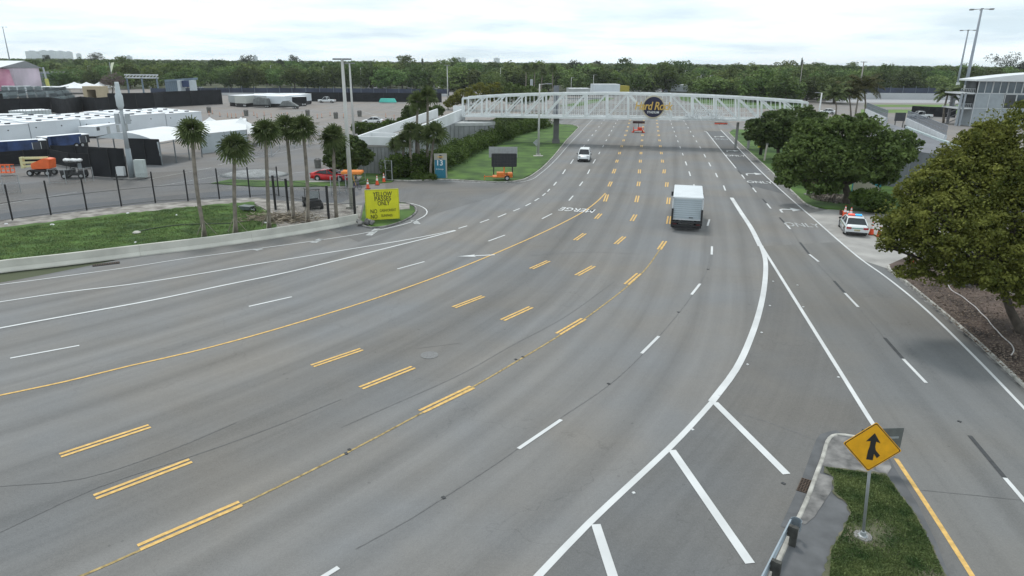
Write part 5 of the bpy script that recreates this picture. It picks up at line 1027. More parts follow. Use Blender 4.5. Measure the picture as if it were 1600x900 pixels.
t = thing('antenna_pole', 'leaning antenna pole with a yellow band in the left wood', 'antenna pole', G(77, 141)); b = G(77, 141); h = Z(b, 105); MB().tube([(0, 0, 0), (-.8, 0, h)], [.5, .35], 8).build('pole', AG, t); MB().tube([(-.1, 0, h*.15), (-.35, 0, h*.5)], .75, 8).build('yellow_band', M('pale_yellow', (.55, .55, .15), .6, .1, 1), t)
t = thing('feather_flag', 'white feather flag standing up out of the left wood', 'flag', G(178, 140)); b = G(178, 140); h = Z(b, 97); MB().tube([(0, 0, 0), (0, 0, h)], .15, 6).build('pole', AG, t); MB().add([(0, 0, h*.62), (.1, 0, h*.6), (2.2, .1, h), (.6, .1, h*.97), (0, .1, h*.8)], [(0, 1, 2, 3, 4)]).build('flag', M('flag_white', (.75, .78, .6), .6, .1, 1, trans=.3), t)
# traffic signals beyond the bridge
t = thing('traffic_signals', 'traffic signal gantry with lit lamps at the far junction above the bridge', 'traffic signals', G(1008, 143)); b = G(1008, 143); h = Z(b, 127); L = (G(1048, 143)-b).length; DK = M('signal_black', (.02, .02, .022), .5, .1, 2)
MB().tube([(0, 0, 0), (0, 0, h)], .25, 8).build('pole', LHEAD, t); MB().tube([(0, 0, h-.3), (L, 0, h-.1)], .12, 6).build('arm', LHEAD, t)
for i, f in enumerate((.3, .58, .75, .95)):
    hd = MB().box((L*f, -.2, h-.3), (.7, .4, 1.6)).build('signal_head', DK, t)
    MB().disc((L*f, -.42, h+.1-.4*i*.6), .26, (0, 1, 0), .05, 12).build('lamp', M('signal_red', (.9, .08, .03), .5, .02, 1, emit=1.5) if i != 2 else M('signal_white', (1, .9, .7), .5, .02, 1, emit=2.0), hd)
# ================================================================== signs
YS = M('sign_yellow', (0.62, 0.60, 0.015), .55, .06, 1.5); YSD = M('sign_yellow_edge', (0.48, 0.47, 0.02), .55, .1, 1.5); INK = M('black_lettering', (.015, .015, .015), .6, .1, 2); AMB = M('warning_amber', (0.74, 0.36, 0.008), .45, .1, 4, detail=8)
a, b = G(573, 346), G(624, 343); c0 = (a+b)/2; an = math.atan2((b-a).y, (b-a).x); t = thing('parking_sign', 'big bright yellow sign board with black lettering beside the barrier end', 'sign', c0, an); hs_ = Z(c0, 296.5); wS = (b-a).length
th_ = t; MB().box((0, 0, hs_/2+.08), (wS, .06, hs_-.1)).build('board', YS, th_)
f = MB(); [f.bar(*p_, .09) for p_ in (((-wS/2, 0, .1), (-wS/2, 0, hs_)), ((wS/2, 0, .1), (wS/2, 0, hs_)), ((-wS/2, 0, hs_), (wS/2, 0, hs_)), ((-wS/2, 0, .12), (wS/2, 0, .12)))]; f.build('frame', YSD, th_)
for i, (bd_, sz, x, z, xs_) in enumerate([('YELLOW', .52, .02, .86, .58), ('PASSES', .52, .02, .71, .50), ('ONLY', .52, .04, .56, .37), ('NO', .50, -.27, .31, .20), ('NO', .50, -.27, .14, .20), ('CASH/CREDIT', .30, .16, .33, .50), ('SUNPASS', .30, .12, .16, .34)]):
    text('lettering', bd_, sz*hs_/2.6, INK, (x*wS, -.05, hs_*z), (math.pi/2, 0, 0), .004, th_, fit=xs_*wS, offset=.0 if sz < .4 else .004)
for x in (-wS*.3, wS*.3): MB().bar((x, .1, 0), (x, .55, hs_*.8), .07).build('support', GALV, th_)
# merge sign
b = G(1347, 843); t = thing('merge_sign', 'yellow diamond merge sign on a metal post on the traffic island', 'road sign', b+Vector((0, 0, .13)), math.radians(-14)); zc = Z(b, 697)-.13; hd = .86
tilt = math.radians(-3)
MB().tube([(0, 0, 0), (-.27, 0, zc+.4)], .045, 10).build('post', GALV, t, smooth=True); MB().lathe([(.16, 0), (.16, .03), (.09, .05), (.08, .16), (.06, .18)], n=14).build('post_base', GALV, t); MB().lathe([(.30, -.03), (.26, .035)], n=14).build('base_pad', CONCD, t)
def diamond(r, th0, y): return [(r*math.sin(k*math.pi/2), y, r*math.cos(k*math.pi/2)) for k in range(4)]
def rdiamond(r, c, y):
    o_ = []
    for k in range(4):
        an_ = k*math.pi/2
        for j in (-2, -1, 0, 1, 2): o_.append(((r-c*1.414)*math.sin(an_)+c*math.sin(an_+j*math.pi/8), y, (r-c*1.414)*math.cos(an_)+c*math.cos(an_+j*math.pi/8)))
    return o_
def plate(name, outl, y0, y1, mat, par):
    n = len(outl); vs = [(p[0], y0, p[2]) for p in outl]+[(p[0], y1, p[2]) for p in outl]; o = MB().add(vs, [tuple(range(n)), tuple(range(n, 2*n))[::-1]]+[(i, n+i, n+(i+1) % n, (i+1) % n) for i in range(n)]).build(name, mat, par); return o
# size of the board from its measured width at this distance
dd = (b-Vector((0, 0, CAM_H))).dot(FW)
pL, pR = onplane(1320, 690, b, b+Vector((1, 0, 0))), onplane(1407, 701, b, b+Vector((1, 0, 0))); hd = (pR-pL).length/2*.94
for nm, r_, c_, y_, mt_ in (('board', hd, .05, -.03, AMB), ('black_border', hd*.965, .045, -.036, INK), ('face', hd*.925, .04, -.042, AMB)):
    o = plate(nm, rdiamond(r_, c_, 0), y_, y_+.012, mt_, t); o.location = (-.27, -.10, zc); o.rotation_euler = (math.radians(-4), math.radians(.5), 0)
arr_ = [(-.10, -.50), (-.10, -.10), (-.07, .12), (-.07, .28), (-.22, .24), (.0, .56), (.22, .24), (.07, .28), (.07, .12), (.10, -.02), (.26, -.22), (.34, -.30), (.24, -.40), (.12, -.28), (.08, -.22), (.08, -.50)]
arr_ = [(-.13, -.50), (-.12, -.16), (-.09, .02), (-.09, .24), (-.24, .20), (.0, .56), (.24, .20), (.09, .24), (.09, .04), (.13, -.10), (.30, -.28), (.21, -.40), (.09, -.24), (.09, -.50)]
o = plate('merge_arrow', [(x*hd*1.02, 0, z*hd*1.02) for x, z in arr_], -.052, -.045, INK, t); o.location = (-.27, -.10, zc); o.rotation_euler = (math.radians(-4), math.radians(.5), 0)
# second sign board seen from behind the merge sign
b2 = G(1366, 738); t = thing('sign_back', 'grey sign board with pale bars standing behind the yellow diamond sign', 'road sign', b2+Vector((0, 0, .12)), math.radians(4)); zz2 = Z(b2, 690); w2 = .92
MB().bar((0, .03, 0), (0, .03, zz2+.3), .06).build('post', GALV, t); MB().box((0, 0, zz2), (1.55, .02, .82)).build('board', M('sign_back_grey', (.12, .13, .125), .5, .15, 3), t); MB().box((-.35, -.03, zz2+.12), (.45, .03, .07)).build('bar', GALV, t); MB().box((.42, -.03, zz2+.05), (.40, .03, .07)).build('bar', GALV, t); MB().box((-.46, -.05, .9), (.16, .02, .12)).build('reflector', FRM, t)
# gate 13 sign
b = G(689, 279.5); t = thing('gate_sign', 'tall teal entrance sign with number 13 at the left end of the lawn', 'sign', b, math.radians(4)); hg = Z(b, 240.5); wg = 1.45; TS = M('sign_teal', (0.015, 0.16, 0.24), .5, .08, 1)
MB().box((0, .15, hg/2), (wg+.12, .45, hg)).build('pylon', M('pylon_beige', (.36, .35, .30), .7, .1, 1), t); MB().box((-.06, -.10, hg*.40), (wg-.12, .06, hg*.74)).build('teal_panel', TS, t)
text('number', '13', .92, WLT, (-.12, -.15, hg*.64), (math.pi/2, 0, 0), .01, t, xs=1.0, offset=.012); text('small_lettering', 'N Garage', .24, WLT, (-.1, -.15, hg*.40), (math.pi/2, 0, 0), .006, t)
MB().disc((0, -.09, hg*.885), .22, (0, 1, 0), .03, 18).build('emblem_disc', NAVY, t); MB().box((0, -.12, hg*.885), (.72, .02, .12)).build('emblem_band', GOLD, t)
# small grey entrance monument at right
b = G(1276, 288); t = thing('monument_sign', 'small beige monument sign with a round dark emblem under the right hand trees', 'sign', b, math.radians(-12)); MB().box((0, 0, .8), (1.5, .4, 1.6)).build('block', M('monument_beige', (.34, .34, .30), .8, .1, 1), t); MB().box((0, 0, .18), (1.8, .55, .36)).build('plinth', M('monument_base', (.24, .20, .13), .8, .1, 1), t); MB().disc((-.1, -.22, 1.1), .3, (0, 1, 0), .03, 18).build('emblem_disc', NAVY, t); MB().box((-.1, -.25, 1.1), (.8, .02, .15)).build('emblem_band', DK, t)
t = thing('yellow_box', 'small yellow sign board low on the right verge behind the post', 'sign', G(1188, 243)); MB().box((0, 0, 1.5), (1.1, .12, .45)).build('board', YS, t); MB().bar((0, .05, 0), (0, .05, 1.4), .5, .2).build('stand', DK, t)
t = thing('verge_post', 'short pale post standing on the right verge near the yellow board', 'post', G(1194, 252)); MB().tube([(0, 0, 0), (.15, 0, Z(G(1194, 252), 224))], .14, 8).build('post', MATS['pale_timber'], t); MB().box((.15, 0, Z(G(1194, 252), 225)), (.34, .3, .12)).build('cap', LHEAD, t)
t = thing('sign_back', 'grey diamond sign seen from behind beside the lawn light pole', 'road sign', G(838, 243)); q = Z(G(838, 243), 223); MB().bar((0, 0, 0), (0, 0, q+.3), .06).build('post', GALV, t); plate('board', diamond(.56, 0, 0), 0, .03, GALV, t).location = (0, -.05, q)
t = thing('cone_pad', 'flat concrete pad at the foot of the lawn light pole', 'pad', G(841, 245)); MB().box((0, 0, .13), (1.5, 1.0, .12)).build('slab', CONC, t)
# road sign board behind the message trailer
t = thing('sign_back', 'wide grey sign board from behind on two posts above the message trailer', 'road sign', G(786, 276)); b = G(786, 276); z0, z1 = Z(b, 246), Z(b, 229.5); MB().box((0, 0, (z0+z1)/2), (3.6, .06, z1-z0)).build('board', GALV, t)
for x in (-1.2, 1.2): MB().bar((x, .08, 0), (x, .08, z1), .14).build('post', DK, t)
# message trailers
ORG = M('safety_orange', (0.62, 0.17, 0.02), .5, .12, 2); TYR = M('tyre_rubber', (0.018, 0.018, 0.018), .9, .2, 4); RIM = M('wheel_rim', (0.45, 0.46, 0.47), .35, .1, 4, metal=.5); ORR = M('orange_red', (.62, .07, .03), .5, .12, 2)
def wheel(parent, c, r, w=.2, n=16, axis=(0, 1, 0)):
    t_ = MB().disc((0, 0, 0), r, axis, w, n).build('wheel', TYR, parent, smooth=False); t_.location = c; MB().disc((0, 0, 0), r*.56, axis, w+.03, 12).build('rim', RIM, t_); return t_
def vms(label, at, rz, mat, hb, pw_, ph_, lean=0):
    t = thing('message_trailer', label, 'message sign trailer', at, rz); f = MB()
    MB().box((0, 0, .45), (2.4, 1.3, .12)).build('frame', mat, t); MB().bar((-1.1, 0, .42), (-2.3, 0, .42), .1).build('tow_bar', mat, t); MB().bar((-2.2, 0, 0), (-2.2, 0, .6), .07).build('jack', mat, t)
    MB().box((-.25, 0, .72), (.9, 1.0, .45)).build('battery_box', mat, t); MB().box((.95, 0, .68), (.55, 1.1, .42)).build('control_box', mat, t)
    MB().bar((.2, 0, .5), (.2, 0, hb+.1), .16).build('mast', mat, t)
    for s_ in (-1, 1): wheel(t, (.55, s_*.72, .33), .33, .2); MB().box((.55, s_*.72, .72), (.85, .26, .06)).build('mudguard', mat, t)
    pn = MB().box((.2, -.15, hb+ph_/2), (pw_, .22, ph_)).build('display_panel', M('display_black', (0.018, 0.02, 0.024), .35, .3, 6), t, bevel=.05); f = MB()
    for i in range(1, 8): f.box((.2-pw_/2+i*pw_/8, -.275, hb+ph_/2), (.02, .01, ph_-.2))
    for i in range(1, 4): f.box((.2, -.275, hb+i*ph_/4), (pw_-.2, .01, .02))
    f.build('module_lines', M('display_grid', (0.05, 0.052, 0.055), .5, .1, 3), pn); return t
b = G(785, 282.5); vms('black faced message board on an orange trailer standing on the lawn edge', b+Vector((0, 0, .12)), math.radians(3), ORG, Z(b, 262), 3.1, Z(b, 241)-Z(b, 262))
for s_ in (-1, 1): pass
b = G(997, 207); t = thing('arrow_board_trailer', 'red lighting trailer with a dark board parked on the avenue under the bridge', 'arrow board trailer', b, math.radians(-6)); zb_ = Z(b, 191)
MB().box((0, 0, .5), (2.0, 1.4, .15)).build('frame', ORR, t); MB().box((.3, 0, .85), (.9, .9, .5)).build('engine_box', ORR, t); MB().bar((0, 0, .5), (0, 0, zb_), .12).build('mast', DK, t); MB().box((0, -.1, zb_), (2.5, .2, .48)).build('board', M('board_brown', (.05, .02, .02), .5, .2, 5), t)
for s_ in (-1, 1):
    MB().box((s_*1.0, -.1, .62), (.12, .12, 1.1)).build('outrigger', ORR, t); MB().box((s_*1.1, -.3, .12), (.5, .4, .22)).build('foot', ORR, t); wheel(t, (s_*.9, .3, .3), .3, .2, axis=(1, 0, 0))
t = thing('fallen_barricade', 'red and brown barricade lying folded on the far right of the avenue', 'barricade', G(1127, 194.5), math.radians(-8)); [MB().bar((-1.6, y_, .2+z_), (1.4, y_*.3, .2+z_), .22).build('rail', m_, t) for y_, z_, m_ in ((-.3, 0, ORR), (.3, .15, M('rust_brown', (.12, .06, .04), .8, .2, 3)))]; [MB().bar((x_, -.5, .1), (x_, .5, .4), .14).build('leg', DK, t) for x_ in (-.5, .6, 1.1)]
# ================================================================== cones
WHS = M('cone_white', (.75, .75, .75), .5, .05, 2); CON = M('cone_orange', (0.75, 0.085, 0.02), .5, .08, 2)
cone0 = None
def cone(at, label, rz=0, group='orange traffic cones by the police car', lying=False):
    global cone0
    if cone0 is None:
        t = thing('traffic_cone', label, 'traffic cone', at, rz, group); MB().box((0, 0, .025), (.40, .40, .05)).build('base', M('cone_base', (.10, .03, .02), .8, .1, 2), t); MB().lathe([(.165, .05), (.105, .42), (.06, .68), (.035, .90), (.03, .91)], n=16).build('body', CON, t, smooth=False)
        MB().lathe([(.108, .44), (.072, .64)], n=16).build('white_band', WHS, t); MB().lathe([(.058, .72), (.044, .84)], n=16).build('white_band', WHS, t); cone0 = t; t.scale = (1.25,)*3; return t
    t = dup(cone0, at, rz, label, group, 1.25)
    if lying: t.rotation_euler = (math.radians(84), 0, rz); t.location.z += .22
    return t
for p, lab in (((575, 295), 'front cone of the three beside the yellow sign'), ((589.5, 289), 'middle cone of the three beside the yellow sign'), ((600, 285), 'rear cone of the three beside the yellow sign')): cone(G(*p), lab, 0, 'orange traffic cones at the left entrance')
for p, lab, ly in (((1319, 340), 'upright cone behind the police car, farthest one', 0), ((1328, 342.5), 'upright cone just behind the roof of the police car', 0), ((1361, 367), 'cone at the right rear corner of the police car', 0), ((1423, 415), 'cone at the corner of the mulch bed', 0), ((1373, 370), 'cone half hidden by the outer leaves of the big tree', 0), ((1313, 336), 'cone lying on its side behind the police car', 1)): cone(G(*p)+Vector((0, 0, .012)), lab, 1.6 if ly else 0, lying=bool(ly))
# slim orange delineators and bins in the lot
d0 = None
for i, (x, y) in enumerate([(327, 180), (332, 178), (344, 182), (356, 183), (362, 184), (369, 184), (380, 182), (397, 181), (402, 184), (413, 181), (424, 184), (440, 183), (449, 182), (496, 185), (503, 184), (516, 181), (537, 184), (552, 182), (603, 184), (616, 186)]):
    lab = 'slim orange lot post, '+(ORD[i]+('' if i == 0 else ' from the left') if i < 19 else 'rightmost')+', in the row above the palms'
    if d0 is None:
        d0 = thing('delineator_post', lab, 'delineator', G(x, y), 0, 'orange posts across the lot'); MB().tube([(0, 0, 0), (0, 0, 1.1)], .06, 6).build('post', M('faded_orange', (.62, .24, .12), .6, .1, 2), d0); MB().box((0, 0, .04), (.4, .4, .08)).build('base', DK, d0)
    else: dup(d0, G(x, y), 0, lab)
bn = None
for x, y, lab in ((327, 176, 'leftmost dark bin on the lot beside the first orange posts'), (385, 181, 'second dark bin from the left on the lot'), (481, 181, 'dark bin in the middle of the lot above the palms'), (525, 185, 'dark bin just left of the twin light poles'), (562, 182, 'rightmost dark bin right of the twin light poles')):
    if bn is None: bn = thing('litter_bin', lab, 'bin', G(x, y), 0, 'dark bins on the lot'); MB().lathe([(.42, 0), (.48, 1.0), (.5, 1.1)], n=12).build('drum', M('bin_grey', (.12, .12, .11), .7, .2, 3), bn); MB().lathe([(.52, 1.1), (.2, 1.3)], n=12).build('lid', DK, bn)
    else: dup(bn, G(x, y), 0, lab, scale=1.25)
bn.scale = (1.25,)*3
t = dup(bn, G(497, 262), 0, 'mesh litter bin on the pavement corner left of the dense round tree', 'dark bins on the lot', 1.0)
# ================================================================== guardrail
P = [G(1241, 822, .55), G(1205, 895, .55), G(1175, 960, .55)]; o0 = P[0].copy(); o0.z = 0; t = thing('guardrail', 'galvanised guardrail with rounded end beside the traffic island', 'guardrail', o0); d = (P[1]-P[0]).normalized(); q = Vector((d.y, -d.x, 0)); q = q if q.x < 0 else -q; vs = []; fs = []
pf = [(.0, .60), (.05, .58), (.05, .50), (.0, .455), (.05, .41), (.05, .33), (.0, .30)]
for k_, L_ in enumerate((0, 1.5, 3.2, 5)):
    for a_, z_ in pf: vs.append(d*L_+q*(a_+.10)+Vector((0, 0, z_+.16)))
n_ = len(pf); fs = [(i*n_+j, i*n_+j+1, (i+1)*n_+j+1, (i+1)*n_+j) for i in range(3) for j in range(n_-1)]; o = MB().add(vs, fs).build('rail', M('rail_steel', (.30, .35, .39), .4, .12, 3, metal=.4), t); md = o.modifiers.new('s', 'SOLIDIFY'); md.thickness = .008
vs = []
for k_ in range(9):
    a_ = k_/8*math.pi*1.15; c_ = q*(.14-.17*(1-math.cos(a_)))*1.0-d*.17*math.sin(a_); vs += [c_+Vector((0, 0, .44)), c_+Vector((0, 0, .78))]
o = MB().add(vs, [(2*i, 2*i+2, 2*i+3, 2*i+1) for i in range(8)]).build('rounded_end', MATS['rail_steel'], t); md = o.modifiers.new('s', 'SOLIDIFY'); md.thickness = .008
for L_ in (.35, 2.2, 4.1): MB().box(d*L_-q*.08+Vector((0, 0, .37)), (.14, .2, .8), rz=math.atan2(d.y, d.x)).build('post', M('weathered_timber', (.055, .055, .05), .9, .3, 5), t); MB().box(d*L_+q*.045+Vector((0, 0, .60)), (.13, .10, .36), rz=math.atan2(d.y, d.x)).build('spacer', MATS['weathered_timber'], t)
# ================================================================== vehicles
def car(name, label, cat, at, rz, col, L=4.8, Wd=1.85, H=1.48, kind='sedan', group=None, lights=True):
    """car facing +x: lofted body with wheel arches, glass cabin, wheels, lamps"""
    t = thing(name, label, cat, at, rz, group); Lh = L/2; hw = Wd/2; wr = .34 if H < 1.7 else .36; bh = H*.60
    if kind == 'sedan': body = [(-Lh, .42, .60), (-Lh+.03, .30, .92), (-Lh+.35, .26, 1.02), (-Lh+.9, .24, 1.03), (-.2, .22, 1.0), (.7, .22, .98), (1.3, .24, .92), (Lh-.35, .26, .82), (Lh-.05, .30, .66), (Lh, .38, .55)]; cab = [(-Lh+.55, 1.0), (-Lh+1.25, H-.04), (-.25, H), (.35, H-.04), (1.15, .96)]
    elif kind == 'coupe': body = [(-Lh, .45, .72), (-Lh+.04, .32, .98), (-Lh+.4, .28, 1.02), (-Lh+.9, .24, .98), (-.2, .22, .92), (.5, .22, .90), (1.2, .24, .90), (Lh-.35, .26, .80), (Lh-.05, .28, .62), (Lh, .36, .5)]; cab = [(-Lh+.55, .98), (-Lh+1.25, H-.07), (-.35, H), (.05, H-.05), (.85, .89)]
    elif kind == 'pickup': body = [(-Lh, .5, 1.05), (-Lh+.05, .42, 1.15), (-.6, .36, 1.15), (.0, .36, 1.12), (1.1, .36, 1.12), (1.7, .36, 1.08), (Lh-.3, .38, 1.0), (Lh, .45, .8)]; cab = [(-.75, 1.12), (-.65, H-.03), (.4, H), (.8, H-.04), (1.45, 1.1)]
    else: body = [(-Lh, .40, .8), (-Lh+.03, .30, 1.05), (-Lh+.2, .26, 1.12), (-.6, .24, 1.10), (.6, .24, 1.06), (1.2, .24, 1.02), (1.7, .26, .96), (Lh-.2, .28, .84), (Lh, .36, .6)]; cab = [(-Lh+.12, 1.08), (-Lh+.32, H-.1), (-Lh+.8, H), (.35, H-.02), (.7, H-.08), (1.35, 1.0)]
    vs = []; fs = []; ns_ = len(body); sec = [(-1, 0), (-1.0, .45), (-.96, .8), (-.80, 1), (.80, 1), (.96, .8), (1.0, .45), (1, 0)]
    for i, (x, z0, z1) in enumerate(body):
        tw = hw*(1-(.10 if i in (0, ns_-1) else (.03 if i in (1, ns_-2) else 0)))
        for a, f_ in sec: vs.append((x, a*tw, z0+(z1-z0)*f_))
    m_ = len(sec); fs = [(i*m_+j, i*m_+(j+1) % m_, (i+1)*m_+(j+1) % m_, (i+1)*m_+j) for i in range(ns_-1) for j in range(m_)]+[tuple(range(m_)), tuple((ns_-1)*m_+j for j in range(m_))[::-1]]
    bo_ = MB().add(vs, fs).build('body', col, t, smooth=True); wx = (Lh*.62, -Lh*.60)
    # glass house
    GL = M('car_glass', (0.015, 0.018, 0.022), .06, .2, 2); vs = []; k = len(cab)
    for x, z in cab: w1 = hw*.92 if z < H*.8 else hw*.74; vs += [(x, -w1, z), (x, w1, z)]
    fs = [(2*i, 2*i+1, 2*i+3, 2*i+2) for i in range(k-1)]+[tuple(2*i for i in range(k))[::-1], tuple(2*i+1 for i in range(k))]
    MB().add(vs, fs).build('windows', GL, t)
    # roof panel and pillars in body colour
    tp_ = [c_ for c_ in cab if c_[1] > H*.8]; rf = MB(); w1 = hw*.75; vs = []
    for x, z in tp_: vs += [(x, -w1, z-.01), (x, -w1*.75, z+.02), (x, w1*.75, z+.02), (x, w1, z-.01)]
    fs = [(4*i+j, 4*i+j+1, 4*i+j+5, 4*i+j+4) for i in range(len(tp_)-1) for j in range(3)]; rf.add([Vector(v)+Vector((0, 0, .012)) for v in vs], fs); rf.build('roof', col, t, smooth=True)
    for s_ in (-1, 1):
        for (x0, z0), (x1, z1) in ((cab[0], tp_[0]), (cab[-1], tp_[-1]), ((-.15, cab[0][1]), (-.25, tp_[1][1]))):
            MB().bar((x0, s_*hw*.93, z0), (x1, s_*hw*.755, z1), .07).build('pillar', col, t)
        MB().box((cab[-1][0]-.25, s_*(hw+.10), cab[-1][1]+.08), (.14, .2, .14)).build('mirror', DK, t)
        MB().box((-.25, s_*(hw+.003), .55), (.02, .01, .5)).build('door_seam', DK, t)
    for x in wx:
        for s_ in (-1, 1):
            MB().disc((x, s_*(hw-.10), wr+.02), wr+.07, (0, 1, 0), .222, 20).build('wheel_arch', DK, t); wheel(t, (x, s_*(hw-.09), wr), wr, .23, 18)
    zt = body[-2][2]; RL = M('tail_lamp', (.35, .01, .015), .3, .1, 3); HL = M('head_lamp', (.7, .72, .74), .15, .05, 3)
    for s_ in (-1, 1):
        MB().box((-Lh+.02, s_*hw*.74, body[1][2]-.12), (.14, hw*.42, .16)).build('tail_lamp', RL, t); MB().box((Lh-.08, s_*hw*.70, zt+.03), (.18, hw*.42, .13)).build('headlight', HL, t)
    MB().box((-Lh-.01, 0, .62), (.03, .5, .16)).build('number_plate', M('plate_cream', (.42, .38, .25), .5, .1, 3), t); MB().box((-Lh+.02, 0, .36), (.12, hw*1.85, .16)).build('rear_bumper', DK, t); MB().box((Lh-.03, 0, .40), (.10, hw*1.5, .18)).build('grille', DK, t)
    if kind == 'pickup':
        MB().box((-Lh+1.05, 0, 1.16), (1.8, hw*1.6, .03)).build('load_bed', DK, t)
    return t
M('tail_lamp', (.35, .01, .015), .3, .1, 3); M('car_glass', (0.015, 0.018, 0.022), .06, .2, 2)
WPT = M('white_car_paint', (.66, .68, .69), .28, .03, 1); REDP = M('red_car_paint', (.50, .012, .014), .22, .05, 1); 
# box truck driving away
pr0, pr1 = G(1046.5, 360), G(1096, 364); wT = (pr1-pr0).length; c0 = (pr0+pr1)/2; az = math.radians(90-13.6); rzT = az
dT = Vector((math.cos(az), math.sin(az), 0)); t = thing('box_truck', 'white box truck with closed rear door driving away up the avenue', 'truck', c0, az); wT = 2.62; hT = Z(c0+dT*.3, 308.5); fl = 1.02; LT = 6.4
TWH = M('truck_white', (.60, .63, .65), .45, .06, .8); TDR = M('truck_door', (.47, .53, .57), .5, .1, .5, detail=8)
MB().box((.35+LT/2, 0, (hT+fl)/2), (LT, wT-.06, hT-fl)).build('cargo_box', TWH, t, bevel=.03)
f = MB(); [f.bar(*p_, .12) for p_ in (((.33, -wT/2+.05, fl), (.33, -wT/2+.05, hT)), ((.33, wT/2-.05, fl), (.33, wT/2-.05, hT)), ((.33, -wT/2, hT-.08), (.33, wT/2, hT-.08)), ((.33, -wT/2, fl), (.33, wT/2, fl)))]; f.build('rear_frame', TWH, t)
dr_ = MB().box((.31, 0, (fl+hT)/2-.03), (.04, wT-.30, hT-fl-.22)).build('rear_door', TDR, t); f = MB(); [f.box((.285, 0, fl+.2+i*(hT-fl-.3)/9), (.02, wT-.32, .025)) for i in range(9)]; f.build('door_joints', M('door_joint', (.25, .29, .32), .6, .1, 1), dr_); MB().box((.27, -.35, fl+.18), (.05, .35, .07)).build('door_handle', DK, dr_)
f = MB(); [f.box((.35+LT*(i+.5)/10, 0, hT+.006), (.03, wT-.16, .012)) for i in range(10)]; f.build('roof_seams', M('roof_seam', (.52, .54, .55), .5, .1, 1), t)
MB().box((.1, 0, .82), (.5, wT-.1, .10)).build('lift_platform', DK, t); MB().box((.12, 0, .50), (.16, wT-.2, .18)).build('rear_bumper', DK, t); MB().box((.05, 0, .32), (.1, wT-.7, .12)).build('step_bar', DK, t); MB().box((.3+LT/2, 0, .8), (LT, .9, .3)).build('chassis', DK, t)
for s_ in (-1, 1):
    MB().box((.2, s_*(wT/2-.06), 1.25), (.16, .16, 1.4)).build('lift_column', DK, t); MB().box((.02, s_*(wT/2-.32), .66), (.05, .32, .12)).build('tail_lamp', M('truck_lamp', (.10, .01, .01), .4, .2, 3), t); MB().box((.9, s_*(wT/2-.25), .45), (.03, .5, .6)).build('mud_flap', DK, t)
    for w_o in (0, -.3): wheel(t, (1.6, s_*(wT/2-.22+w_o), .48), .48, .26, 18)
    wheel(t, (LT+1.2, s_*(wT/2-.3), .48), .48, .26, 18); MB().bar((LT+1.6, s_*1.05, 1.9), (LT+1.7, s_*1.38, 1.9), .04).build('mirror_arm', DK, t); MB().box((LT+1.7, s_*1.42, 1.85), (.1, .2, .42)).build('mirror', DK, t)
cb_ = MB(); cb_.side([(LT+.42, .6), (LT+.42, 2.35), (LT+1.3, 2.4), (LT+1.75, 1.65), (LT+2.5, 1.45), (LT+2.6, .6)], -1.05, 1.05); cb_.build('cab', TWH, t, bevel=.05); MB().box((LT+1.56, 0, 1.98), (.06, 1.8, .7), rot=Matrix.Rotation(math.radians(-31), 3, 'Y')).build('windscreen', MATS['car_glass'], t)
# van, police car, red coupe
VAN_R = math.atan2(-UD.y, -UD.x)
car('delivery_van', 'small white van driving towards the camera on the avenue', 'van', G(911, 253)+UD*2.0, VAN_R+.03, WPT, 4.7, 1.80, 1.74, 'van')
an_ = math.atan2((G(1309, 352)-G(1321, 371)).y, (G(1309, 352)-G(1321, 371)).x)
pol = car('police_car', 'white police car with red and blue roof lights parked on the right driveway', 'police car', G(1331, 361)+Vector((0, 0, .012)), an_, WPT, 5.0, 1.93, 1.50, 'sedan'); pol.scale = (.93,)*3
MB().box((-.25, 0, 1.56), (.32, 1.2, .05)).build('light_bar_base', DK, pol)
for s_, n1, m_ in ((1, 'red_light', M('flashing_red', (1, .10, .07), .3, .02, 1, emit=.9)), (-1, 'blue_light', M('flashing_blue', (.06, .45, .9), .3, .02, 1, emit=.8))): MB().box((-.25, s_*.30, 1.63), (.26, .55, .10)).build(n1, m_, pol)
GRN = M('police_green', (.03, .22, .17), .4, .1, 1); ORS = M('police_orange', (.55, .18, .05), .4, .1, 1)
for s_ in (-1, 1): MB().box((0, s_*.968, .80), (4.3, .006, .07)).build('side_stripe', GRN, pol); MB().box((0, s_*.969, .73), (4.3, .006, .04)).build('side_stripe', ORS, pol)
MB().box((-2.5, 0, .80), (.02, 1.2, .06)).build('rear_stripe', GRN, pol); o = text('police_lettering', 'POLICE', .24, GRN, (.5, .975, .58), (math.pi/2, 0, math.pi), .003, pol); o = text('police_lettering', 'POLICE', .24, GRN, (.5, -.975, .58), (math.pi/2, 0, 0), .003, pol)
ra, rb_ = G(500, 281.5), G(536, 282); car('sports_car', 'red coupe parked by the entrance behind the twin light poles', 'car', (G(497, 281)+G(541, 283))/2, math.atan2((G(541, 283)-G(497, 281)).y, (G(541, 283)-G(497, 281)).x), REDP, 4.8, 1.9, 1.36, 'coupe')
car('pickup_truck', 'white pickup truck far across the lot in front of the black fence', 'pickup truck', G(511, 160.5), math.pi*1.0, WPT, 5.9, 2.0, 1.95, 'pickup')
car('parked_car', 'white car half hidden behind the clipped bushes of the ramp', 'car', G(583, 193), math.pi, WPT, 4.8, 1.85, 1.5, 'sedan')
car('pickup_truck', 'white pickup truck parked behind the dark scoreboard at the right', 'pickup truck', G(1437, 185), math.pi, WPT, 6.2, 2.0, 1.95, 'pickup')
SLV = M('silver_paint', (.40, .42, .44), .3, .05, 1); DBL = M('dark_blue_paint', (.03, .04, .07), .3, .05, 1)
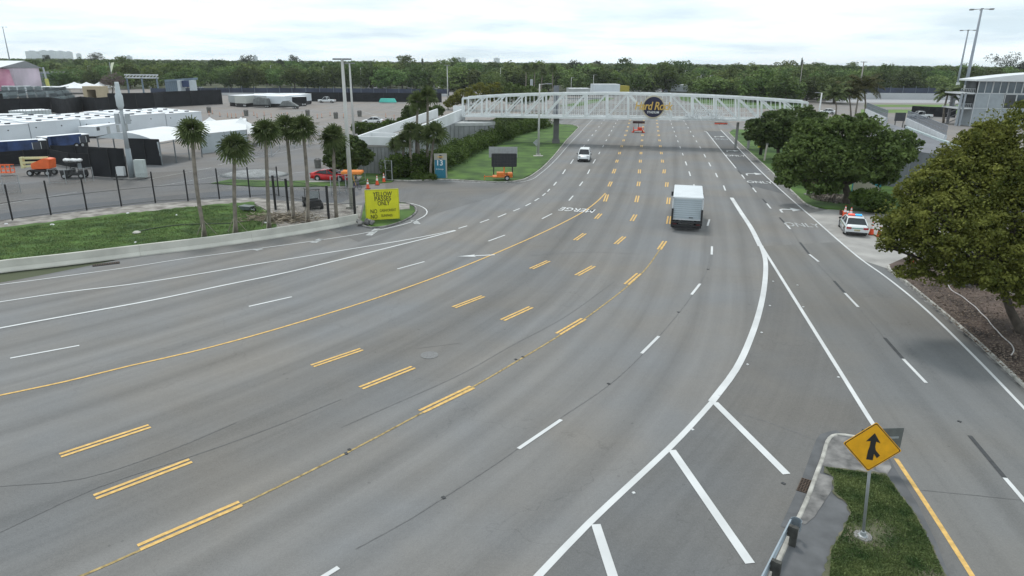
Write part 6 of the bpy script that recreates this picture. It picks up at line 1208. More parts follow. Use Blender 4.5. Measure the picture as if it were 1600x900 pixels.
car('parked_car', 'pale car on the far road above the middle of the bridge', 'car', G(993, 144), math.radians(10), WPT, 4.8, 1.85, 1.5, 'sedan'); car('parked_car', 'white van waiting at the far traffic signals', 'car', G(1029, 145), -UD.angle(Vector((1, 0, 0)))+math.pi, WPT, 4.8, 1.9, 1.8, 'van'); car('parked_car', 'dark car waiting right of the white van at the signals', 'car', G(1040, 145), VAN_R, DBL, 4.6, 1.85, 1.6, 'van')
car('parked_car', 'white car behind the coconut palms near the white bridge end', 'car', G(1292, 178), math.radians(150), WPT, 4.8, 1.85, 1.5, 'sedan')
for i in range(5):
    x = 1388+i*19; car('parked_car', ORD[i]+' pale car parked under the far trees right of the coconut palms', 'car', G(x, 138), math.radians(88), [WPT, SLV][i % 2], 4.6, 1.8, 1.5, 'sedan', 'cars parked under the far trees, right')
for i, x in enumerate((288, 300, 312, 575, 588, 601, 640, 652, 664, 676, 688)):
    car('parked_car', ORD[i]+(' pale car' if i == 0 else ' pale car from the left')+' in the row under the far trees at the left', 'car', G(x, 139), math.radians(88), [WPT, SLV][i % 2], 4.6, 1.8, 1.5, 'sedan', 'cars parked under the far trees, left')
# utility carts
def cart(label, at, rz, col=DK):
    t = thing('utility_cart', label, 'utility cart', at, rz); MB().box((0, 0, .55), (2.7, 1.3, .35)).build('chassis', col, t, bevel=.04); MB().box((-.9, 0, .85), (.95, 1.35, .4)).build('cargo_bed', col, t); MB().box((.95, 0, .82), (.7, 1.2, .3)).build('bonnet', col, t, bevel=.05); MB().box((-.15, 0, .95), (.25, 1.1, .55)).build('seat', col, t); MB().box((.05, 0, 1.95), (1.5, 1.25, .06)).build('roof', col, t)
    for x in (-.6, .75):
        for s_ in (-1, 1): MB().bar((x, s_*.58, .7), (x*.85, s_*.55, 1.93), .05).build('roof_post', col, t)
    for x in (-.95, .95):
        for s_ in (-1, 1): wheel(t, (x, s_*.62, .33), .33, .24)
    MB().box((.72, 0, 1.45), (.03, 1.0, .7)).build('windscreen', M('clear_plastic', (.35, .38, .40), .1, .1, 1), t); return t
cart('black utility cart behind the fence near the light pole', G(489, 325), math.radians(-60)); cart('dark cart loaded with white bags beside the boom lift', G(118, 278), math.radians(10)); cart('dark purple cart beside the white site office', G(222, 203), math.radians(8), M('cart_purple', (.05, .03, .07), .5, .1, 2))
t = thing('white_bags', 'pile of white bags on top of the dark cart', 'bags', G(118, 278)+Vector((0, 0, 2.0)))
for i in range(5): MB().lathe([(.05, 0), (.3, .05), (.34, .2), (.2, .34), (.03, .38)], c=((i-2)*.42, .1*(-1)**i, 0), n=9).build('bag', WHS, t, smooth=True)
b = G(258, 199); t = thing('blue_machine', 'bright blue plant machine in front of the white trailers', 'machine', b, math.radians(12)); BLU = M('machine_blue', (.02, .12, .50), .45, .1, 2)
MB().box((0, 0, 1.0), (3.6, 1.6, .9)).build('body', BLU, t, bevel=.06); MB().box((1.1, 0, 2.0), (1.6, 1.4, 1.1)).build('cab', BLU, t, bevel=.05); MB().box((-.8, 0, 1.7), (1.6, 1.0, .5)).build('engine_cover', DK, t); MB().box((-1.9, -.2, 1.2), (.8, .8, .8)).build('white_tank', WHS, t)
for x in (-1.2, 1.2):
    for s_ in (-1, 1): wheel(t, (x, s_*.8, .5), .5, .35)
# boom lift and its basket
b = G(66, 274); t = thing('boom_lift', 'orange and cream boom lift parked on the service road', 'boom lift', b, math.radians(2)); t.scale = (.8,)*3; CRM = M('boom_cream', (.58, .54, .30), .5, .1, 2)
LO = M('lift_orange', (.72, .13, .03), .4, .1, 1)
MB().box((0, 0, .8), (2.6, 1.5, .35)).build('chassis', DK, t); MB().add([(-.9, -.9, 1.05), (1.9, -.9, 1.15), (2.1, -.9, 2.6), (1.2, -.9, 2.75), (-.9, -.9, 1.9), (-.9, .9, 1.05), (1.9, .9, 1.15), (2.1, .9, 2.6), (1.2, .9, 2.75), (-.9, .9, 1.9)], [(0, 1, 2, 3, 4), (9, 8, 7, 6, 5), (0, 5, 6, 1), (1, 6, 7, 2), (2, 7, 8, 3), (3, 8, 9, 4), (4, 9, 5, 0)]).build('turntable_cover', LO, t, bevel=.08)
MB().bar((1.4, 0, 2.75), (-2.6, 0, 2.65), .34).build('upper_boom', CRM, t); MB().bar((.4, -.3, 2.1), (-2.4, -.3, 2.0), .28).build('middle_boom', CRM, t); MB().bar((-.3, -.3, 1.55), (-2.4, -.3, 1.4), .28).build('lower_boom', CRM, t); MB().box((-2.5, -.15, 2.0), (.4, .6, 1.7)).build('boom_knuckle', CRM, t)
for x in (-1.2, 1.5):
    for s_ in (-1, 1): wheel(t, (x, s_*.85, .48), .48, .36)
MB().bar((-2.6, 0, 1.6), (-4.2, .2, 1.5), .16).build('jib', DK, t)
for i, (x, z) in enumerate(((-5.6, .45), (-5.6, 1.0), (-5.6, 1.6))): MB().bar((-6.5, -.4, z), (-4.4, -.4, z), .09).build('basket_rail', LO, t); MB().bar((-6.5, .5, z), (-4.4, .5, z), .09).build('basket_rail', LO, t)
for x in (-6.5, -5.8, -5.1, -4.4):
    for y in (-.4, .5): MB().bar((x, y, .35), (x, y, 1.65), .08).build('basket_post', LO, t)
MB().box((-5.45, .05, .4), (2.1, .9, .06)).build('basket_floor', LO, t)
t = thing('orange_canopy', 'flat orange canopy on a yellow leg beside the red car', 'canopy', G(556, 290)); b = G(556, 290); q = Z(b, 269); MB().box((-.3, 0, q), (2.4, 1.6, .35)).build('canopy', M('canopy_orange', (.75, .25, .05), .5, .05, 1), t, bevel=.08); MB().bar((0, 0, 0), (-.4, 0, q), .12).build('leg', M('leg_yellow', (.6, .4, .08), .5, .1, 1), t); MB().bar((-.6, .3, 0), (-.4, 0, q), .08).build('leg', DK, t)
t = thing('parked_bicycle', 'bicycle leaning beside the small grey barrier', 'bicycle', G(557, 296), math.radians(-35))
for x in (-.5, .5):
    w_ = MB(); w_.tube([(x+.33*math.cos(a*math.pi/8), 0, .34+.33*math.sin(a*math.pi/8)) for a in range(17)], .022, 5, False); w_.build('wheel', DK, t)
w_ = MB(); [w_.bar(*p_, .04) for p_ in (((-.5, 0, .34), (-.15, 0, .35)), ((-.15, 0, .35), (-.25, 0, .85)), ((-.15, 0, .35), (.38, 0, .8)), ((-.22, 0, .75), (.36, 0, .82)), ((-.5, 0, .34), (-.22, 0, .75)), ((.5, 0, .34), (.36, 0, .95)))]; w_.build('frame', M('frame_purple', (.12, .08, .22), .4, .1, 2), t); MB().box((-.27, 0, .9), (.25, .12, .05)).build('saddle', DK, t); MB().bar((.35, -.28, .98), (.35, .28, .98), .03).build('handlebar', DK, t)
# ================================================================== tents
TENT = M('tent_white', (.74, .76, .77), .6, .04, .5, trans=.15); TENG = M('tent_gable', (.52, .57, .60), .6, .06, .5, trans=.15); ALU = M('tent_frame', (.20, .22, .23), .4, .1, 1, metal=.3)
def tent(label, A, B, D, zr, ze, bays=2, curved=True, wall=False):
    """frame tent: A, B are the near front corners, D the depth vector; arched roof between the long eaves"""
    t = thing('marquee_tent', label, 'tent', A); u = B-A; k = Vector((0, 0, 1)); n = 10
    def ridge(f): return ze+(zr-ze)*(math.sin(math.pi*f) if curved else 1-abs(2*f-1))**(1.05 if curved else 1)
    vs = []; fs = []
    for s_ in (0, 1):
        for i in range(n+1): vs.append(u*i/n+D*s_+k*ridge(i/n))
    fs = [(i, i+1, n+2+i, n+1+i) for i in range(n)]; r_ = MB().add(vs, fs).build('roof', TENT, t, smooth=True)
    for s_ in (0, 1): MB().add([u*i/n+D*s_*.998+k*ridge(i/n) for i in range(n+1)], [tuple(range(n+1))]).build('gable', TENG, t)
    for s_ in (0, 1):
        for e_ in range(bays+1):
            p = u*s_+D*e_/bays; MB().bar(p, p+k*ze, .13).build('leg', ALU, t)
        a_ = u*s_; MB().bar(a_+k*(ze-.25), a_+D+k*(ze-.25), .08).build('eave_beam', ALU, t)
    if wall: MB().add([u*.02, u*.98, u*.98+k*ze, u*.02+k*ze], [(0, 1, 2, 3)]).build('wall', M('tent_wall', (.40, .44, .46), .6, .1, .3), t); MB().add([u*.02+D*.5, u*.02, u*.02+k*ze, u*.02+D*.5+k*ze], [(0, 1, 2, 3)]).build('wall', MATS['tent_wall'], t)
    return t
A_, B_ = G(158, 250), G(254, 259); e1 = Z(B_, 222); tent('large white arched tent with an open side behind the antenna pole', A_, B_, G(316, 245)-B_, Z(A_.lerp(B_, .5), 207), e1, 3)
sheet_t = thing('tent_side_panel', 'pale blue hanging side panel under the gable of the large tent', 'tent panel', A_.lerp(B_, .5)); MB().add([(B_-A_)*.02+Vector((0, -.05, e1-1.9)), (B_-A_)*.49+Vector((0, -.05, e1-1.9)), (B_-A_)*.49+Vector((0, -.05, e1)), (B_-A_)*.02+Vector((0, -.05, e1))], [(0, 1, 2, 3)]).build('panel', TENG, sheet_t)
A_, B_ = G(316, 240), G(327, 219); t2_ = tent('second white arched tent with grey walls behind the leaning palm', A_, B_, G(388, 231)-A_, Z(G(340, 226), 189), Z(A_, 209.5), 2); D_ = G(388, 231)-A_; k_ = Vector((0, 0, Z(A_, 209.5)))
MB().add([Vector((0, -.1, 0)), D_+Vector((0, -.1, 0)), D_+k_*.98+Vector((0, -.1, 0)), k_*.98+Vector((0, -.1, 0))], [(0, 1, 2, 3)]).build('wall', M('tent_wall', (.36, .40, .42), .6, .1, .3), t2_)
def peak(label, base, yt, ye, w, group=None):
    b = G(*base); zt, ze = Z(b, yt), Z(b, ye); t = thing('peak_tent', label, 'tent', b, .1, group); vs = []; n = 6
    for j in range(n+1):
        f = j/n; r = w/2*(1-f)**1.35+.05; z = ze+(zt-ze)*f; vs += [(-r, -r, z), (r, -r, z), (r, r, z), (-r, r, z)]
    fs = [(4*j+i, 4*j+(i+1) % 4, 4*j+4+(i+1) % 4, 4*j+4+i) for j in range(n) for i in range(4)]; MB().add(vs, fs).build('canopy', TENT, t)
    for x in (-1, 1):
        for y in (-1, 1): MB().bar((x*w/2*.97, y*w/2*.97, 0), (x*w/2*.97, y*w/2*.97, ze), .12).build('leg', FRM, t)
    return t
peak('left peaked canopy rising behind the second arched tent', (331, 212), 183, 198, 6.2, 'white peaked canopies'); peak('right peaked canopy rising behind the second arched tent', (381, 226), 183, 206, 6.6, 'white peaked canopies')
for x, w, lab in ((119, 13, 'leftmost far white peaked tent in front of the left wood'), (138, 11, 'middle far white peaked tent beside the sand coloured portal'), (158, 9, 'right far white peaked tent rising behind the sand coloured portal')): peak(lab, (x, 146), 128, 137, w, 'far white peaked tents')
t = thing('long_canopy', 'long low white canopy stretching left of the far peaked tents', 'canopy', G(80, 145)); b = G(80, 145); q = Z(b, 136.5); MB().box((0, 0, q), ((G(118, 145)-G(42, 145)).length, 8, .7)).build('canopy', TENT, t)
for i in range(8): MB().bar((-20+i*6, -3, 0), (-20+i*6, -3, q), .2).build('leg', FRM, t)
t = thing('sand_portal', 'sand coloured square portal block beside the far peaked tents', 'stage portal', G(152, 156), math.radians(-3)); b = G(152, 156); SND = M('portal_sand', (.42, .35, .24), .8, .1, .3); hp = Z(b, 134.5); wp = (G(166, 156)-G(137, 156)).length
MB().box((-wp*.38, 0, hp/2), (wp*.24, 5, hp)).build('pillar', SND, t); MB().box((wp*.38, 0, hp/2), (wp*.24, 5, hp)).build('pillar', SND, t); MB().box((0, 0, hp*.88), (wp*.52, 5, hp*.24)).build('lintel', SND, t); MB().box((0, 2.3, hp*.4), (wp*.6, .3, hp*.78)).build('back_panel', M('portal_brown', (.16, .12, .08), .8, .2, .3), t)
# ================================================================== trailers
TRW = M('trailer_white', (.60, .64, .68), .5, .06, .3); TRR = M('trailer_roof', (.72, .74, .76), .5, .06, .3, detail=8); HOL = M('dark_vent', (.05, .055, .07), .6, .2, 2); TRG = M('trailer_grey', (.36, .38, .38), .55, .12, .4)
Pf = [G(35, 222), G(318, 196)]; du = (Pf[1]-Pf[0]).normalized(); dv = Vector((-du.y, du.x, 0)); at_ = math.atan2(du.y, du.x); Lr = (Pf[1]-Pf[0]).length
tl = 9.0; tw_ = 3.3; zh = Z(Pf[1], 173.8); nfr = int((Lr+20)/(tl+.15)); tr0 = None; rows_n = ['front row', 'second row', 'third row', 'back row']
def office(at, lab, grp, sc=None):
    global tr0
    if tr0 is None:
        t = thing('site_trailer', lab, 'trailer', at, at_, grp); MB().box((tl/2, tw_/2, zh/2+.15), (tl, tw_, zh-.3)).build('body', TRW, t); MB().box((tl/2, tw_/2, zh+.03), (tl+.08, tw_+.08, .12)).build('roof', TRR, t)
        for x, y in ((tl*.3, tw_*.5), (tl*.72, tw_*.45)): MB().box((x, y, zh+.2), (.7, .55, .22)).build('roof_unit', HOL, t)
        MB().disc((tl*.12, -.02, zh*.72), .12, (0, 1, 0), .04, 10).build('vent', HOL, t); MB().disc((tl*.62, -.02, zh*.72), .12, (0, 1, 0), .04, 10).build('vent', HOL, t); MB().box((tl/2, tw_/2, .12), (tl-.6, tw_-.6, .24)).build('skids', DK, t); tr0 = t; return t
    return dup(tr0, at, at_, lab, grp, sc)
for r_ in range(4):
    for i in range(nfr):
        p = Pf[1]-du*((nfr-i)*(tl+.15)-r_*1.0)+dv*(r_*(tw_+1.4))
        ordw = ['first', 'second', 'third', 'fourth', 'fifth', 'sixth', 'seventh', 'eighth', 'ninth', 'tenth', 'eleventh', 'twelfth'][min(11, i)]
        office(p, f'white site trailer, {ordw} from the left in the {rows_n[r_]} of the compound', 'white site trailers in rows', (1, 1, 1+.03*(-1)**i))
# smaller white office and trailer in front
def shed(name, label, cat, a, b, yt, depth, wmat, rmat, doors=(), parts_=(), lift=0.0, z0=.35):
    A, B = G(*a), G(*b); u = B-A; L = u.length; rz = math.atan2(u.y, u.x); h = Z(A.lerp(B, .5), yt); t = thing(name, label, cat, A, rz); MB().box((L/2, depth/2, (h+z0)/2), (L, depth, h-z0)).build('body', wmat, t); MB().box((L/2, depth/2, h+.06), (L+.1, depth+.1, .12)).build('roof', rmat, t)
    for f, w, m_ in doors: MB().box((L*f, -.02, z0+(h-z0)*.46), (w, .05, (h-z0)*.82)).build('door', m_, t)
    for f, z, w, hh, nm, m_ in parts_: MB().box((L*f, -.03, z0+(h-z0)*z), (w, .05, hh)).build(nm, m_, t)
    MB().box((L/2, depth/2, z0/2), (L-.5, depth-.4, z0)).build('underframe', DK, t); return t, L, h
shed('office_cabin', 'white cabin with doors standing in front of the trailer compound', 'cabin', (151, 216), (205, 206), 194.5, 3.0, TRW, TRR, [(.35, 1.0, TRG), (.62, 1.0, TRG), (.88, .8, TRG)], [(.08, .78, .9, .6, 'window', HOL)])
NVY = M('trailer_navy', (.012, .02, .045), .5, .3, .5, detail=8); NVY2 = M('trailer_blue_panel', (.02, .045, .13), .5, .5, .8, detail=8)
for a, b, yt, lab in (((-45, 249), (76, 240), 223, 'long dark trailer with navy panel and open door at the left edge'), ((76, 236), (142, 229), 213, 'dark trailer with navy panel in front of the white compound')):
    t, L, h = shed('dark_trailer', lab, 'trailer', a, b, yt, 2.6, M('trailer_black', (.014, .015, .02), .5, .2, .5), TRR, [], [(.62 if a[0] < 0 else .45, .55, 5.2 if a[0] < 0 else 5.0, 1.6, 'panel', NVY2), (.28, .55, 4.0, 1.6, 'panel', NVY2) if a[0] < 0 else (.12, .55, 1.3, 1.6, 'panel', NVY2)], z0=.7)
    MB().box((L*(.86 if a[0] < 0 else .83), -.06, .7+(h-.7)*.45), (1.0, .04, (h-.7)*.85)).build('door', HOL, t)
    for s_ in (-.55, .55): MB().bar((L*(.86 if a[0] < 0 else .83)+s_, -.1, .8), (L*(.86 if a[0] < 0 else .83)+s_, -.1, h-.2), .07).build('door_frame', FRM, t)
    for x in (-.5, .5): wheel(t, (L*.72+x, -.05, .42), .42, .25)
for i, (a, b, yt) in enumerate((((16, 186), (46, 186), 174), ((46, 186), (82, 184), 173))): shed('container_cabin', ['pale grey container at the left behind the white trailers', 'pale ribbed container right of the grey one behind the white trailers'][i], 'container', a, b, yt, 5, M('container_pale', (.42, .47, .48), .6, .15, .4), TRR, [], [(f, .5, .12, 2.2, 'rib', TRG) for f in (.15, .3, .45, .6, .75, .9)])
shed('white_container', 'low white container with blue base at the far left', 'container', (-20, 190), (32, 189), 180, 4, TRW, TRR, [], [(.5, .1, 12, .7, 'blue_skirt', BLU)])
# parked semi trailers in the lot
def semi(label, a, b, yt, depth, mat, tarp=False):
    t, L, h = shed('semi_trailer', label, 'semi trailer', a, b, yt, depth, mat, TRR, z0=1.1)
    for k in (.78, .9): [wheel(t, (L*k, y, .5), .5, .3) for y in (.2, depth-.2)]
    for y in (.3, depth-.3): MB().bar((L*.2, y, 0), (L*.2, y, 1.1), .15).build('landing_leg', DK, t)
    return t
semi('grey semi trailer, leftmost of the parked group on the lot', (358, 165.5), (372, 166.5), 149.5, 16, TRG); semi('pale ribbed semi trailer next to the leftmost one', (368, 167), (385, 167.5), 150, 18, M('trailer_pale', (.46, .47, .44), .55, .1, .4))
semi('grey semi trailer with dark open side in the middle of the group', (386, 166), (420, 166.5), 150, 14, TRG); semi('white semi trailer with a small dark emblem at the front of the group', (418, 167.5), (444, 168), 151, 20, TRW); semi('black sided trailer at the right end of the group', (450, 166.5), (480, 165.5), 151.5, 10, SCREEN)
semi('long white roofed trailer behind the group of parked trailers', (400, 161), (470, 160), 147.5, 5, TRG)
t = thing('tarped_load', 'grey tarpaulin covered load on a flatbed in the trailer group', 'covered load', G(410, 168), 0); t.scale = (.6, 1, .85); MB().add([(-4, -1.2, 1.0), (4, -1.2, 1.0), (3.6, -1, 3.2), (-1, -1, 3.7), (-3.8, -1, 3.0), (-4, 1.4, 1.0), (4, 1.4, 1.0), (3.6, 1.2, 3.2), (-1, 1.2, 3.7), (-3.8, 1.2, 3.0)], [(0, 1, 2, 3, 4), (9, 8, 7, 6, 5), (0, 5, 6, 1), (1, 6, 7, 2), (2, 7, 8, 3), (3, 8, 9, 4), (4, 9, 5, 0)]).build('tarpaulin', M('grey_tarp', (.15, .16, .16), .8, .3, .7, bump=.6), t, bevel=.2); MB().box((0, 0, .85), (8.6, 2.5, .25)).build('flatbed', DK, t); [wheel(t, (x, y, .45), .45, .3) for x in (2.6, 3.6) for y in (-1.1, 1.1)]
t = thing('tarped_load', 'low grey tarpaulin covered flatbed in front of the black sided trailer', 'covered load', G(452, 170), 0); t.scale = (.55, 1, .8); MB().add([(-5, -1.2, 1.0), (5, -1.2, 1.0), (3.0, -1, 1.9), (0, -1, 3.0), (-3, -1, 2.8), (-5, 1.4, 1.0), (5, 1.4, 1.0), (3, 1.2, 1.9), (0, 1.2, 3.0), (-3, 1.2, 2.8)], [(0, 1, 2, 3, 4), (9, 8, 7, 6, 5), (0, 5, 6, 1), (1, 6, 7, 2), (2, 7, 8, 3), (3, 8, 9, 4), (4, 9, 5, 0)]).build('tarpaulin', MATS['grey_tarp'], t, bevel=.2); MB().box((0, 0, .85), (11, 2.5, .25)).build('flatbed', DK, t); [wheel(t, (x, y, .45), .45, .3) for x in (3, 4.1) for y in (-1.1, 1.1)]
t = thing('green_boat_cover', 'small turquoise covered skip in front of the far black fence', 'skip', G(606, 161)); MB().box((0, 0, .9), (6, 2.2, 1.3), taper=(.8, .7)).build('body', M('turquoise', (.08, .50, .42), .6, .1, .5), t, bevel=.1); MB().box((0, 0, .15), (5.4, 1.6, .3)).build('base', FRM, t)
# steel frame gate structure
b = G(296, 162); t = thing('steel_gate_frame', 'big steel frame with two white towers beyond the black fence', 'steel structure', b); pxs = (G(300, 162)-G(290, 162)).length/10; STL = M('frame_steel', (.15, .20, .25), .6, .15, .3); TWR = M('tower_pale', (.46, .50, .53), .7, .1, .2); hq = Z(b, 123)
for x in (-9.5, 10): MB().box((x*pxs, 0, hq*.47), (5.4*pxs, 3.5, hq*.94), taper=(.85, .9)).build('tower', TWR, t)
MB().box((0, .4, hq*.80), (15*pxs, 1.5, hq*.25)).build('dark_banner', M('banner_navy', (.03, .05, .12), .6, .3, .4), t)
for i in range(9):
    x = -40*pxs+i*3.4*pxs; MB().bar((x, 2, 0), (x+1*pxs, 2, hq*.9), .35).build('column', STL, t); MB().bar((x, 2, 0), (x+3*pxs, 2, hq*.9), .2).build('diagonal', STL, t)
MB().bar((-40*pxs, 2, hq*.9), (14*pxs, 2, hq*1.0), .7).build('top_truss', STL, t); MB().bar((-40*pxs, 2, hq*.45), (-12*pxs, 2, hq*.47), .4).build('middle_truss', STL, t)
t = thing('far_truss_bridge', 'low horizontal truss gantry in the trees left of the steel frame', 'gantry', G(225, 146)); b = G(225, 146); q = Z(b, 117); q2 = Z(b, 121.5); LL = (G(253, 146)-G(197, 146)).length/2
for z in (q, q2): MB().bar((-LL, 0, z), (LL, 0, z), .5).build('chord', FRM, t)
for i in range(10): MB().bar((-LL+i*LL/5, 0, q2), (-LL+(i+1)*LL/5, 0, q), .25).build('lacing', FRM, t)
for x in (-LL*.9, 0, LL*.9): MB().bar((x, 0, 0), (x, 0, q2), .5).build('leg', STL, t)
t = thing('grandstand_side', 'dark grey rack of stacked seating beyond the left wood edge', 'grandstand', G(85, 138)); b = G(85, 138); q = Z(b, 108); wq = (G(112, 138)-G(55, 138)).length; MB().box((-4, 10, q*.42), (wq, 12, q*.84), taper=(.95, .5)).build('stand', M('stand_grey', (.17, .18, .18), .8, .2, .15), t); f_ = MB(); [f_.box((-4, 3.5+i*.4, q*.15+i*q*.1), (wq*.97, .3, .25)) for i in range(7)]; f_.build('tiers', STL, t)
# stacks of scaffold steel at the left
SCF = M('scaffold_grey', (.22, .26, .27), .6, .3, .4); rs_ = random.Random(4)
for lab, x0, x1, y0, ht, rows in (('long heap of stacked scaffold frames at the left behind the black fence', 0, 90, 162, 4.2, 5), ('rear heap of stacked scaffold frames near the pink building', -10, 100, 153, 4.0, 4), ('heap of scaffold frames left of the sand coloured portal', 88, 134, 158, 4.6, 5)):
    A, B = G(x0, y0), G(x1, y0-2); t = thing('scaffold_heap', lab, 'scaffold heap', A); u = B-A; L = u.length; dn = u.normalized(); nb2 = Vector((-dn.y, dn.x, 0))
    for r_ in range(rows):
        w_ = MB(); z = .2+ht*r_/rows; yo = nb2*r_*1.4
        for i in range(int(L/2.6)):
            p = dn*i*2.6+yo; z_ = z+rs_.random()*.5
            for zz_ in (0, -.45, -.9): w_.bar(p+nb2*rs_.random()*-.4+Vector((0, 0, z_+zz_)), p+dn*(2.2+rs_.random())+Vector((0, 0, z_+zz_+rs_.random()*.2)), .14, .14)
            if rs_.random() < .7: w_.bar(p+Vector((0, 0, z_-.3)), p+dn*(1+rs_.random())+Vector((0, 0, z_+.25)), .10)
            w_.box(p+dn*1.2+nb2*.8+Vector((0, 0, z_/2)), (2.0, 1.4, max(.2, z_)), rz=math.atan2(dn.y, dn.x))
        w_.build('frame_layer', SCF if r_ % 2 else M('scaffold_dark', (.10, .12, .13), .7, .3, .4), t)
for i, x in enumerate((14, 24, 33, 41)): q = G(x, 146); t = thing('white_crate', f'white crate, {["leftmost","second","third","rightmost"][i]} of the four below the pink building', 'crate', q, 0, 'white crates in a row'); MB().box((0, 0, 1.5), (3.0, 2.4, 2.9)).build('box', TRW, t); MB().box((0, 0, 3.0), (3.1, 2.5, .15)).build('lid', TRR, t)
t = thing('brown_crate', 'round brown crate lying among the scaffold heaps', 'crate', G(33, 165)); MB().lathe([(1.2, 0), (1.3, .3), (1.0, 1.2), (1.2, 1.8), (1.3, 2.2)], n=12).build('drum', M('crate_brown', (.22, .12, .05), .8, .2, .5), t)
# pink building at the left edge
b = G(28, 146); t = thing('pink_building', 'building with white roof and pink painted wall at the left edge', 'building', b, math.radians(0)); hz1, hz2 = Z(b, 107), Z(b, 95); wq = (G(28, 146)-G(-40, 146)).length
MB().box((-wq/2, 8, hz1/2), (wq, 16, hz1)).build('wall', M('painted_wall', (.40, .36, .40), .8, .3, .06, col2=(.62, .52, .60), detail=6), t); MB().add([(-8, -.1, 0), (0, -.1, 0), (-1.5, -.1, hz1*.95), (-5.5, -.1, hz1)], [(0, 1, 2, 3)]).build('pink_mural', M('mural_pink', (.62, .20, .34), .8, .3, .15, col2=(.75, .45, .55), detail=6), t)
w_ = MB(); w_.side([(-wq-4, hz1+.3), (-3, hz1+.3), (1, hz2+.3-.5), (-wq-4, hz2)], -3, 18); 
w_ = MB(); w_.add([(-wq, -3, hz1+.4), (-3.0, -3, hz1+.4), (-.5, 9, hz2), (-wq, 9, hz2), (-wq, 17, hz1), (1, 17, hz1)], [(0, 1, 2, 3), (3, 2, 5, 4)]); w_.build('roof', ROOFW, t); MB().add([(-3.0, -3, hz1+.38), (1, 17, hz1), (-.5, 9, hz2)], [(0, 1, 2)]).build('gable', LHEAD, t)
# white containers and yellow unit beyond the bridge
for a, b_, yt, lab, m_ in (((890, 150), (922, 150), 138.5, 'low long grey trailer above the bridge left of the tall container', TRG), ((928, 149), (968, 149), 132, 'tall white container standing above the middle of the bridge', TRW), ((969, 146), (983, 146), 134.5, 'mustard yellow container right of the tall white one', M('mustard', (.35, .30, .05), .7, .1, .3))): shed('container', lab, 'container', a, b_, yt, 6, m_, TRR if m_ != MATS['mustard'] else m_)
shed('low_shed', 'long low white shed under the trees right of the traffic signals', 'shed', (1048, 144), (1072, 144.5), 133, 10, TRW, TRR)
# gantry sign back beyond bridge
t = thing('gantry_column', 'grey square column rising behind the bridge above the pier', 'gantry', G(868, 186)); b = G(868, 186); q = Z(b, 134); MB().box((0, 0, q/2), (1.3, 1.2, q)).build('column', M('gantry_grey', (.15, .16, .18), .7, .1, .5), t); MB().bar((0, 0, q*.62), (12, 2, q*.62), .3).build('arm', LHEAD, t)
# ================================================================== right hand bits
t = thing('teal_kiosk', 'teal utility cabinet on a grey plinth under the big tree', 'cabinet', G(1497, 446)+Vector((0, 0, .12)), math.radians(-16)); MB().box((0, 0, .2), (1.25, .9, .4)).build('plinth', CONCD, t); MB().box((0, 0, 1.05), (1.1, .8, 1.3), taper=(.9, .9)).build('cabinet', M('cabinet_teal', (.01, .12, .16), .5, .15, 2), t, bevel=.03); MB().box((0, -.41, 1.0), (.7, .02, .8)).build('door', M('cabinet_teal_door', (.015, .15, .20), .5, .15, 2), t)
hp_ = smooth_line(gl((1480, 447), (1484, 455), (1510, 473), (1535, 496), (1560, 525), (1577, 541), (1583, 552), (1579, 559)), .3); o0 = hp_[0].copy(); w_ = MB(); w_.tube([p-o0+Vector((0, 0, .17+.02*math.sin(i))) for i, p in enumerate(hp_)], .03, 6); o = w_.build('garden_hose', M('hose_white', (.45, .43, .42), .6, .1, 2), smooth=True); o.location = o0; tag(o, 'pale hose snaking over the mulch from the teal cabinet', 'hose')
t = thing('timber_edging', 'pale timber edging lying beside the mulch at the right edge', 'edging', G(1570, 462)+Vector((0, 0, .15))); MB().bar((-1.2, .8, .05), (1.6, -.9, .05), .14).build('beam', MATS['pale_timber'], t)
# hose and litter on the left lawn
hp_ = smooth_line(gl((213, 365), (230, 361), (260, 356), (290, 353), (330, 352), (370, 350), (410, 341)), .5); o0 = hp_[0].copy(); w_ = MB(); w_.tube([p-o0+Vector((0, 0, .13)) for p in hp_], .045, 6); o = w_.build('lawn_hose', M('hose_dark', (.02, .035, .02), .6, .1, 2), smooth=True); o.location = o0; tag(o, 'dark hose lying across the left lawn towards the palms', 'hose')
t = thing('lawn_outlet', 'pale flat pipe outlet lying on the left lawn at the hose end', 'pipe outlet', G(214, 366)+Vector((0, 0, .1)), .4); MB().lathe([(.3, 0), (.34, .06), (.2, .16), (.05, .2)], n=12).build('cap', CONC, t)
t = thing('wheelbarrow', 'tipped grey wheelbarrow lying on the left lawn near the palms', 'wheelbarrow', G(388, 331)+Vector((0, 0, .1)), math.radians(-20)); MB().box((-.1, 0, .32), (1.0, .7, .35), taper=(1.3, 1.2)).build('tray', M('barrow_grey', (.10, .12, .12), .5, .2, 3), t); [MB().bar((-.9, s_*.28, .42), (.7, s_*.12, .2), .05).build('handle', FRM, t) for s_ in (-1, 1)]; wheel(t, (.75, 0, .2), .2, .1); [MB().bar((-.35, s_*.25, .25), (-.4, s_*.25, 0), .04).build('leg', GALV, t) for s_ in (-1, 1)]
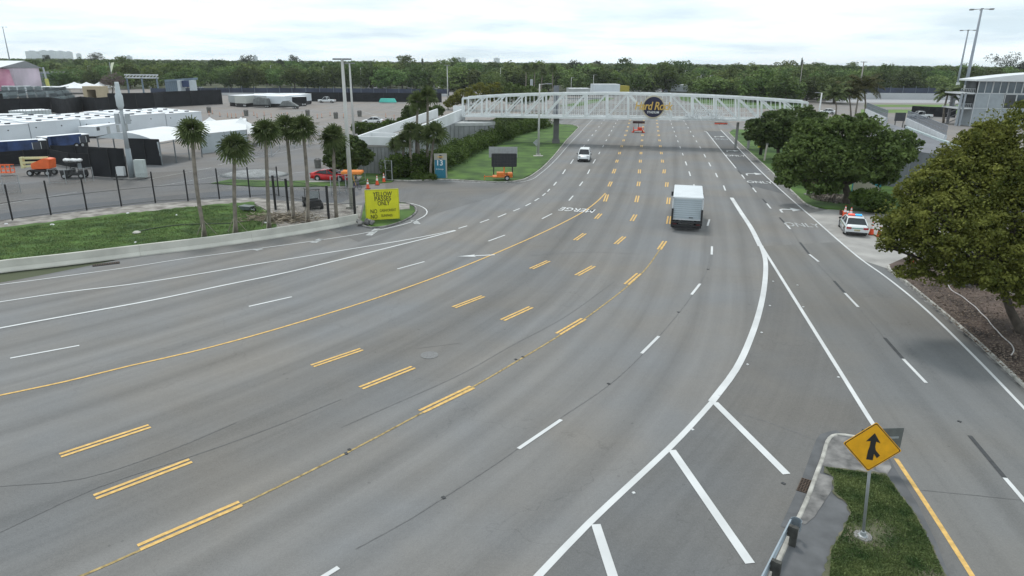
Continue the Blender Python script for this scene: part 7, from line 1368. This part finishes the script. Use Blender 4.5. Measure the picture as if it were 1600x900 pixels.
for i, (x, y, s_, lab) in enumerate([(82, 353, .16, 'white scrap on the left lawn below the second fence post'), (10, 352, .14, 'white scrap at the left edge of the lawn'), (200, 335, .12, 'small pale scrap on the lawn below the fence middle'), (212, 381, .1, 'pale scrap near the top of the barrier'), (276, 338, .12, 'pale scrap on the lawn left of the leftmost palm'), (415, 350, .18, 'white bag fragment at the foot of the third palm'), (1040, 830, .0, '')]):
    if s_: o = MB().box((0, 0, .05), (s_*2, s_*1.3, .08), rz=.5*i, taper=(.7, .6)).build('litter_scrap', WHS); o.location = G(x, y)+Vector((0, 0, .09)); tag(o, lab, 'litter', 'scraps on the left lawn')
t = thing('gravel_mound', 'low pale gravel mound on the paving behind the cabbage palms', 'mound', G(398, 273)); MB().lathe([(4.4, -.02), (3.4, .22), (2.2, .45), (.9, .58), (.05, .6)], n=22).build('mound', M('gravel_pale', (.27, .28, .28), .95, .2, 1.5, bump=.5), t, smooth=True); t.scale = (1, .75, 1)
# thin curved sprinkler or cable items: utility pull box near the yellow sign
t = thing('stone_heap', 'heap of grey cut fronds and stones at the end of the barrier', 'heap', G(572, 352)+Vector((0, 0, .1))); rs_ = random.Random(9)
for i in range(12): MB().box((rs_.uniform(-.8, .8), rs_.uniform(-.4, .5), .12+rs_.random()*.25), (.35, .25, .22), rot=Euler((rs_.random(), rs_.random(), rs_.random()*3)).to_matrix()).build('stone', CONCD, t)
t = thing('frond_heap', 'heap of dry palm fronds on the dirt beside the tall palms', 'heap', G(442, 345)+Vector((0, 0, .08))); n_ = 900; c_ = np.c_[RNG.normal(0, 1.5, n_), RNG.normal(0, .8, n_), RNG.random(n_)*.5]; t_ = unit(n_, RNG)*np.array([1, 1, .25]); q_ = unit(n_, RNG)*.03; quads_mesh('dry_fronds', c_, t_*.35, q_, M('dry_frond', (.20, .16, .11), .9, .4, 2, col2=(.34, .29, .22)), parent=t)
t = thing('dirt_pile', 'pile of broken pale rubble beside the trunk of the dark spreading tree', 'rubble pile', G(1298, 312)); n_ = 1500; u_ = unit(n_, RNG); u_[:, 2] = np.abs(u_[:, 2]); c_ = u_*np.array([2.2, 2.8, .6])*RNG.random(n_)[:, None]**.4; quads_mesh('rubble', c_, unit(n_, RNG)*.14, unit(n_, RNG)*.10, M('rubble_pale', (.22, .19, .16), .95, .4, 2, col2=(.42, .38, .33)), parent=t)
# far skyline towers
SKY_T = M('skyline_concrete', (.46, .50, .54), .8, .08, .01)
for i, (x, w, yt, D) in enumerate([(60, 16, 80, 4300), (66, 12, 86, 4200), (78, 10, 79, 4300), (90, 12, 79.5, 4400), (104, 10, 80, 4300), (116, 9, 81, 4400), (54, 6, 86, 4100), (131, 6, 84, 4500), (208, 8, 88, 2600), (716, 10, 91, 4600), (724, 8, 90.5, 4700), (745, 7, 93, 4700), (776, 9, 91, 4600), (403, 6, 88, 2200)]):
    p = G(x, 130); b = Vector((p.x*D/p.y, D, 0)); h = max(14, Z(b, yt)); ww = w*D/FOC; t = thing('skyline_tower', f'pale tower block on the hazy skyline, {["widest of the left cluster","low front one of the left cluster","third of the left cluster","fourth of the left cluster","fifth of the left cluster","sixth of the left cluster","leftmost low one","rightmost thin one of the left cluster","grey block above the left wood","left one of the middle pair","right one of the middle pair","small one right of the middle pair","one left of the bridge palms","small one above the trailers"][i]}', 'tower block', b, 0, 'towers on the skyline')
    MB().box((0, 0, h/2), (ww, ww*.5, h)).build('tower', SKY_T, t); MB().box((0, 0, h+2), (ww*.4, ww*.3, 4)).build('roof_plant', SKY_T, t)
# ================================================================== the air
hz = bpy.data.meshes.new('haze'); bm = bmesh.new(); bmesh.ops.create_cube(bm, size=1.0)
for v in bm.verts: v.co = Vector((v.co.x*10600, -60+(v.co.y+.5)*5800, -1.1+(v.co.z+.5)*46))
bm.to_mesh(hz); bm.free(); ho = bpy.data.objects.new('haze', hz); C.objects.link(ho); ho['kind'] = 'stuff'
hm = bpy.data.materials.new('haze'); hm.use_nodes = True; t = hm.node_tree; t.nodes.clear(); o_ = t.nodes.new('ShaderNodeOutputMaterial'); pv = t.nodes.new('ShaderNodeVolumePrincipled')
pv.inputs['Color'].default_value = (0.93, 0.97, 1.0, 1); pv.inputs['Density'].default_value = 0.00008; pv.inputs['Anisotropy'].default_value = 0.2; t.links.new(pv.outputs[0], o_.inputs['Volume']); hz.materials.append(hm)
